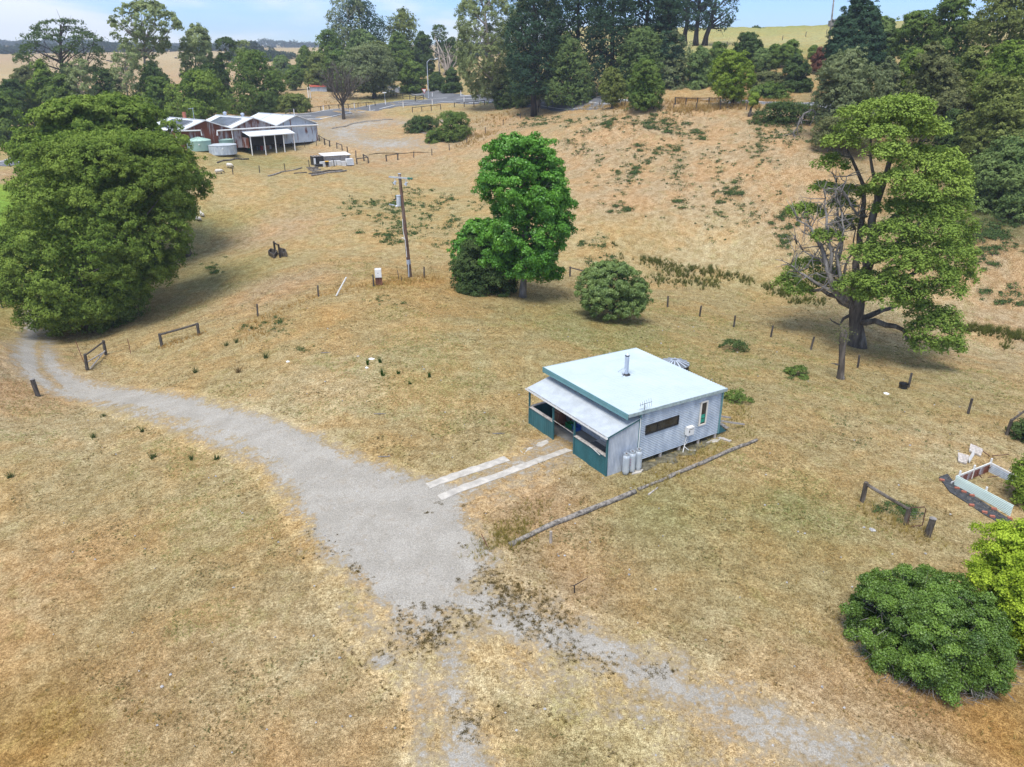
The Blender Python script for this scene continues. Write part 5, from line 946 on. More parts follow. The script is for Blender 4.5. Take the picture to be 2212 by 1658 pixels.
# ------------------------------------------------------------------ farm sheds
def sheds():
    BR = g(*ZS(2105, 517)); BL = g(*ZS(236, 640)); BR[2] = BL[2] = min(BR[2], BL[2]) ; fx = unit(np.array([BR[0] - BL[0], BR[1] - BL[1], 0])); W = np.linalg.norm((BR - BL)[:2]); fy = np.array([-fx[1], fx[0], 0]); z0 = BL[2]
    def fp(px, py, off=0.):        # picture point on the front plane -> (x, z)
        r = ray(*ZS(px, py)); o = np.array([0, 0, HC]); n = fy; t = ((BL + fy * off - o) @ n) / (r @ n); p = o + r * t - BL; return p @ fx, p[2]
    q = lambda x, y, z: BL + fx * x + fy * y + ez * z
    o = empty('farm_shed', q(W / 2, 3, 0), 'row of three gabled iron sheds with rusty fronts and pale roofs', 'shed')
    xs = [0, fp(898, 330)[0], fp(1510, 300)[0], W]; ze = [fp(240, 372)[1], fp(898, 335)[1], fp(1510, 302)[1], fp(2102, 292)[1]]; za = [fp(555, 215)[1], fp(1185, 187)[1], fp(1795, 190)[1]]; xa = [fp(555, 215)[0], fp(1185, 187)[0], fp(1795, 190)[0]]
    e_ = float(np.mean(ze)); zr = float(np.mean(za)); dep = []
    for bx, by in ((340, 145), (915, 125), (1510, 135)):
        r = ray(*ZS(bx, by)); t = (z0 + zr - HC) / r[2]; dep.append((np.array([0, 0, HC]) + r * t - BL) @ fy)
    D = float(np.clip(np.median(dep) * .68, 8, 22)); print('shed W', W, 'eave', e_, 'ridge', zr, 'depth', D, dep, xs, xa)
    mats = ('rust_heavy', 'rust_some', 'rust_light'); labs = ('front wall heavily rusted red brown', 'front wall streaked grey and rust', 'front wall pale iron with rusty top')
    for i in range(3):
        x0, x1, xm = xs[i], xs[i + 1], (xs[i] + xs[i + 1]) / 2
        mb = MB(); n = 60; mb.corr(q(x0, 0, 0), ez, fx * (x1 - x0), -fy, n, .03, 4, lambda t: e_ + (zr - e_) * (1 - abs(2 * t - 1)) - .06); p = mb.build('gable_wall', M[mats[i]], o); p['label'] = labs[i]
        mb = MB(); mb.add([q(x0, D, 0), q(x1, D, 0), q(x1, D, e_ - .1), q(xm, D, zr - .1), q(x0, D, e_ - .1)], [(0, 1, 2, 3, 4)]); mb.build('rear_wall', M['rust_light'], o)
        mb = MB()
        for xa_, xb_ in ((x0, xm), (x1, xm)): mb.corr(q(xa_, -.35, e_ + .02), fx * (xb_ - xa_) + ez * (zr - e_), fy * (D + .6), ez, 60, .02, 4)
        rf = mb.build('roof', M['shedroof'], o)
        mb = MB(); mb.bar(q(xm, -.36, zr + .05), q(xm, D + .25, zr + .05), .4, .06); mb.build('ridge_cap', M['shedroof'], rf)
        if i < 2:
            u0, u1 = (.16, .80); y0, y1 = D * .16, D * .76; P = lambda u, y: q(x0 + (xm - x0) * u, y, e_ + (zr - e_) * u + .16); mb = MB(); A, B_, C_, D_ = P(u0, y0), P(u1, y0), P(u1, y1), P(u0, y1); mb.hexa(A, B_ - A, D_ - A, ez * .06); sp = mb.build('solar_panel', M['solar'], rf)
            mb = MB(); mb.bar(A - ez * .02, B_ - ez * .02, .06); mb.bar(D_ - ez * .02, C_ - ez * .02, .06); mb.build('panel_frame', M['white'], sp)
        else:
            for yy in (.28, .62): mb = MB(); mb.bar(q(x0 + .3, D * yy, e_ + .12), q(xm, D * yy, zr + .08), .12, .03); mb.build('roof_joint', M['galv'], rf)
        if i == 1:
            for yy in (.25, .75): mb = MB(); c = q(xm, D * yy, zr + .05); mb.cyl(c, .28, .35, 10); mb.lathe(c + ez * .35, [(.38, 0), (.35, .25), (0, .38)], 10); mb.build('roof_vent', M['galv'], rf)
    mb = MB(); mb.corr(q(W, 0, 0), ez * e_, fy * D, fx, 60, .03, 4); mb.build('side_wall', M['rust_light'], o); mb = MB(); mb.corr(q(0, 0, 0), ez * e_, fy * D, -fx, 60, .03, 4); mb.build('side_wall', M['rust_some'], o)
    mb = MB()
    for i in range(3): 
        for s in (0, 1): a = xs[i] if s == 0 else xs[i + 1]; mb.bar(q(a, -.37, e_ + .0), q((xs[i] + xs[i + 1]) / 2, -.37, zr + .0), .05, .16)
    mb.build('barge_board', M['white'], o)
    # white gutter pipes across the fronts
    mb = MB(); za_ = fp(900, 360)[1]; mb.tube([q(fp(705, 440)[0], -.35, fp(705, 440)[1]), q(fp(700, 375)[0], -.35, fp(700, 375)[1]), q(xs[1], -.35, za_), q(xs[2], -.35, fp(1510, 322)[1]), q(W + .05, -.35, fp(2098, 294)[1])], .14, 8)
    mb.tube([q(.1, -.35, fp(240, 376)[1]), q(fp(475, 370)[0], -.35, fp(475, 370)[1]), q(fp(492, 440)[0], -.35, fp(492, 440)[1])], .12, 8); mb.tube([q(xs[1], -.3, .1), q(xs[1], -.3, e_)], .09, 8); mb.build('gutter_pipe', M['white'], o)
    ch = q(fp(470, 150)[0], D * .5, e_); ch = q(xs[0] + (xs[1] - xs[0]) * .62, D * .72, e_ + (zr - e_) * .7); mb = MB(); mb.box(ch + ez * .7, (.5, .5, 1.6)); mb.build('chimney', M['brick'], o)
    mb = MB(); c = ch + fx * 1.8; mb.tube([c, c + ez * 2.1], .04, 5); mb.tube([c + ez * 2. - fx * .9, c + ez * 2.1 + fx * .2], .03, 5); mb.build('antenna', M['galv'], o)
    # lean-to verandah
    vx0 = fp(940, 385)[0]; vx1 = fp(1535, 360)[0]; vz1 = fp(1200, 372)[1]; pts = [(1065, 668), (1210, 652), (1355, 640), (1515, 622), (1660, 605)]; PB_ = [g(*ZS(*p)) for p in pts]; vd = float(np.clip(np.median([-(p - BL) @ fy for p in PB_]), 2.5, 7)); vz0 = vz1 - .75; xx = [(p - BL) @ fx for p in PB_]; print('verandah', vd, vz1, xx, vx0, vx1)
    xv0, xv1 = xx[0] - .3, xx[-1] + .3
    mb = MB(); mb.corr(q(xv0, -vd - .2, vz0), fy * (vd + .15) + ez * (vz1 - vz0), fx * (xv1 - xv0), ez, 80, .02, 4); mb.build('verandah_roof', M['shedroof'], o)
    mb = MB(); mb.bar(q(xv0, -vd - .22, vz0 - .05), q(xv1, -vd - .22, vz0 - .05), .06, .16); mb.build('verandah_beam', M['white'], o)
    for x in xx: mb = MB(); zz = zg(*(q(x, -vd, 0)[:2])) - z0; mb.bar(q(x, -vd, zz - .1), q(x, -vd, vz0 - .08), .16); mb.build('verandah_post', M['white'], o)
    mb = MB(); mb.hexa(q(xv0 + .1, -.12, 0.), fx * (xv1 - xv0 - 1.2), fy * .03, ez * (vz1 - .35)); mb.build('shade_panel', M['interior'], o)  # flat dark sheet stands in for the shade inside the verandah
    mb = MB(); mb.hexa(q(xv0, -vd + .2, 0.), fx * .03, fy * (vd - .4), ez * (vz0 - .3)); mb.build('end_wall', M['rust_some'], o)
    # small things under the verandah
    def at(px, py): p = g(*ZS(px, py)); return p
    b = at(1410, 640); c = empty('tin_closet', b, 'pale tin closet with an open dark doorway at the front of the lean-to', 'closet'); mb = MB(); mb.hexa(b - fx * .9, fx * 1.8, fy * 1.3, ez * 2.1); mb.build('closet_wall', M['rust_light'], c); mb = MB(); mb.hexa(b - fx * .3 - fy * .03, fx * .75, fy * .02, ez * 1.8); mb.build('doorway', M['brown'], c); mb = MB(); mb.hexa(b - fx * 1.0 - fy * .15 + ez * 2.12, fx * 2.0, fy * 1.5, ez * .08); mb.build('roof', M['white'], c)
    wheelie('dark green wheelie bin under the shed lean-to', at(1155, 648), 'green', 'green'); wheelie('grey black wheelie bin beside the green one under the lean-to', at(1118, 645), 'black', 'black'); wheelie('dark red bin with a pale lid beside the tin closet', at(1332, 648), 'red', 'white')
    b = at(1270, 642); l = empty('ladder', b, 'metal ladder leaning in the dark lean-to beside the red bin', 'ladder'); t = b + fx * .5 + fy * 1. + ez * 2.4; mb = MB(); mb.bar(b, t, .08); mb.bar(b + fx * .5, t + fx * .5, .08)
    for k in range(7): a = b + (t - b) * (k + .7) / 8; mb.bar(a, a + fx * .5, .05)
    mb.build('ladder_frame', M['galv'], l)
def wheelie(label, b, mat, lid, h=1.05):
    lx, ly = place(b); o = empty('wheelie_bin', b, label, 'wheelie bin'); mb = MB(); w0, w1 = .24, .30
    vs = [b + lx * s * w0 + ly * t * w0 + ez * .08 for s, t in ((-1, -1), (1, -1), (1, 1), (-1, 1))] + [b + lx * s * w1 + ly * t * w1 * 1.15 + ez * h for s, t in ((-1, -1), (1, -1), (1, 1), (-1, 1))]
    mb.add(vs, [(3, 2, 1, 0), (0, 1, 5, 4), (1, 2, 6, 5), (2, 3, 7, 6), (3, 0, 4, 7)]); mb.build('bin_body', M[mat], o); mb = MB(); mb.hexa(b - lx * .33 - ly * .38 + ez * h, lx * .66, ly * .76, ez * .08); mb.build('lid', M[lid], o)
    for s in (-1, 1): mb = MB(); mb.tube([b + lx * s * .26 + ly * .25 + ez * .1, b + lx * s * .31 + ly * .25 + ez * .1], .1, 10); mb.build('wheel', M['black'], o)
sheds()
def watertank(label, px, halfw, pyrim, mat, lidmat, rib=True, roofh=.5, bands=0):
    fb = g(*ZS(*px)); d = np.hypot(fb[0], fb[1]); r = halfw * .15737 * d / FP; b = fb + np.array([fb[0], fb[1], 0]) / d * r; b[2] = zg(b[0], b[1]); h = onpl(*ZS(px[0], pyrim), b, -r)[2] - b[2]
    o = empty('water_tank', b, label, 'water tank'); mb = MB(); mb.cyl(b - [0, 0, .2], r, h + .2, 32); mb.build('tank_wall', M[mat], o)
    mb = MB(); mb.lathe(b + ez * h, [(r * 1.02, -.06), (r * 1.02, .03), (r * .5, roofh * .6), (0, roofh)], 32); mb.build('tank_lid', M[lidmat], o)
    if rib:
        for k in range(12): t = k * math.pi / 6 + .2; dd = np.array([math.cos(t), math.sin(t), 0]); mb = MB(); mb.bar(b + dd * r + ez * (h + .06), b + dd * .2 + ez * (h + roofh + .03), .14, .08); mb.build('lid_rib', M[lidmat], o)
    for k in range(bands): t = k * 2 * math.pi / bands; dd = np.array([math.cos(t), math.sin(t), 0]); mb = MB(); mb.bar(b + dd * (r + .01) + ez * .0, b + dd * (r + .01) + ez * h, .07); mb.build('tank_strut', M['galv'], o)
    mb = MB(); q = b - np.array([fb[0], fb[1], 0]) / d * r * 1.02; mb.box(q + ez * h * .62, (.22, .1, .16)); mb.build('inlet_cap', M['white'], o)
watertank('pale green round water tank on the left, closest to the big dark tree', (485, 668), 141, 520, 'tankgreen', 'tankroof')
watertank('pale green round water tank by the shed, partly behind the low silver tank', (810, 640), 143, 505, 'tankgreen', 'tankroof')
watertank('low silver round water tank in front of the two green ones', (808, 742), 168, 582, 'galvwall', 'bluelid', False, .12, 8)
log('border_log', 'low log edging the ground in front of the silver tank', [ZS(720, 822), ZS(1150, 770)], .16, .14, 'bark')
# ---- small white roofed shelter with stacked white crates
def X2(x, y): return (646.4 + .08243 * x, 298.4 + .08243 * y)
def shelter():
    a, c = g(*X2(395, 735)), g(*X2(1370, 690)); fx = unit(np.array([c[0] - a[0], c[1] - a[1], 0])); fy = np.array([-fx[1], fx[0], 0]); W = np.linalg.norm((c - a)[:2]); q = lambda x, y, z: a + fx * x + fy * y + ez * z
    S = W / 975.; o = empty('animal_shelter', q(W / 2, 1, 0), 'low shelter with a white sheet roof and grey plank front in the paddock', 'shelter'); print('shelter', W)
    Hh = 2.0 * W / 7.5 if W > 4 else 1.6
    Hh = onpl(*X2(650, 495), a)[2] - a[2]
    mb = MB(); mb.hexa(q(W * .26, -.15, Hh), fx * W * .74, fy * 2.6 + ez * .25, ez * .07); mb.build('roof', M['white'], o)
    mb = MB(); mb.hexa(q(W * .28, .2, 0), fx * W * .7, fy * .05, ez * (Hh - .1)); mb.build('plank_front', M['plank'], o); mb = MB(); mb.hexa(q(W * .30, 2.2, 0), fx * W * .68, fy * .05, ez * (Hh - .1)); mb.build('plank_back', M['plank'], o)
    for x in (.28, .52, .74, .97): mb = MB(); mb.bar(q(W * x, .12, 0), q(W * x, .12, Hh), .1); mb.build('post', M['plank'], o)
    mb = MB(); mb.hexa(q(W * .02, .1, 0.), fx * .06, fy * 2., ez * (Hh)); mb.hexa(q(W * .26, .1, 0.), fx * .06, fy * 2., ez * Hh); mb.hexa(q(W * .02, 2.1, 0.), fx * W * .25, fy * .06, ez * Hh); mb.build('dark_pen', M['black'], o)
    mb = MB()
    for x in (.03, .11, .19, .26): mb.bar(q(W * x, .05, Hh + .03), q(W * x, 2.1, Hh + .05), .1, .08)
    mb.bar(q(0, .05, Hh + .1), q(W * .27, .05, Hh + .1), .1, .08); mb.build('pen_rail', M['plank'], o)
    mb = MB(); mb.hexa(q(W * .09, .0, Hh * .42), fx * W * .17, fy * .04, ez * Hh * .5); mb.build('shade_cloth', M['interior'], o)
    mb = MB(); mb.hexa(q(W * .0, .0, .1), fx * W * .05, fy * .04, ez * Hh * .8); mb.build('white_board', M['white'], o)
    names = ['white stacked crate at the left end of the row before the shelter', 'white stacked crate just right of the wheelie bin', 'white stacked crate in the middle of the row before the shelter', 'white stacked crate fourth along the row before the shelter', 'white stacked crate left of the tilted one before the shelter']
    for i, (x0, x1) in enumerate(((505, 632), (700, 765), (775, 900), (925, 1030), (1040, 1160))):
        xa, xb = (x0 - 395) * S, (x1 - 395) * S; b = q((xa + xb) / 2, -.9, 0); b[2] = zg(b[0], b[1]); w_ = xb - xa; cr = empty('bee_box', b, names[i], 'crate', 'white crates by the shelter'); hh = Hh * .5
        for k in range(3): mb = MB(); mb.hexa(b - fx * w_ / 2 - fy * .35 + ez * (k * hh / 3), fx * w_, fy * .7, ez * (hh / 3 - .03)); mb.build('box_tier', M['white'], cr)
        mb = MB(); mb.hexa(b - fx * (w_ / 2 + .02) - fy * .37 + ez * (hh), fx * (w_ + .04), fy * .74, ez * .04); mb.build('lid', M['white'], cr)
    b = q((1270 - 395) * S, -1.0, 0); b[2] = zg(b[0], b[1]); cr = empty('caged_container', b, 'tilted white caged container at the right end of the row before the shelter', 'container'); w_ = 170 * S; mb = MB(); mb.hexa(b - fx * w_ / 2 - fy * .4 + ez * .1, fx * w_, fy * .8, ez * Hh * .72 + fy * .15); mb.build('container_body', M['white'], cr); mb = MB()
    for k in range(5): z = .12 + k * Hh * .17; mb.bar(b - fx * (w_ / 2 + .03) - fy * .43 + ez * z + fy * z * .1, b + fx * (w_ / 2 + .03) - fy * .43 + ez * z + fy * z * .1, .03)
    for k in range(6): x = -w_ / 2 + k * w_ / 5; mb.bar(b + fx * x - fy * .43 + ez * .1, b + fx * x - fy * .33 + ez * Hh * .78, .03)
    mb.build('cage', M['galv'], cr); mb = MB(); mb.hexa(b - fx * w_ / 2 - fy * .4, fx * w_, fy * .8, ez * .09); mb.build('pallet', M['black'], cr)
    wheelie('dark wheelie bin with an orange lid among the white crates', q((660 - 395) * S, -1.3, 0), 'black', 'binlid', Hh * .5)
    tb = q((450 - 395) * S, -1.2, 0); tb[2] = zg(tb[0], tb[1]); mb = MB(); mb.hexa(tb - fx * .6 - fy * .4, fx * 1.2, fy * .8, ez * .35); mb.hexa(tb - fx * .62 - fy * .42 + ez * .351, fx * 1.24, fy * .84, ez * .05); tag(mb.build('plastic_trough', M['black'], None, at=tb), 'black plastic trough at the left corner of the low shelter', 'trough')
shelter()
for i, (p, q_, lb, m_, r_) in enumerate([((250, 955), (1130, 855), 'long dark pole lying in front of the shelter', 'bark', .17), ((320, 990), (1240, 868), 'long pale pole lying nearest in front of the shelter', 'bark_grey', .16), ((195, 800), (500, 775), 'top dark sleeper of the pile left of the shelter', 'bark', .15), ((235, 832), (505, 812), 'second dark sleeper of the pile left of the shelter', 'bark', .14), ((270, 862), (570, 828), 'grey sleeper third in the pile left of the shelter', 'log', .14), ((330, 892), (575, 885), 'short grey sleeper lowest in the pile left of the shelter', 'log', .14)]):
    log('timber_pole', lb, [X2(*p), X2(*q_)], r_, r_ * .85, m_, cat='timber', n=6)
log('timber_pole', 'pale thin pole lying by the wire fence in front of the sheds', [ZS(1415, 1003), ZS(1880, 888)], .12, .08, 'bark_grey', cat='timber')
log('timber_pole', 'short dark log on the ground between the pale pole and the sleeper pile', [ZS(1770, 968), ZS(1945, 955)], .12, .1, 'bark', cat='timber')
log('border_log', 'long log edging the gravel yard below the leafless tree', [Z('B', 680, 1068), Z('B', 880, 1022), Z('B', 1180, 992)], .2, .16, 'log')
log('border_log', 'dark log edging the yard clump of shrubs', [Z('B', 1370, 1085), Z('B', 1470, 1115)], .2, .16, 'log')
# ------------------------------------------------------------------ fences
def fence(name, label, posts, h=1.1, r=.075, mat='post', wires=3, rails=None, lean=.06, cat='fence', rail_r=.06, group=None, crops=None, railh=(.92,), hs=None):
    P = [g(*p) for p in posts]; rng = np.random.default_rng(int(P[0][0] * 10) % 9999); o = empty(name, P[0], label, cat, group); tops = []
    for i, p in enumerate(P):
        hh = (hs[i] if hs else h) * rng.uniform(.94, 1.06); t = p + np.array([rng.normal(0, lean), rng.normal(0, lean), hh]); tops.append(t); mb = MB(); mb.tube([p - [0, 0, .25], p * .5 + t * .5, t], [r * 1.05, r, r * .95], 7); mb.build('post', M[mat], o)
    for i in range(len(P) - 1):
        if rails and rails[i]:
            for f in railh: mb = MB(); a = P[i] * (1 - f) + tops[i] * f; b = P[i + 1] * (1 - f) + tops[i + 1] * f; d = unit(b - a) * .1; mb.tube([a - d, (a + b) / 2 + [0, 0, -.02], b + d], [rail_r, rail_r * .95, rail_r * .9], 6); mb.build('rail', M[mat], o)
    if wires:
        mb = MB()
        for i in range(len(P) - 1):
            for k in range(wires): f = .25 + .62 * k / max(1, wires - 1); a = P[i] * (1 - f) + tops[i] * f; b = P[i + 1] * (1 - f) + tops[i + 1] * f; mb.tube([a, (a + b) / 2 - [0, 0, .03], b], .004, 3, False)
        mb.build('wire', M['wire'], o)
    return o, P, tops
fence('wire_fence', 'line of dark leaning posts running from the fruit tree to the lower right', [(1442, 664), (1511, 684), (1585, 707), (1664.7, 728.6), (1751, 756), (1853, 795), (1962, 838), (2091, 894)], 1.12, .085, wires=2, lean=.1)
fence('wire_fence', 'line of dark posts below the power pole, on the left of the paddock', [(430, 724), (557, 684), (688, 641.5), (807.5, 619), (916.5, 600.5)], 1.12, .08, wires=2, lean=.05)
fence('rail_fence', 'two dark posts with one top rail, right of the drive under the huge tree', [(350, 748.5), (430, 724)], 1.15, .13, wires=0, rails=[1], rail_r=.10, lean=.05)
fence('rail_fence', 'post and rail panel half hidden behind the fruit tree', [(1231, 598), (1270, 609)], 1.2, .1, wires=0, rails=[1], rail_r=.07)
def stay_gate():
    o, P, t = fence('braced_fence', 'braced grey strainer posts with a rail beside the gravel drive', [Z('K', 718, 520), Z('K', 872, 396)], 1.35, .13, wires=0, rails=[1], rail_r=.07, lean=.1)
    for a, b in ((t[0] * .45 + P[0] * .55, t[1] * .25 + P[1] * .75), (P[0] * .9 + t[0] * .1 + [.3, 0, 0], t[1] * .3 + P[1] * .7)): mb = MB(); mb.tube([a, b], .055, 6); mb.build('stay', M['plank'], o)
    mb = MB(); q = g(*Z('K', 690, 455)); mb.tube([q, q + np.array([-.25, 0, 1.9])], .03, 5); tag(mb.build('steel_picket', M['redwood'], None, at=q), 'rusty red leaning steel picket beside the braced posts', 'picket')
    q = g(*Z('K', 1078, 387)); mb = MB(); mb.tube([q - [0, 0, .2], q + np.array([0, 0, 1.35])], .03, 5); tag(mb.build('steel_picket', M['redwood'], None, at=q), 'thin rusty picket alone between the braced posts and the rail panel', 'picket')
stay_gate()
def post(name, label, px, h, r, mat='post', lean=(0, 0), cap=None, cat='post'):
    p = g(*px); t = p + np.array([lean[0], lean[1], h]); mb = MB(); mb.tube([p - [0, 0, .25], t], [r, r * .95], 9); o = tag(mb.build(name, M[mat], None, at=p), label, cat)
    if cap: mb = MB(); mb.cyl(t + [0, 0, .004], r * 1.02, .02, 12); mb.build('post_top', M[cap], o)
    return o
post('strainer_post', 'thick dark post alone on the outer edge of the drive bend', Z('K', 315, 737), 1.35, .17, lean=(-.1, 0), cap='bark_grey')
post('fence_post', 'slim dark post at the left edge beyond the huge tree', Z('F', 20, 1275), 1.2, .08)
post('short_stake', 'thin leaning stake just left of the power pole foot', Z('G', 1235, 1045), 1.0, .035, lean=(-.12, 0), cat='stake')
post('short_stake', 'little broken stake close beside the power pole foot', Z('G', 1252, 1050), .45, .035, cat='stake')
post('white_stub', 'short white peeling stump of a post below the long grey log', Z('O', 1375, 522), .62, .07, 'bark_pale', cat='post')
mb = MB(); q = g(*Z('O', 865, 575)); mb.tube([q, onpl(*Z('O', 805, 450), q)], .022, 5); tag(mb.build('steel_picket', M['redwood'], None, at=q), 'rusty leaning picket at the gravel edge by the log end', 'picket')
q = g(*Z('O', 1570, 935)); mb = MB(); c = onpl(*Z('O', 1570, 875), q); mb.tube([q, c], .03, 5); mb.tube([c, onpl(*Z('O', 1675, 815), q, .2)], [.03, .012], 4); mb.tube([c, onpl(*Z('O', 1530, 880), q)], [.025, .01], 4); tag(mb.build('forked_stick', M['bark_black'], None, at=q), 'small dark forked dead sapling in the dry grass', 'stick')
b = g(*Z('G', 715, 1175)); mb = MB(); mb.tube([b, onpl(*Z('G', 798, 1022), b)], .07, 8); tag(mb.build('leaning_pole', M['white'], None, at=b), 'leaning white plastic pole in the fence line below the power pole', 'pole')
fence('wire_fence', 'wire fence of dark posts across the paddock in front of the sheds', [(503.5, 377), (561, 373.5), (616, 369.5), (668.5, 361.7), (722, 360)], 1.15, .07, wires=3)
fence('rail_fence', 'corner rail panel with a stay beside the small white roofed shelter', [Z('B', 887, 1357), Z('B', 983, 1348), Z('B', 945, 1325)], 1.15, .12, wires=0, rails=[1, 1], rail_r=.09)
fence('rail_fence', 'single rail panel across the gateway right of the white roofed shelter', [Z('B', 1130, 1331), Z('B', 1222, 1321)], 1.2, .12, wires=0, rails=[1], rail_r=.09)
fence('wire_fence', 'wire fence climbing from the gateway up the left of the hillside', [Z('B', 1222, 1321), Z('B', 1353, 1301), Z('B', 1503, 1279), Z('B', 1648, 1241), Z('B', 1792, 1188), Z('B', 1943, 1101), Z('B', 2090, 1036), Z('C', 178, 978), Z('C', 323, 926)], 1.15, .08)
fence('yard_fence', 'short rail fence at the right hand corner of the sheds', [Z('B', 578, 1170), Z('B', 622, 1200), Z('B', 662, 1213)], 1.3, .13, wires=1, rails=[1, 1], rail_r=.07)
fence('yard_fence', 'small rail panel between the sheds and the white roofed shelter', [Z('B', 722, 1232), Z('B', 766, 1247), Z('B', 810, 1262), Z('B', 878, 1302)], 1.25, .1, wires=2, rails=[1, 0, 0], rail_r=.07)
fence('wire_fence', 'thin wire fence along the foot of the pale shed wall', [ZS(1590, 600), ZS(1760, 612), ZS(1920, 603), ZS(2080, 585)], 1.1, .06)
fence('wire_fence', 'wire fence of posts along the top of the hillside below the road', [Z('C', 325, 926), Z('C', 398, 906), Z('C', 452, 891), Z('C', 527, 882), Z('C', 690, 880), Z('C', 828, 882), Z('C', 1037, 882), Z('C', 1275, 902), Z('C', 1438, 915), Z('C', 1627, 916), Z('C', 1822, 906), Z('C', 2038, 906)], 1.2, .075)
fence('rail_fence', 'dark timber rail fence beside the road along the hill crest', [Z('C', x, 862) for x in (1455, 1540, 1635, 1730, 1822, 1930)], 1.1, .1, wires=0, rails=[1] * 5, rail_r=.07)
fence('rail_fence', 'timber rail fence on the near verge left of the road bend', [Z('B', 1343, 928), Z('B', 1421, 920), Z('B', 1500, 912), Z('B', 1577, 905)], 1.2, .1, wires=0, rails=[1] * 3, rail_r=.08)
fence('rail_fence', 'timber rail fence on the near verge left of the tall gums', [Z('B', 1688, 887), Z('B', 1770, 884), Z('B', 1850, 882), Z('B', 1935, 868)], 1.2, .1, wires=0, rails=[1] * 3, rail_r=.08)
fence('rail_fence', 'timber rail fence under the tall gums beside the road', [Z('B', 2150, 880), Z('C', 85, 888), Z('C', 128, 872), Z('C', 215, 870), Z('C', 262, 868), Z('C', 312, 866)], 1.2, .1, wires=0, rails=[1] * 5, rail_r=.07)
fence('rail_fence', 'long timber fence on the far side of the road behind the leafless tree', [Z('B', x, y) for x, y in ((300, 950), (338, 945), (420, 932), (504, 925), (590, 915), (660, 908), (740, 902), (818, 898), (895, 890), (965, 884), (1038, 876))], 1.15, .1, wires=0, rails=[1] * 10, rail_r=.07)
fence('rail_fence', 'double rail timber fence inside the curve of the side road', [Z('B', x, y) for x, y in ((1112, 792), (1165, 800), (1215, 808), (1265, 815), (1320, 822), (1370, 828), (1437, 826))] + [Z('B', 1368, 845)], 1.3, .1, wires=0, rails=[1] * 7, railh=(.55, .95), rail_r=.07)
for px, lb in [((370, 950), 'white guide post at the road, first right of the shed roofs'), ((612, 917), 'white guide post by the timber fence left of the leafless tree'), ((866, 897), 'white guide post by the fence just right of the leafless tree'), ((830, 942), 'white guide post on the near verge beside the leafless tree'), ((993, 917), 'white guide post on the near verge second right of the leafless tree'), ((1122, 870), 'white guide post beside the end of the far side timber fence'), ((1267, 887), 'white guide post on the near verge at the start of the road bend'), ((1507, 866), 'white guide post on the near verge above the rail fence panel'), ((1507, 802), 'white guide post on the far verge right of the street lamp'), ((1742, 795), 'white guide post on the far verge below the pyramid tree'), ((1768, 847), 'white guide post on the near verge between bend and gums'), ((1203, 765), 'white guide post on the side road left of the street lamp')]:
    p = g(*Z('B', *px)); p[2] += .1; mb = MB(); o = empty('guide_post', p, lb, 'guide post', 'white roadside guide posts'); mb.hexa(p - [.09, .03, .3], [.18, 0, 0], [0, .06, 0], [0, 0, 1.55]); mb.build('post_blade', M['white'], o); mb = MB(); mb.hexa(p + [-.05, -.045, 1.0], [.1, 0, 0], [0, .012, 0], [0, 0, .12]); mb.build('reflector', M['red'], o)
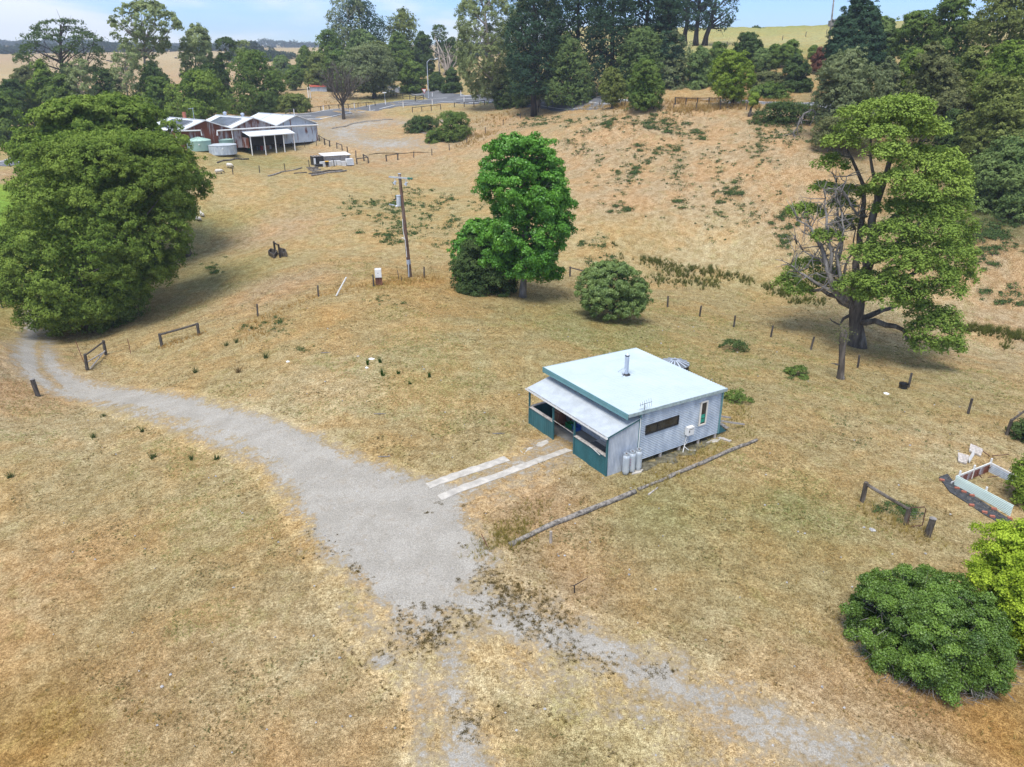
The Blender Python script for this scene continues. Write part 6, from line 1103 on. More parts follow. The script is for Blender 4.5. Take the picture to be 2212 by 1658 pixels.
# ------------------------------------------------------------------ poles, lamp, signs
def power_pole():
    b = g(886, 599.5); tp = onpl(*(1000 / 1.2066 + 220 * .15487, 430 / 1.2066 + 128 * .15487), b); X = lambda x, y, o=0.: onpl(1000 / 1.2066 + x * .15487, 430 / 1.2066 + y * .15487, b, o); print('pole height', tp[2] - b[2])
    o = empty('power_pole', b, 'tall leaning timber power pole with a crossarm and small transformer', 'power pole'); mb = MB(); k = 10; mb.tube([b - (tp - b) * .03] + [b + (tp - b) * i / k for i in range(1, k + 1)], np.linspace(.21, .14, k + 1), 10); mb.build('pole', plain('pole_timber', (.135, .085, .065), .9, 0, .5, 4, .1, 0, (1, 1, .2), ((.26, .24, .22), .8)), o, True)
    mb = MB(); mb.cyl(tp, .155, .05, 10); mb.build('pole_cap', M['galv'], o)
    mb = MB(); mb.bar(X(70, 168, -.2), X(330, 190, -.2), .13); mb.build('crossarm', M['galvwall'], o); mb = MB(); mb.tube([X(330, 190, -.2), X(350, 193, -.2), X(372, 195, -.2), X(395, 197, -.2), X(405, 198, -.2)], [.07, .13, .07, .13, .05], 8); mb.build('insulator', M['porcelain'], o)
    for x, y in ((155, 245), (310, 262)): mb = MB(); c = X(x, y, -.25); mb.tube([X(x, y - 70, -.2), c], .03, 5); mb.tube([c - [.16, 0, .1], c + [.16, 0, .1]], .07, 7); mb.tube([c + [0, 0, -.22], c + [0, 0, .1]], .09, 7); mb.build('fuse_cutout', M['galv'], o)
    mb = MB(); c = X(212, 575, -.15); mb.cyl(c, .22, .95, 14); tr = mb.build('transformer', M['galvwall'], o); mb = MB(); mb.cyl(c + ez * .951, .24, .08, 14); mb.build('lid', M['galv'], tr)
    for x, y in ((135, 490), (165, 470)): mb = MB(); mb.tube([c + ez * .75, X(x, y, -.2)], [.09, .05], 7); mb.build('bushing', M['black'], tr)
    mb = MB(); mb.bar(X(75, 552, -.2), X(150, 565, -.2), .1, .08); mb.tube([X(165, 580, -.2), X(215, 575, -.2)], .09, 8); mb.build('bracket', M['galv'], tr)
    mb = MB(); mb.tube([X(262, 760, -.25), X(272, 930, -.25), X(300, 1050, -.28), X(318, 1220, -.28), X(322, 1290, -.28)], .035, 6); mb.tube([X(250, 1022, -.3), X(275, 1020, -.3), X(300, 1050, -.3)], .045, 6); mb.build('cable_conduit', M['white'], o)
    t = .165; mb = MB(); mb.tube([b + (tp - b) * (t - .03), b + (tp - b) * (t + .015)], .215, 12); mb.build('metal_band', M['galv'], o); mb = MB(); mb.tube([X(345, 1360, -.28), X(352, 1565, -.3)], .06, 6); mb.build('earth_cover', M['galv'], o)
    mb = MB(); mb.tube([X(250, 215, -.1), X(222, 275, -.1)], .012, 4); mb.tube([X(140, 270, -.2), X(100, 360, -.1), X(130, 470, -.15)], .012, 4); mb.build('lead_wire', M['black'], o)
power_pole()
def meter():
    b = g(*Z('G', 1068, 1087)); lx, ly = place(b); o = empty('meter_box', b, 'white meter box on rusty brown posts in the fence line by the power pole', 'meter box'); sc = np.linalg.norm(b - [0, 0, HC]) / FP * .26226
    w_ = 52 * sc; zt = onpl(*Z('G', 1068, 952), b)[2] - b[2]; zb = onpl(*Z('G', 1068, 1022), b)[2] - b[2]
    mb = MB(); mb.hexa(b - lx * w_ / 2 - ly * .17 + ez * zb, lx * w_, ly * .3, ez * (zt - zb)); bx = mb.build('box', M['white'], o); mb = MB(); mb.hexa(b - lx * (w_ / 2 - .04) - ly * .19 + ez * (zb + .04), lx * (w_ - .08), ly * .018, ez * (zt - zb - .08)); dr = mb.build('door', M['white'], bx)
    mb = MB(); mb.hexa(b - lx * w_ / 2 + ly * .131 - ez * .2, lx * w_, ly * .05, ez * (zt + .25)); mb.build('back_board', M['plank'], o)
    for s in (-.36, 0, .36): mb = MB(); mb.hexa(b + lx * (s * w_ - .09) - ly * .05 - ez * .2, lx * .2, ly * .12, ez * (zb + .19)); mb.build('support_board', M['redwood'], o)
    mb = MB(); mb.hexa(b - lx * w_ * .08 - ly * .20 + ez * (zb + zt) / 2, lx * .06, ly * .012, ez * .07); mb.build('lock', M['black'], o)
meter()
def pole2():
    b = g(*Z('E', 603, 398)); tp = onpl(*Z('E', 652, -60), b); o = empty('power_pole', b, 'bare grey timber pole rising past the hilltop beside the right hand pine', 'power pole'); mb = MB(); mb.tube([b - [0, 0, .5], (b + tp) / 2, tp], [.26, .2, .15], 9); mb.build('pole', M['bark_grey'], o, True); mb = MB(); mb.bar(tp - [1.1, 0, .4], tp + [1.1, 0, -.4], .12); mb.build('crossarm', M['bark_grey'], o)
pole2()
def lamp():
    b = g(*Z('B', 1476, 815)); tp = onpl(*Z('B', 1463, 515), b); e = onpl(*Z('B', 1528, 490), b, .3); o = empty('street_lamp', b, 'tall grey street lamp with a curved arm at the road junction', 'street lamp'); mb = MB(); mb.tube([b, tp], [.13, .09], 8); mb.build('pole', M['galvwall'], o); mb = MB(); mb.tube([tp, tp * .6 + e * .4 + [0, 0, .5], e], [.08, .06, .05], 6); mb.build('arm', M['galvwall'], o); d = unit(e - tp); mb = MB(); mb.tube([e - d * .2, e + d * .3, e + d * .8], [.06, .16, .08], 8); mb.build('lamp_head', M['galvwall'], o); print('lamp h', tp[2] - b[2])
lamp()
def signs():
    b = g(*Z('B', 1442, 800)); c = b + ez * 1.6; lx, ly = place(b); o = empty('give_way_sign', b, 'white and red inverted triangle road sign beside the street lamp', 'road sign'); mb = MB(); mb.tube([b, b + ez * 2.], .04, 6); mb.build('post', M['galv'], o)
    def tri(s, y, m, n): mb = MB(); P = [c + lx * s + ez * s * .6, c - lx * s + ez * s * .6, c - ez * s * 1.1]; mb.add([p - ly * y for p in P] + [p - ly * (y - .015) for p in P], [(0, 1, 2), (5, 4, 3), (0, 3, 4, 1), (1, 4, 5, 2), (2, 5, 3, 0)]); mb.build(n, M[m], o)
    tri(.75, .07, 'red', 'sign_border'); tri(.52, .09, 'white', 'sign_face')
    p1, p2 = g(*Z('B', 488, 812)), g(*Z('B', 504, 808)); o = empty('yard_sign', p1, 'pair of white posts carrying a small dark board by the red roofed shed', 'sign')
    for p in (p1, p2): mb = MB(); mb.bar(p - ez * .2, p + ez * 2.9, .22); mb.build('post', M['white'], o)
    mb = MB(); mb.hexa(p1 + ez * 2.1 - np.array([0, .16, 0]), (p2 - p1) * 1.3, [0, .04, 0], ez * .55); mb.build('board', M['black'], o)
    b = g(*Z('B', 1119, 862)); o = empty('street_sign', b, 'small pale street name blade on a thin post by the side road', 'sign'); mb = MB(); mb.tube([b, b + ez * 3.], .04, 6); mb.build('post', M['galv'], o); mb = MB(); mb.hexa(b + ez * 2.7 - np.array([.5, .06, 0]), [1., 0, 0], [0, .03, 0], ez * .25); mb.build('blade', M['white'], o)
signs()
def redshed():
    a, c = g(*Z('B', 508, 757)), g(*Z('B', 640, 757)); fx = unit(np.array([*(c - a)[:2], 0])); fy = np.array([-fx[1], fx[0], 0]); W = np.linalg.norm((c - a)[:2]); h = onpl(*Z('B', 508, 718), a)[2] - a[2]; o = empty('small_shed', a, 'small grey iron shed with a red roof beyond the road', 'shed'); mb = MB(); mb.hexa(a - ez * .3, fx * W, fy * 4, ez * (h + .3)); mb.build('wall', M['rust_light'], o); mb = MB(); mb.hexa(a - fx * .3 - fy * .3 + ez * (h + .004), fx * (W + .6), fy * 4.6 + ez * 1.1, ez * .1); mb.build('roof', M['redroof'], o)
    mb = MB(); mb.hexa(a + fx * W * .4 - fy * .03 - ez * .1, fx * 1.2, fy * .025, ez * (h * .85)); mb.build('door', M['galv'], o)
redshed()
def vehicle():
    b = at_d(1064, 206, 200); b[2] = zg(b[0], b[1]) + .3; fx = unit(np.array([1, -.6, 0])); fy = np.array([-fx[1], fx[0], 0]); o = empty('delivery_van', b, 'white van half hidden behind the tall gum at the road', 'van')
    prof = [(-2.4, .35), (2.3, .35), (2.4, .9), (1.5, 1.15), (.9, 1.95), (-2.3, 2.0), (-2.45, 1.2)]; mb = MB(); n = len(prof); mb.add([b + fx * x + fy * s + ez * z for s in (-.9, .9) for x, z in prof], [tuple(range(n)), tuple(range(2 * n - 1, n - 1, -1))] + [(i, i + n, (i + 1) % n + n, (i + 1) % n) for i in range(n)]); mb.build('body', M['vehicle'], o)
    for x in (-1.5, 1.5):
        for s in (-.92, .92): mb = MB(); mb.tube([b + fx * x + fy * s * .9 + ez * .34, b + fx * x + fy * s * 1.02 + ez * .34], .34, 12); mb.build('wheel', M['black'], o)
    mb = MB(); mb.hexa(b + fx * .0 - fy * .915 + ez * 1.25, fx * 1.0, fy * .01, ez * .5); mb.build('window', M['glass'], o)
vehicle()
for x0, x1, yt, yb, lb in ((550, 626, 177, 222, 'left concrete water tank on the hilltop skyline'), (650, 712, 169, 219, 'right concrete water tank on the hilltop, beside the pine')):
    d = 312; b = gd(Z('E', (x0 + x1) / 2, 0)[0], d); r_ = (x1 - x0) / 2 * .26226 * d / FP; b0 = onpl(*Z('E', x0, yb), b)[2]; b[2] = min(b[2], b0); h = onpl(*Z('E', x0, yt), b)[2] - b[2]; o = empty('concrete_tank', b, lb, 'water tank', 'concrete tanks on the hilltop'); mb = MB(); mb.cyl(b - ez * 1, r_, h + 1, 28); mb.build('tank_wall', M['concretetank'], o); mb = MB(); mb.lathe(b + ez * h, [(r_ * 1.03, -.2), (r_ * 1.03, .05), (0, .5)], 28); mb.build('tank_lid', M['concretetank'], o)
fence('wire_fence', 'distant wire fence across the pale hilltop paddock', [(1520, 108), (1570, 102), (1640, 96), (1690, 88), (1740, 80), (1785, 74)], 1.3, .1, wires=0)
# ------------------------------------------------------------------ trough, gate, garden enclosure
def trough(pts, label):
    P = [g(*Z('G', *p)) for p in pts]; c = np.mean(P, 0); o = empty('feed_trough', c, label, 'trough'); P = [p * 1. for p in P]; mb = MB(); z = c[2]
    for i in range(4): a, b = P[i].copy(), P[(i + 1) % 4].copy(); a[2] = b[2] = z + .25; mb.bar(a, b, .07, .5)
    mb.build('trough_wall', M['bark'], o); mb = MB(); Q = [np.array([p[0], p[1], z + .14]) for p in P]; mb.quad(*Q); mb.build('trough_floor', M['interior'], o)
trough([(160, 845), (205, 868), (232, 832), (180, 812)], 'left dark timber feed trough beside a short rail'); trough([(245, 850), (310, 855), (300, 818), (250, 805)], 'right dark timber feed trough behind the short rail')
fence('rail_fence', 'two blackened posts with a sloping rail between the feed troughs', [Z('G', 215, 825), Z('G', 255, 860)], 1.5, .12, 'bark_black', wires=0, rails=[1], rail_r=.09, lean=.03)
def gate():
    o, P, t = fence('rail_fence', 'dark sloping rail on two posts near the garden enclosure', [Z('N', 880, 183), Z('N', 1235, 372)], 1.05, .12, 'bark', wires=0, rails=[1], rail_r=.085, hs=[1.15, 1.0], lean=.03)
    b = g(*Z('N', 1262, 388)); o = empty('pipe_gate', b, 'small rusty pipe gate standing open beside the dark rail', 'gate'); q = lambda x, y: onpl(*Z('N', x, y), b); mb = MB(); mb.tube([q(1255, 385), q(1272, 245), q(1290, 232), q(1390, 228), q(1404, 245), q(1375, 375), q(1360, 382), q(1255, 388)], .025, 7); mb.build('gate_frame', M['iron'], o); mb = MB()
    for k in range(5): f = .2 + k * .15; a, c = q(1272 - 17 * f, 245 + 140 * f), q(1402 - 28 * f, 245 + 130 * f); mb.tube([a, c], .006, 4)
    mb.build('mesh_wire', M['wire'], o)
    post('gate_post', 'stout round gate post with a pale flat top', Z('N', 1410, 468), 1.0, .16, lean=(.08, 0), cap='bark_grey')
    fence('rail_fence', 'dark angled rail and post at the right edge above the garden enclosure', [(2174, 940), (2225, 900)], 1.1, .1, 'bark', wires=0, rails=[1], rail_r=.08)
gate()
def X4(x, y): return (2013.9 + .17498 * x, 870.2 + .17498 * y)
def enclosure():
    A, B_, C_ = g(*X4(262, 1025)), g(*X4(960, 1405)), g(*X4(690, 850)); D_ = C_ + (B_ - A) * .85; o = empty('garden_enclosure', A, 'low white corrugated garden enclosure with bracing bars at the right', 'enclosure'); hf = .62
    for P in (A, B_, C_, D_): P[2] = zg(P[0], P[1])
    ex = unit(B_ - A); ey = unit(C_ - A); mb = MB(); mb.corr(A, B_ - A, ez * hf - ey * .0, -ey, 7, .022, 6); mb.hexa(A + ez * hf, B_ - A, ey * .06, ez * .03); p = mb.build('front_panel', M['mint'], o); p['label'] = 'pale mint corrugated front panel'
    for P, Q, n in ((A, C_, 'side_panel'), (C_, D_, 'back_panel')):
        nn = unit(np.cross(unit(Q - P), ez)); mb = MB(); mb.corr(P + nn * .02, Q - P, ez * .5, nn, 5, .02, 4); mb.build(n, M['rust_heavy'] if n == 'side_panel' else M['galvwall'], o); mb = MB(); mb.bar(P + ez * .55, Q + ez * .55, .05, .1); mb.bar(P + ez * .08 - nn * .15, Q + ez * .08 - nn * .15, .05, .14); mb.build('top_board', M['white'], o)
    for P in (A + ey * .35, (A + C_) / 2, C_, C_ + (D_ - C_) * .75, A + (B_ - A) * .52 + ey * .1): mb = MB(); mb.tube([P - ez * .2, P + ez * .85], .055, 7); mb.build('post', M['white'], o)
    for a, b in (((490, 865), (600, 970)), ((670, 990), (825, 942)), ((665, 865), (845, 832)), ((725, 722), (930, 675)), ((515, 590), (700, 700))): P, Q = g(*X4(*a)), g(*X4(*b)); mb = MB(); mb.bar(P + ez * .35, Q + ez * .2, .035); mb.build('brace_bar', M['iron'], o)
    slab_ = [X4(*p) for p in ((80, 925), (185, 885), (285, 1015), (620, 1230), (985, 1470), (900, 1525), (640, 1390), (420, 1240), (215, 1110))]
    P = [g(*p) for p in slab_]; mb = MB(); mb.add([p + ez * .05 for p in P] + [p - ez * .05 for p in P], [tuple(range(9)), tuple(range(17, 8, -1))] + [(i, i + 9, (i + 1) % 9 + 9, (i + 1) % 9) for i in range(9)]); tag(mb.build('weed_mat', M['mat'], None, at=P[0]), 'black weed mat on the ground along the mint panel', 'mat')
    BL_ = ['loose brick by the left tip of the black mat', 'brick lying highest along the mint panel', 'red brick second down along the mint panel', 'pale brick third down along the mint panel', 'brick below the middle of the mint panel', 'brick at the right hand end of the mint panel', 'brick on the outer mat edge, highest one', 'brick on the outer mat edge, middle one', 'brick on the outer mat edge, lowest one']
    for i, (x, y) in enumerate(((115, 970), (300, 1070), (385, 1115), (485, 1160), (755, 1325), (955, 1442), (480, 1280), (640, 1368), (735, 1420))):
        p = g(*X4(x, y)); mb = MB(); mb.box(p + ez * .08, (.24, .12, .09), YAW * (-.9) + .3 * i % .5); tag(mb.build('brick', M['brick'], None, at=p), BL_[i], 'brick', 'bricks around the weed mat')
    for i, (pp, lb, m_) in enumerate([([(300, 680), (435, 720), (420, 770), (315, 740)], 'tipped over weathered box panel beside the garden enclosure', 'plank'), ([(430, 745), (500, 640), (515, 660), (455, 755)], 'pale board fragment leaning by the tipped panel', 'white'), ([(455, 570), (610, 640), (595, 675), (450, 610)], 'broken pale panel behind the garden enclosure', 'plank')]):
        P = [g(*X4(*p)) for p in pp]; c = np.mean(P, 0); mb = MB(); mb.add([p + ez * (.12 + .25 * (k in (0, 1))) for k, p in enumerate(P)] + [p + ez * (.02 + .25 * (k in (0, 1))) for k, p in enumerate(P)], [(0, 1, 2, 3), (7, 6, 5, 4)] + [(i_, i_ + 4, (i_ + 1) % 4 + 4, (i_ + 1) % 4) for i_ in range(4)]); tag(mb.build('scrap_sheet', M[m_], None, at=c), lb, 'scrap')
enclosure()
b = g(*Z('M', 1215, 675)); mb = MB(); mb.tube([b, b + ez * .4], [.27, .33], 14, False); mb.cyl(b + ez * .1, .25, .03, 12); mb.tube([b + ez * .40, b + ez * .43], .35, 14, False); tag(mb.build('plastic_bucket', M['black'], None, at=b), 'black plastic tub beside a leaning fence post', 'tub')
for i, (c, x, y, lb, m_) in enumerate([('M', 1078, 717, 'white scrap lying in the grass near the black tub', 'white'), ('N', 960, 418, 'pale stone in the grass before the dark rail', 'stone'), ('L', 965, 505, 'bleached board scrap in the rubbish patch near the iris clumps', 'white'), ('L', 895, 412, 'pale block in the rubbish patch', 'plank'), ('L', 1003, 432, 'white scrap right of the rubbish patch', 'white'), ('L', 318, 455, 'white plastic scrap left of the rubbish patch', 'white'), ('L', 625, 385, 'bleached stick left of the rubbish patch', 'bark_grey'), ('L', 1070, 890, 'bleached stick lying midway across the dry lawn', 'bark_grey'), ('L', 1110, 1243, 'bleached stick lying near the concrete strips', 'bark_grey'), ('L', 2050, 1052, 'bleached stick lying in the lawn left of the porch', 'bark_grey'), ('L', 1220, 0, 'white scrap', 'white')][:10]):
    p = g(*Z(c, x, y)); mb = MB(); rng = np.random.default_rng(i)
    if 'stick' in lb: mb.tube([p + [-.35, .05, .04], p + [0, 0, .07], p + [.38, .08, .04]], [.02, .035, .015], 5)
    else: d = rng.uniform(.12, .22); a = rng.uniform(0, 3); mb.add([p + np.array([math.cos(a + t) * d * rng.uniform(.7, 1.4), math.sin(a + t) * d * rng.uniform(.7, 1.4), .02]) for t in (0, 1.3, 2.6, 3.9, 5.1)] + [p + [0, 0, .12]], [(0, 1, 5), (1, 2, 5), (2, 3, 5), (3, 4, 5), (4, 0, 5), (4, 3, 2, 1, 0)])
    tag(mb.build('bleached_stick' if 'stick' in lb else 'scrap', M[m_], None, at=p), lb, 'stick' if 'stick' in lb else 'scrap')
# ------------------------------------------------------------------ sheep and cattle
def beast(name, label, b, yaw, L, hgt, bodym, facem, pose='graze', cat='sheep', group=None, fat=1.):
    o = empty(name, b, label, cat, group); c, s_ = math.cos(yaw), math.sin(yaw); q = lambda x, y, z: b + np.array([c * x - s_ * y, s_ * x + c * y, z]); lie = pose == 'lie'; zb = hgt * (.30 if lie else .62); r = hgt * .27 * fat
    mb = MB(); N_ = 10; xs = np.linspace(-L * .5, L * .5, N_); pr = [.35, .8, .95, 1., 1., .98, 1.0, .95, .75, .4]; mb.tube([q(x, 0, zb + .02 * math.sin(i)) for i, x in enumerate(xs)], [r * p for p in pr], 12); hz = hgt * (.75 if lie else .42 if pose == 'graze' else .9); hx = L * .72
    mb.tube([q(L * .38, 0, zb + r * .3), q(L * .52, 0, (zb + hz) / 2 + r * .4), q(hx * .88, 0, hz)], [r * .62, r * .45, r * .33], 9)
    if not lie:
        for x in (-.34, .32):
            for y in (-1, 1): mb.tube([q(L * x, y * r * .5, zb - r * .4), q(L * x + .02, y * r * .5, hgt * .3)], [r * .3, r * .17], 7)
    mb.build('body', bodym, o, True); mb = MB(); mb.tube([q(hx * .84, 0, hz + r * .12), q(hx * .95, 0, hz), q(hx * 1.08, 0, hz - r * .45), q(hx * 1.15, 0, hz - r * .62)], [r * .22, r * .33, r * .25, r * .15], 9)
    for y in (-1, 1): mb.tube([q(hx * .88, y * r * .22, hz + r * .2), q(hx * .86, y * r * .62, hz + r * .1)], [r * .12, r * .03], 5)
    mb.build('head', facem, o, True)
    for x in (-.34, .32):
        for y in (-1, 1):
            mb = MB()
            if lie: mb.tube([q(L * x, y * r * .7, .08), q(L * x + L * .15, y * r * .9, .06)], [r * .2, r * .12], 6)
            else: mb.tube([q(L * x + .02, y * r * .5, hgt * .33), q(L * x + .03, y * r * .5, .04), q(L * x + .06, y * r * .5, 0)], [r * .16, r * .13, r * .16], 6)
            mb.build('leg', facem, o)
    mb = MB(); mb.tube([q(-L * .5, 0, zb + r * .2), q(-L * .58, 0, zb - r * .5)], [r * .14, r * .1], 6); mb.build('tail', bodym, o)
beast('sheep', 'cream sheep with a dark face lying in the shade of the huge tree, nearer one', g(*Z('F', 1632, 552)), 2.6, 1.15, .8, M['wool'], M['wooldark'], 'lie', fat=1.25); beast('sheep', 'cream sheep with a dark face lying up slope behind the nearer one', g(*Z('F', 1665, 518)), 2.2, 1.05, .8, M['wool'], M['wooldark'], 'lie', fat=1.2)
beast('sheep', 'cream dark faced sheep grazing just below the log by the silver tank', g(*ZS(890, 888)), -.5, 1.2, .85, M['wool'], M['wooldark'], fat=1.25); beast('sheep', 'cream sheep standing lower left, beside the dark tree in the shed paddock', g(*ZS(742, 968)), .6, 1.1, .8, M['wool'], M['wooldark'], 'graze', fat=1.2)
for x, y, a in ((890, 512, .3), (918, 518, 2.8), (1450, 488, .2), (1492, 506, 3.)): beast('cow', 'black cow grazing far off on the pale left hand paddock', g(*Z('A', x, y)), a, 2.2, 1.5, M['cow'], M['cow'], cat='cow', group='cattle on the far paddock')
# ------------------------------------------------------------------ weeds, rushes, tufts, grass blades
rngw = np.random.default_rng(77)
def tri_mesh(name, A, B_, C_, col, mat):
    n = len(A); V = np.stack([A, B_, C_], 1).reshape(-1, 3); F = np.arange(3 * n).reshape(n, 3); return link(name, np_mesh(name, V, F, {'tcol': np.repeat(col, 3, 0)}), M[mat])
def blades(P, h, spread, nb, col, w_=.012, cv=.25, up=1.):
    """P tuft bases -> triangles"""
    n = len(P); Q = np.repeat(np.arange(n), nb); m = len(Q); d = rngw.normal(size=(m, 3)) * [spread, spread, .15]; d[:, 2] = np.abs(d[:, 2]) + up; d = unit(d); hh = (h[Q] if hasattr(h, '__len__') else h) * rngw.uniform(.5, 1.15, m)
    b = P[Q] + rngw.normal(size=(m, 3)) * [1, 1, 0] * (spread * .12 * hh)[:, None]; s_ = unit(np.cross(d, rdir(rngw, m))) * (w_ * np.ones(m) * (hh / np.mean(hh)) ** .5)[:, None]
    c = col[Q] * rngw.uniform(1 - cv, 1 + cv, (m, 1)); return b - s_, b + s_, b + d * hh[:, None], np.clip(c, 0, 1)
def cat_(L): return [np.concatenate([x[i] for x in L]) for i in range(4)]
# dry grass over the near paddock (even density in the picture)
DP = [(gpoly(p), wt, sf) for p, wt, sf in DRIVE]
def gmask(x, y):
    m = np.zeros(x.shape)
    for p, wt, sf in DP:
        s = poly_sd(x, y, p); m = np.maximum(m, wt * np.clip(.5 + s / (2 * sf), 0, 1)) if wt > 0 else m * (1 + wt * np.clip(.5 + s / (2 * sf), 0, 1))
    return m
def incabin(x, y):
    a = (x - HX) * e1[0] + (y - HY) * e1[1]; b = (x - HX) * e2[0] + (y - HY) * e2[1]; return (a > -.05) & (a < HP + HL) & (b > -.05) & (b < HW + .05)
def nearfield(n, d0, d1, p=1.):
    r = d0 * (d1 / d0) ** (rngw.random(n) ** p); a = R(-39) + R(78) * rngw.random(n); return r * np.sin(a), r * np.cos(a), r
def vnoise(x, y, s, seed):
    rg = np.random.default_rng(seed); o = np.zeros(x.shape)
    for k in range(5):
        a = rg.uniform(0, 6.28, 2); f = s * 1.7 ** k; o += np.sin(x * f * math.cos(a[0]) + y * f * math.sin(a[0]) + a[1] + 1.3 * np.sin(x * f * .7 + y * f * .5 + a[0])) / 1.4 ** k
    return o / 2.2
x, y, r = nearfield(170000, 15, 84, .9); gm = gmask(x, y); keep = (rngw.random(len(x)) > gm * 1.25) & ~incabin(x, y) & (vnoise(x, y, .8, 4) > -.75); x, y, r = x[keep], y[keep], r[keep]
P = np.c_[x, y, zf(x, y) - .01]; tc_ = tone_at(x, y); v_ = vnoise(x, y, .25, 1)[:, None]; tc_ = tc_ * np.where(v_ > .35, np.array([[.78, .92, .62]]), np.array([[1.08, 1.0, .92]]))
h_ = .045 + .0022 * r + .05 * np.clip(vnoise(x, y, .5, 2), 0, 1); q_ = rngw.random(len(P))[:, None]; tc_ = np.where(q_ < .16, tc_ * [.42, .46, .36], np.where(q_ > .80, tc_ * [1.35, 1.36, 1.30], tc_))
tri_ = blades(P, h_, 1.0, 5, tc_ * 1.05, .008, .35, .55)
tag(tri_mesh('dry_grass', *tri_, 'blades'), kind='stuff')
# long tawny grass along fences, banks and the crest
L = []
def band(pts, width, n, h, col, nb=7, w_=.012, spread=.5):
    for (u0, v0), (u1, v1) in zip(pts[:-1], pts[1:]):
        a, b = g(u0, v0), g(u1, v1); k = int(n * max(.3, np.linalg.norm(b - a) / 10)); t = rngw.random(k)[:, None]; p = a * (1 - t) + b * t; p[:, :2] += rngw.normal(0, width, (k, 2)); p[:, 2] = zf(p[:, 0], p[:, 1]); c = np.array(col)[None] * rngw.uniform(.8, 1.2, (k, 1)); L.append(blades(p, h, spread, nb, c, w_, .25))
TAW = (.42, .29, .11)
band([(560, 735), (560, 690), (690, 640), (810, 617), (925, 600)], .7, 160, .35, (.44, .28, .09)); band([(820, 622), (930, 602)], 1.0, 300, .38, (.42, .29, .10)); band([(350, 750), (440, 722)], .35, 200, .4, (.46, .29, .09)); band([(100, 860), (0, 895)], .8, 90, .22, TAW)
band([(1446, 238), (1500, 237), (1560, 232), (1640, 232)], 1.0, 260, .9, TAW, 8, .03); band([(1250, 236), (1300, 232), (1360, 236)], 1.2, 120, .7, TAW, 8, .03); band([(1450, 224), (1560, 216), (1700, 220)], 1.2, 200, .7, (.42, .27, .10), 8, .03)
band([(1020, 270), (1060, 258), (1100, 245)], 4, 120, .6, TAW, 8, .03); band([(690, 232), (800, 228), (740, 214)], 5, 60, .5, TAW, 8, .03); band([(960, 300), (1060, 290), (1000, 318)], 1.4, 120, .6, TAW, 8, .03)
band([(1040, 1190), (1090, 1165), (1130, 1140)], .5, 320, .38, (.30, .25, .07)); band([(1080, 1150), (1140, 1110), (1180, 1085)], .35, 150, .3, (.36, .28, .10)); band([(1560, 960), (1470, 1010), (1380, 1060)], .4, 220, .33, (.40, .31, .10)); band([(1590, 880), (1600, 930)], .6, 200, .4, (.36, .29, .10)); band([(1850, 1100), (1960, 1140), (2010, 1165)], .5, 220, .4, (.40, .31, .11)); band([(1880, 820), (2000, 880), (2100, 960)], 2.2, 80, .28, (.43, .33, .14)); band([(1600, 1000), (1800, 830), (1900, 900)], 3., 60, .22, (.42, .33, .14))
band([(1110, 1200), (1230, 1260), (1330, 1340)], .9, 120, .22, (.40, .27, .10)); band([(1750, 1300), (1850, 1390), (1950, 1500), (2150, 1560)], .8, 120, .25, (.40, .29, .10)); band([(60, 1560), (200, 1600), (350, 1640)], 1.6, 160, .2, (.42, .28, .08)); band([(1160, 1000), (1290, 1035)], .3, 120, .2, (.38, .28, .11))
tag(tri_mesh('tawny_grass', *cat_(L), 'blades'), kind='stuff')
# brown tufts on the edges of the gravel
L = []
x, y, r = nearfield(60000, 16, 66, .8); gm = gmask(x, y); k = (gm > .12) & (gm < .80) & (vnoise(x, y, 1.6, 9) > .05 - .25 * (gm < .6)) & ~incabin(x, y); x, y = x[k], y[k]
jx = rngw.random(len(x)) < .5; x, y = x[jx], y[jx]; P = np.c_[x, y, zf(x, y) + .01]; c = np.array([(.16, .118, .042)]) * rngw.uniform(.65, 1.35, (len(x), 1)) + rngw.uniform(0, .03, (len(x), 3)); L.append(blades(P, .10, 1.1, 12, c, .012, .3, .5))
x, y, r = nearfield(30000, 15, 75, .85); k = (gmask(x, y) < .2) & ~incabin(x, y) & (vnoise(x, y, .7, 31) + .5 * vnoise(x, y, 2.4, 32) > .42); x, y, r = x[k], y[k], r[k]
P = np.c_[x, y, zf(x, y)]; c = np.where(rngw.random((len(x), 1)) < .35, np.array([[.17, .185, .07]]), np.array([[.25, .185, .08]])) * rngw.uniform(.7, 1.25, (len(x), 1)); L.append(blades(P, .07 + .0012 * r, 1.1, 10, c, .011, .3, .5))
def spot(pts, n, rad, h=.12, col=(.125, .095, .03), nb=34):
    for u, v in pts:
        p = g(u, v); q = p + rngw.normal(0, rad, (n, 3)) * [1, 1, 0]; q[:, 2] = zf(q[:, 0], q[:, 1]) + .015; L.append(blades(q, h, 1.0, nb, np.array([col]) * rngw.uniform(.7, 1.3, (n, 1)), .014, .3, .6))
def Q8(x, y): return (900 / 1.2066 + x * .35, 1300 / 1.2066 + y * .35)
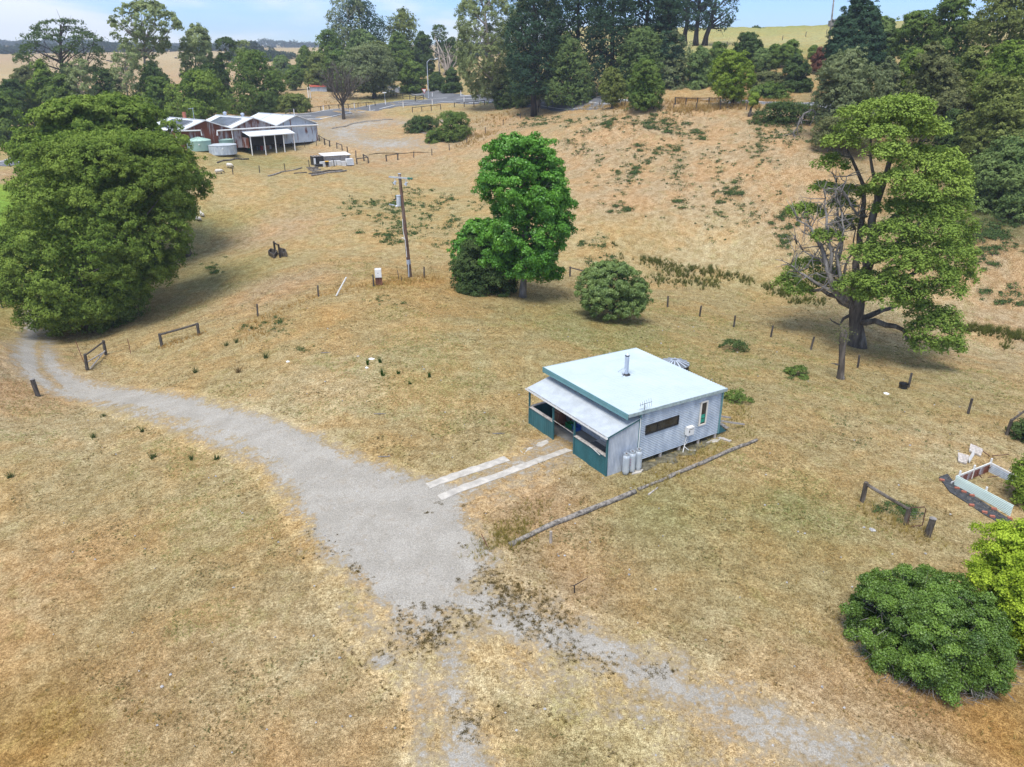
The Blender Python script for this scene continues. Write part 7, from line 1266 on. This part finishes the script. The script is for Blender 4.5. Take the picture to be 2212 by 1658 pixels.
for pts, n, rad in [([Q8(*p) for p in ((830, 460), (880, 500), (930, 530), (980, 580), (1020, 560), (1060, 600), (1130, 610), (1200, 620), (1260, 690), (1340, 740), (1400, 780), (1100, 730), (1050, 690), (960, 640), (900, 690), (1160, 770), (1080, 800), (1180, 830), (1270, 850))], 26, .34), ([Q8(*p) for p in ((450, 850), (520, 870), (560, 800), (620, 830), (480, 930), (560, 880), (460, 900), (740, 740), (760, 770), (600, 770), (380, 800), (350, 740), (240, 940), (1370, 960), (1420, 980), (750, 1440), (780, 1400), (760, 1340))], 20, .34), ([Q8(*p) for p in ((30, 430), (70, 460), (510, 95), (600, 30), (750, 45), (730, 295), (450, 670), (490, 670), (560, 680), (700, 510), (815, 575), (650, 680), (690, 690), (580, 700))], 5, .12)]: spot(pts, n, rad)
spot([(1290, 1430), (1330, 1440), (1400, 1445), (1440, 1450)], 14, .3); spot([(740, 1195), (720, 1170), (670, 1150), (770, 1225), (690, 1200), (800, 1260)], 5, .25)
tag(tri_mesh('brown_tufts', *cat_(L), 'blades'), kind='stuff')
# low green weeds on the hillside and in the hollow
L = []; Vs, Fs, Ts = [], [], []; nv = [0]
def weed(P, sz, n, col='w'):
    m = len(P); Q = np.repeat(np.arange(m), n); s_ = sz[Q] if hasattr(sz, '__len__') else sz * np.ones(len(Q)); d = rdir(rngw, len(Q)); d[:, 2] = np.abs(d[:, 2]); C = P[Q] + d * (s_ * rngw.uniform(.3, 1.1, len(Q)))[:, None] * [1.2, 1.2, .6]
    v, f, t = leaf_geo(rngw, C, unit(d + [0, 0, .4] + rdir(rngw, len(Q)) * .5), .45 * np.mean(s_), np.clip(rngw.random(m)[Q] * .6 + rngw.random(len(Q)) * .4, 0, 1)); Vs.append(v); Fs.append(f + nv[0]); Ts.append(t); nv[0] += len(v)
def patch(u, v, du, dv, n, sz=.42, k=24):
    P = []
    sub_ = [(rngw.normal(u, du), rngw.normal(v, dv), rngw.uniform(.12, .45)) for _ in range(max(4, n // 4))]
    for _ in range(int(n * 2.5)):
        a_ = sub_[rngw.integers(len(sub_))]; uu, vv = (rngw.normal(a_[0], du * a_[2]), rngw.normal(a_[1], dv * a_[2])) if rngw.random() < .8 else (rngw.normal(u, du * 1.2), rngw.normal(v, dv * 1.2)); p = g(uu, vv); p[2] += .05; P.append(p)
    weed(np.array(P), sz * np.exp(rngw.normal(-.12, .42, len(P))), k)
HP_ = [(1340, 262, 26, 8, 34), (1300, 272, 14, 5, 16), (1440, 266, 26, 8, 40), (1405, 272, 22, 7, 22), (1160, 255, 22, 6, 22), (1200, 262, 16, 5, 18), (1130, 275, 20, 6, 14), (1250, 262, 22, 6, 14), (1500, 288, 14, 5, 16), (1440, 327, 12, 7, 22), (1370, 318, 16, 5, 12), (1455, 290, 14, 4, 12), (1500, 300, 12, 4, 10), (1345, 380, 12, 6, 12), (1370, 368, 8, 8, 14), (1570, 420, 15, 8, 38), (1340, 452, 12, 4, 18), (1480, 440, 14, 6, 10), (1470, 360, 10, 4, 8), (1390, 350, 30, 10, 10), (1250, 300, 40, 20, 26), (1420, 340, 70, 50, 40), (1560, 360, 50, 50, 30), (1640, 300, 30, 20, 22), (1690, 480, 16, 20, 20), (1650, 450, 30, 30, 14), (1690, 520, 12, 8, 14), (1640, 330, 14, 8, 8),
       (840, 450, 40, 16, 34), (900, 470, 40, 22, 36), (770, 440, 34, 10, 18), (930, 440, 36, 12, 20), (1000, 470, 30, 20, 18), (880, 500, 40, 14, 22), (820, 512, 16, 4, 10), (850, 520, 12, 5, 10), (900, 420, 40, 12, 10), (960, 520, 30, 10, 8), (1280, 545, 30, 18, 12), (1700, 510, 14, 30, 14), (2120, 520, 40, 14, 60), (2160, 500, 30, 12, 40), (2110, 560, 16, 8, 22), (2170, 640, 24, 8, 18), (2200, 655, 12, 5, 10), (2140, 575, 14, 8, 8), (2080, 500, 20, 12, 20), (1700, 290, 40, 12, 40), (1660, 270, 24, 8, 24), (1560, 470, 60, 40, 14), (1300, 400, 40, 60, 16)]
for q in HP_: patch(*q)
patch(1450, 350, 160, 70, 90, .2, 12); patch(1350, 300, 110, 40, 60, .22, 14); patch(900, 470, 70, 40, 50, .2, 12); patch(700, 780, 200, 60, 10, .13, 14); patch(1650, 790, 90, 60, 26, .16, 14); patch(1950, 900, 120, 60, 30, .15, 14); patch(1700, 700, 90, 30, 14, .16, 14); patch(1720, 810, 12, 5, 16, .2, 18)
patch(575, 700, 24, 10, 22, .22, 26); patch(540, 712, 12, 5, 9, .2, 24); patch(600, 720, 18, 6, 10, .16, 20); patch(830, 655, 20, 5, 10, .16, 18); patch(455, 580, 14, 7, 16, .28, 30); patch(650, 755, 14, 3, 8, .16, 20); patch(1960, 1110, 14, 9, 26, .22, 26); patch(1920, 1100, 14, 7, 12, .2, 20)
tag(link('low_weeds', np_mesh('low_weeds', np.concatenate(Vs), np.concatenate(Fs), {'tint': np.concatenate(Ts)}), M['leaf_dark']), kind='stuff')
# rush beds in the hollow
L = []
def rush(u, v, du, dv, n, h=.6):
    P = np.array([g(rngw.normal(u, du), rngw.normal(v, dv)) for _ in range(int(n * 2.6))]); c = np.array([(.125, .14, .035)]) * rngw.uniform(.7, 1.4, (len(P), 1)); L.append(blades(P, h * rngw.uniform(.5, 1.25, len(P)), .45, 16, c, .016, .35))
for q in [(1395, 563, 10, 4, 16), (1420, 568, 14, 5, 18), (1450, 580, 16, 6, 26), (1430, 605, 14, 6, 22), (1470, 592, 14, 7, 26), (1500, 582, 16, 4, 18), (1530, 588, 14, 5, 22), (1480, 612, 16, 5, 20), (1520, 612, 14, 6, 18), (1570, 598, 14, 5, 22), (1610, 608, 12, 4, 14), (1545, 615, 8, 5, 10), (1660, 625, 10, 5, 12), (1690, 635, 16, 5, 26), (1730, 650, 16, 4, 18), (1770, 655, 14, 4, 10), (2090, 712, 20, 5, 40), (2140, 716, 20, 5, 40), (2190, 728, 20, 6, 40), (2170, 752, 6, 4, 6), (1325, 533, 4, 4, 4), (1320, 568, 8, 3, 8), (1340, 555, 3, 3, 3)]: rush(*q)
tag(tri_mesh('rushes', *cat_(L), 'blades'), kind='stuff')
# single plants that can be told apart
def clump(name, label, px, h, nb, col, spread, w_=.02, cat='plant', group=None):
    p = g(*px); t = blades(p[None] + rngw.normal(0, .06, (6, 3)) * [1, 1, 0], h, spread, nb // 6 + 1, np.array([col] * 6), w_, .3); A, B_, C_ = [q - p for q in t[:3]]; o = tri_mesh(name, A, B_, C_, t[3], 'blades'); o.location = tuple(p); tag(o, label, cat, group)
IR = (.045, .105, .018)
for c, x, y, h, lb in [('L', 972, 480, .55, 'upright green iris clump in the rubbish patch, leftmost of the group'), ('L', 1076, 462, .55, 'narrow upright iris clump right of the rubbish patch'), ('L', 1095, 568, .65, 'largest upright iris clump below the rubbish patch'), ('L', 1228, 558, .35, 'short iris clump right of the largest one'), ('L', 1483, 578, .5, 'lone upright iris clump farthest right on the lawn'), ('L', 1318, 640, .25, 'tiny iris tuft lowest on the lawn')]: clump('iris_clump', lb, Z(c, x, y), h, 40, IR, .22, .022)
GP = (.10, .135, .045)
for c, x, y, h, lb in [('L', 135, 425, .7, 'spiky grey green plant at the lower end of the leafy weed patch'), ('K', 1945, 298, .6, 'upright grey green weed left of the leafy patch'), ('K', 1865, 325, .55, 'bushy grey weed just left of the upright one'), ('K', 1610, 545, .6, 'thin green weed standing alone above the drive'), ('K', 1965, 540, .7, 'dry brown twiggy weed above the drive'), ('K', 2080, 185, .5, 'pale weed above the leafy patch'), ('K', 855, 905, .35, 'small dark tuft in the grass below the drive bend'), ('K', 1175, 1030, .4, 'small green weed below the drive, middle of the slope'), ('K', 770, 1080, .4, 'dark green weed on the lower left slope'), ('K', 1265, 1245, .55, 'upright green weed on the lower slope by the drive'), ('K', 1580, 1260, .45, 'straggly weed right of the upright one on the lower slope'), ('K', 1790, 1260, .4, 'straggly weed close to the gravel edge'), ('K', 90, 1410, .5, 'green weed at the left edge of the lower lawn')]: clump('wild_weed', lb, Z(c, x, y), h, 44, (.22, .16, .08) if 'brown' in lb else GP, .5, .02)
for px, w2, lb in [((1584, 756), 34, 'low dark prickly shrub in the grass behind the cabin roof'), ((1594, 866), 36, 'spreading green shrub at the right hand corner of the cabin'), ((1724, 812), 26, 'flat green weed mound beside the dead stump')]:
    b = g(*px); F_('low_shrub', lb, 55, 'dome', px[0] - w2, px[0] + w2, px[1] - 18, px[1] + 4, 'green' if 'green' in lb else 'dark', cat='shrub', base=px, N=2600, leaf=.13, puff=.2, lobe=.4, trunk_r=.03, limbs=8, gap=.3, fill=0.)

# little pale stones and scraps strewn over the lawn and drive
x, y, r = nearfield(900, 17, 66, .8); k = ~incabin(x, y) & (rngw.random(len(x)) < np.where(gmask(x, y) > .5, .9, .28)); x, y = x[k], y[k]; mb = MB()
for a, b in zip(x, y):
    z = zg(a, b); s_ = rngw.uniform(.025, .075); o_ = rngw.uniform(.7, 1.3, 8) * s_; mb.add([(a - o_[0], b, z + .03), (a, b - o_[1], z + .03), (a + o_[2], b, z + .03), (a, b + o_[3], z + .03), (a, b, z + .05 + o_[4] * .7), (a, b, z - .02)], [(0, 1, 4), (1, 2, 4), (2, 3, 4), (3, 0, 4), (1, 0, 5), (2, 1, 5), (3, 2, 5), (0, 3, 5)])
tag(mb.build('pebbles', M['stone']), kind='stuff')
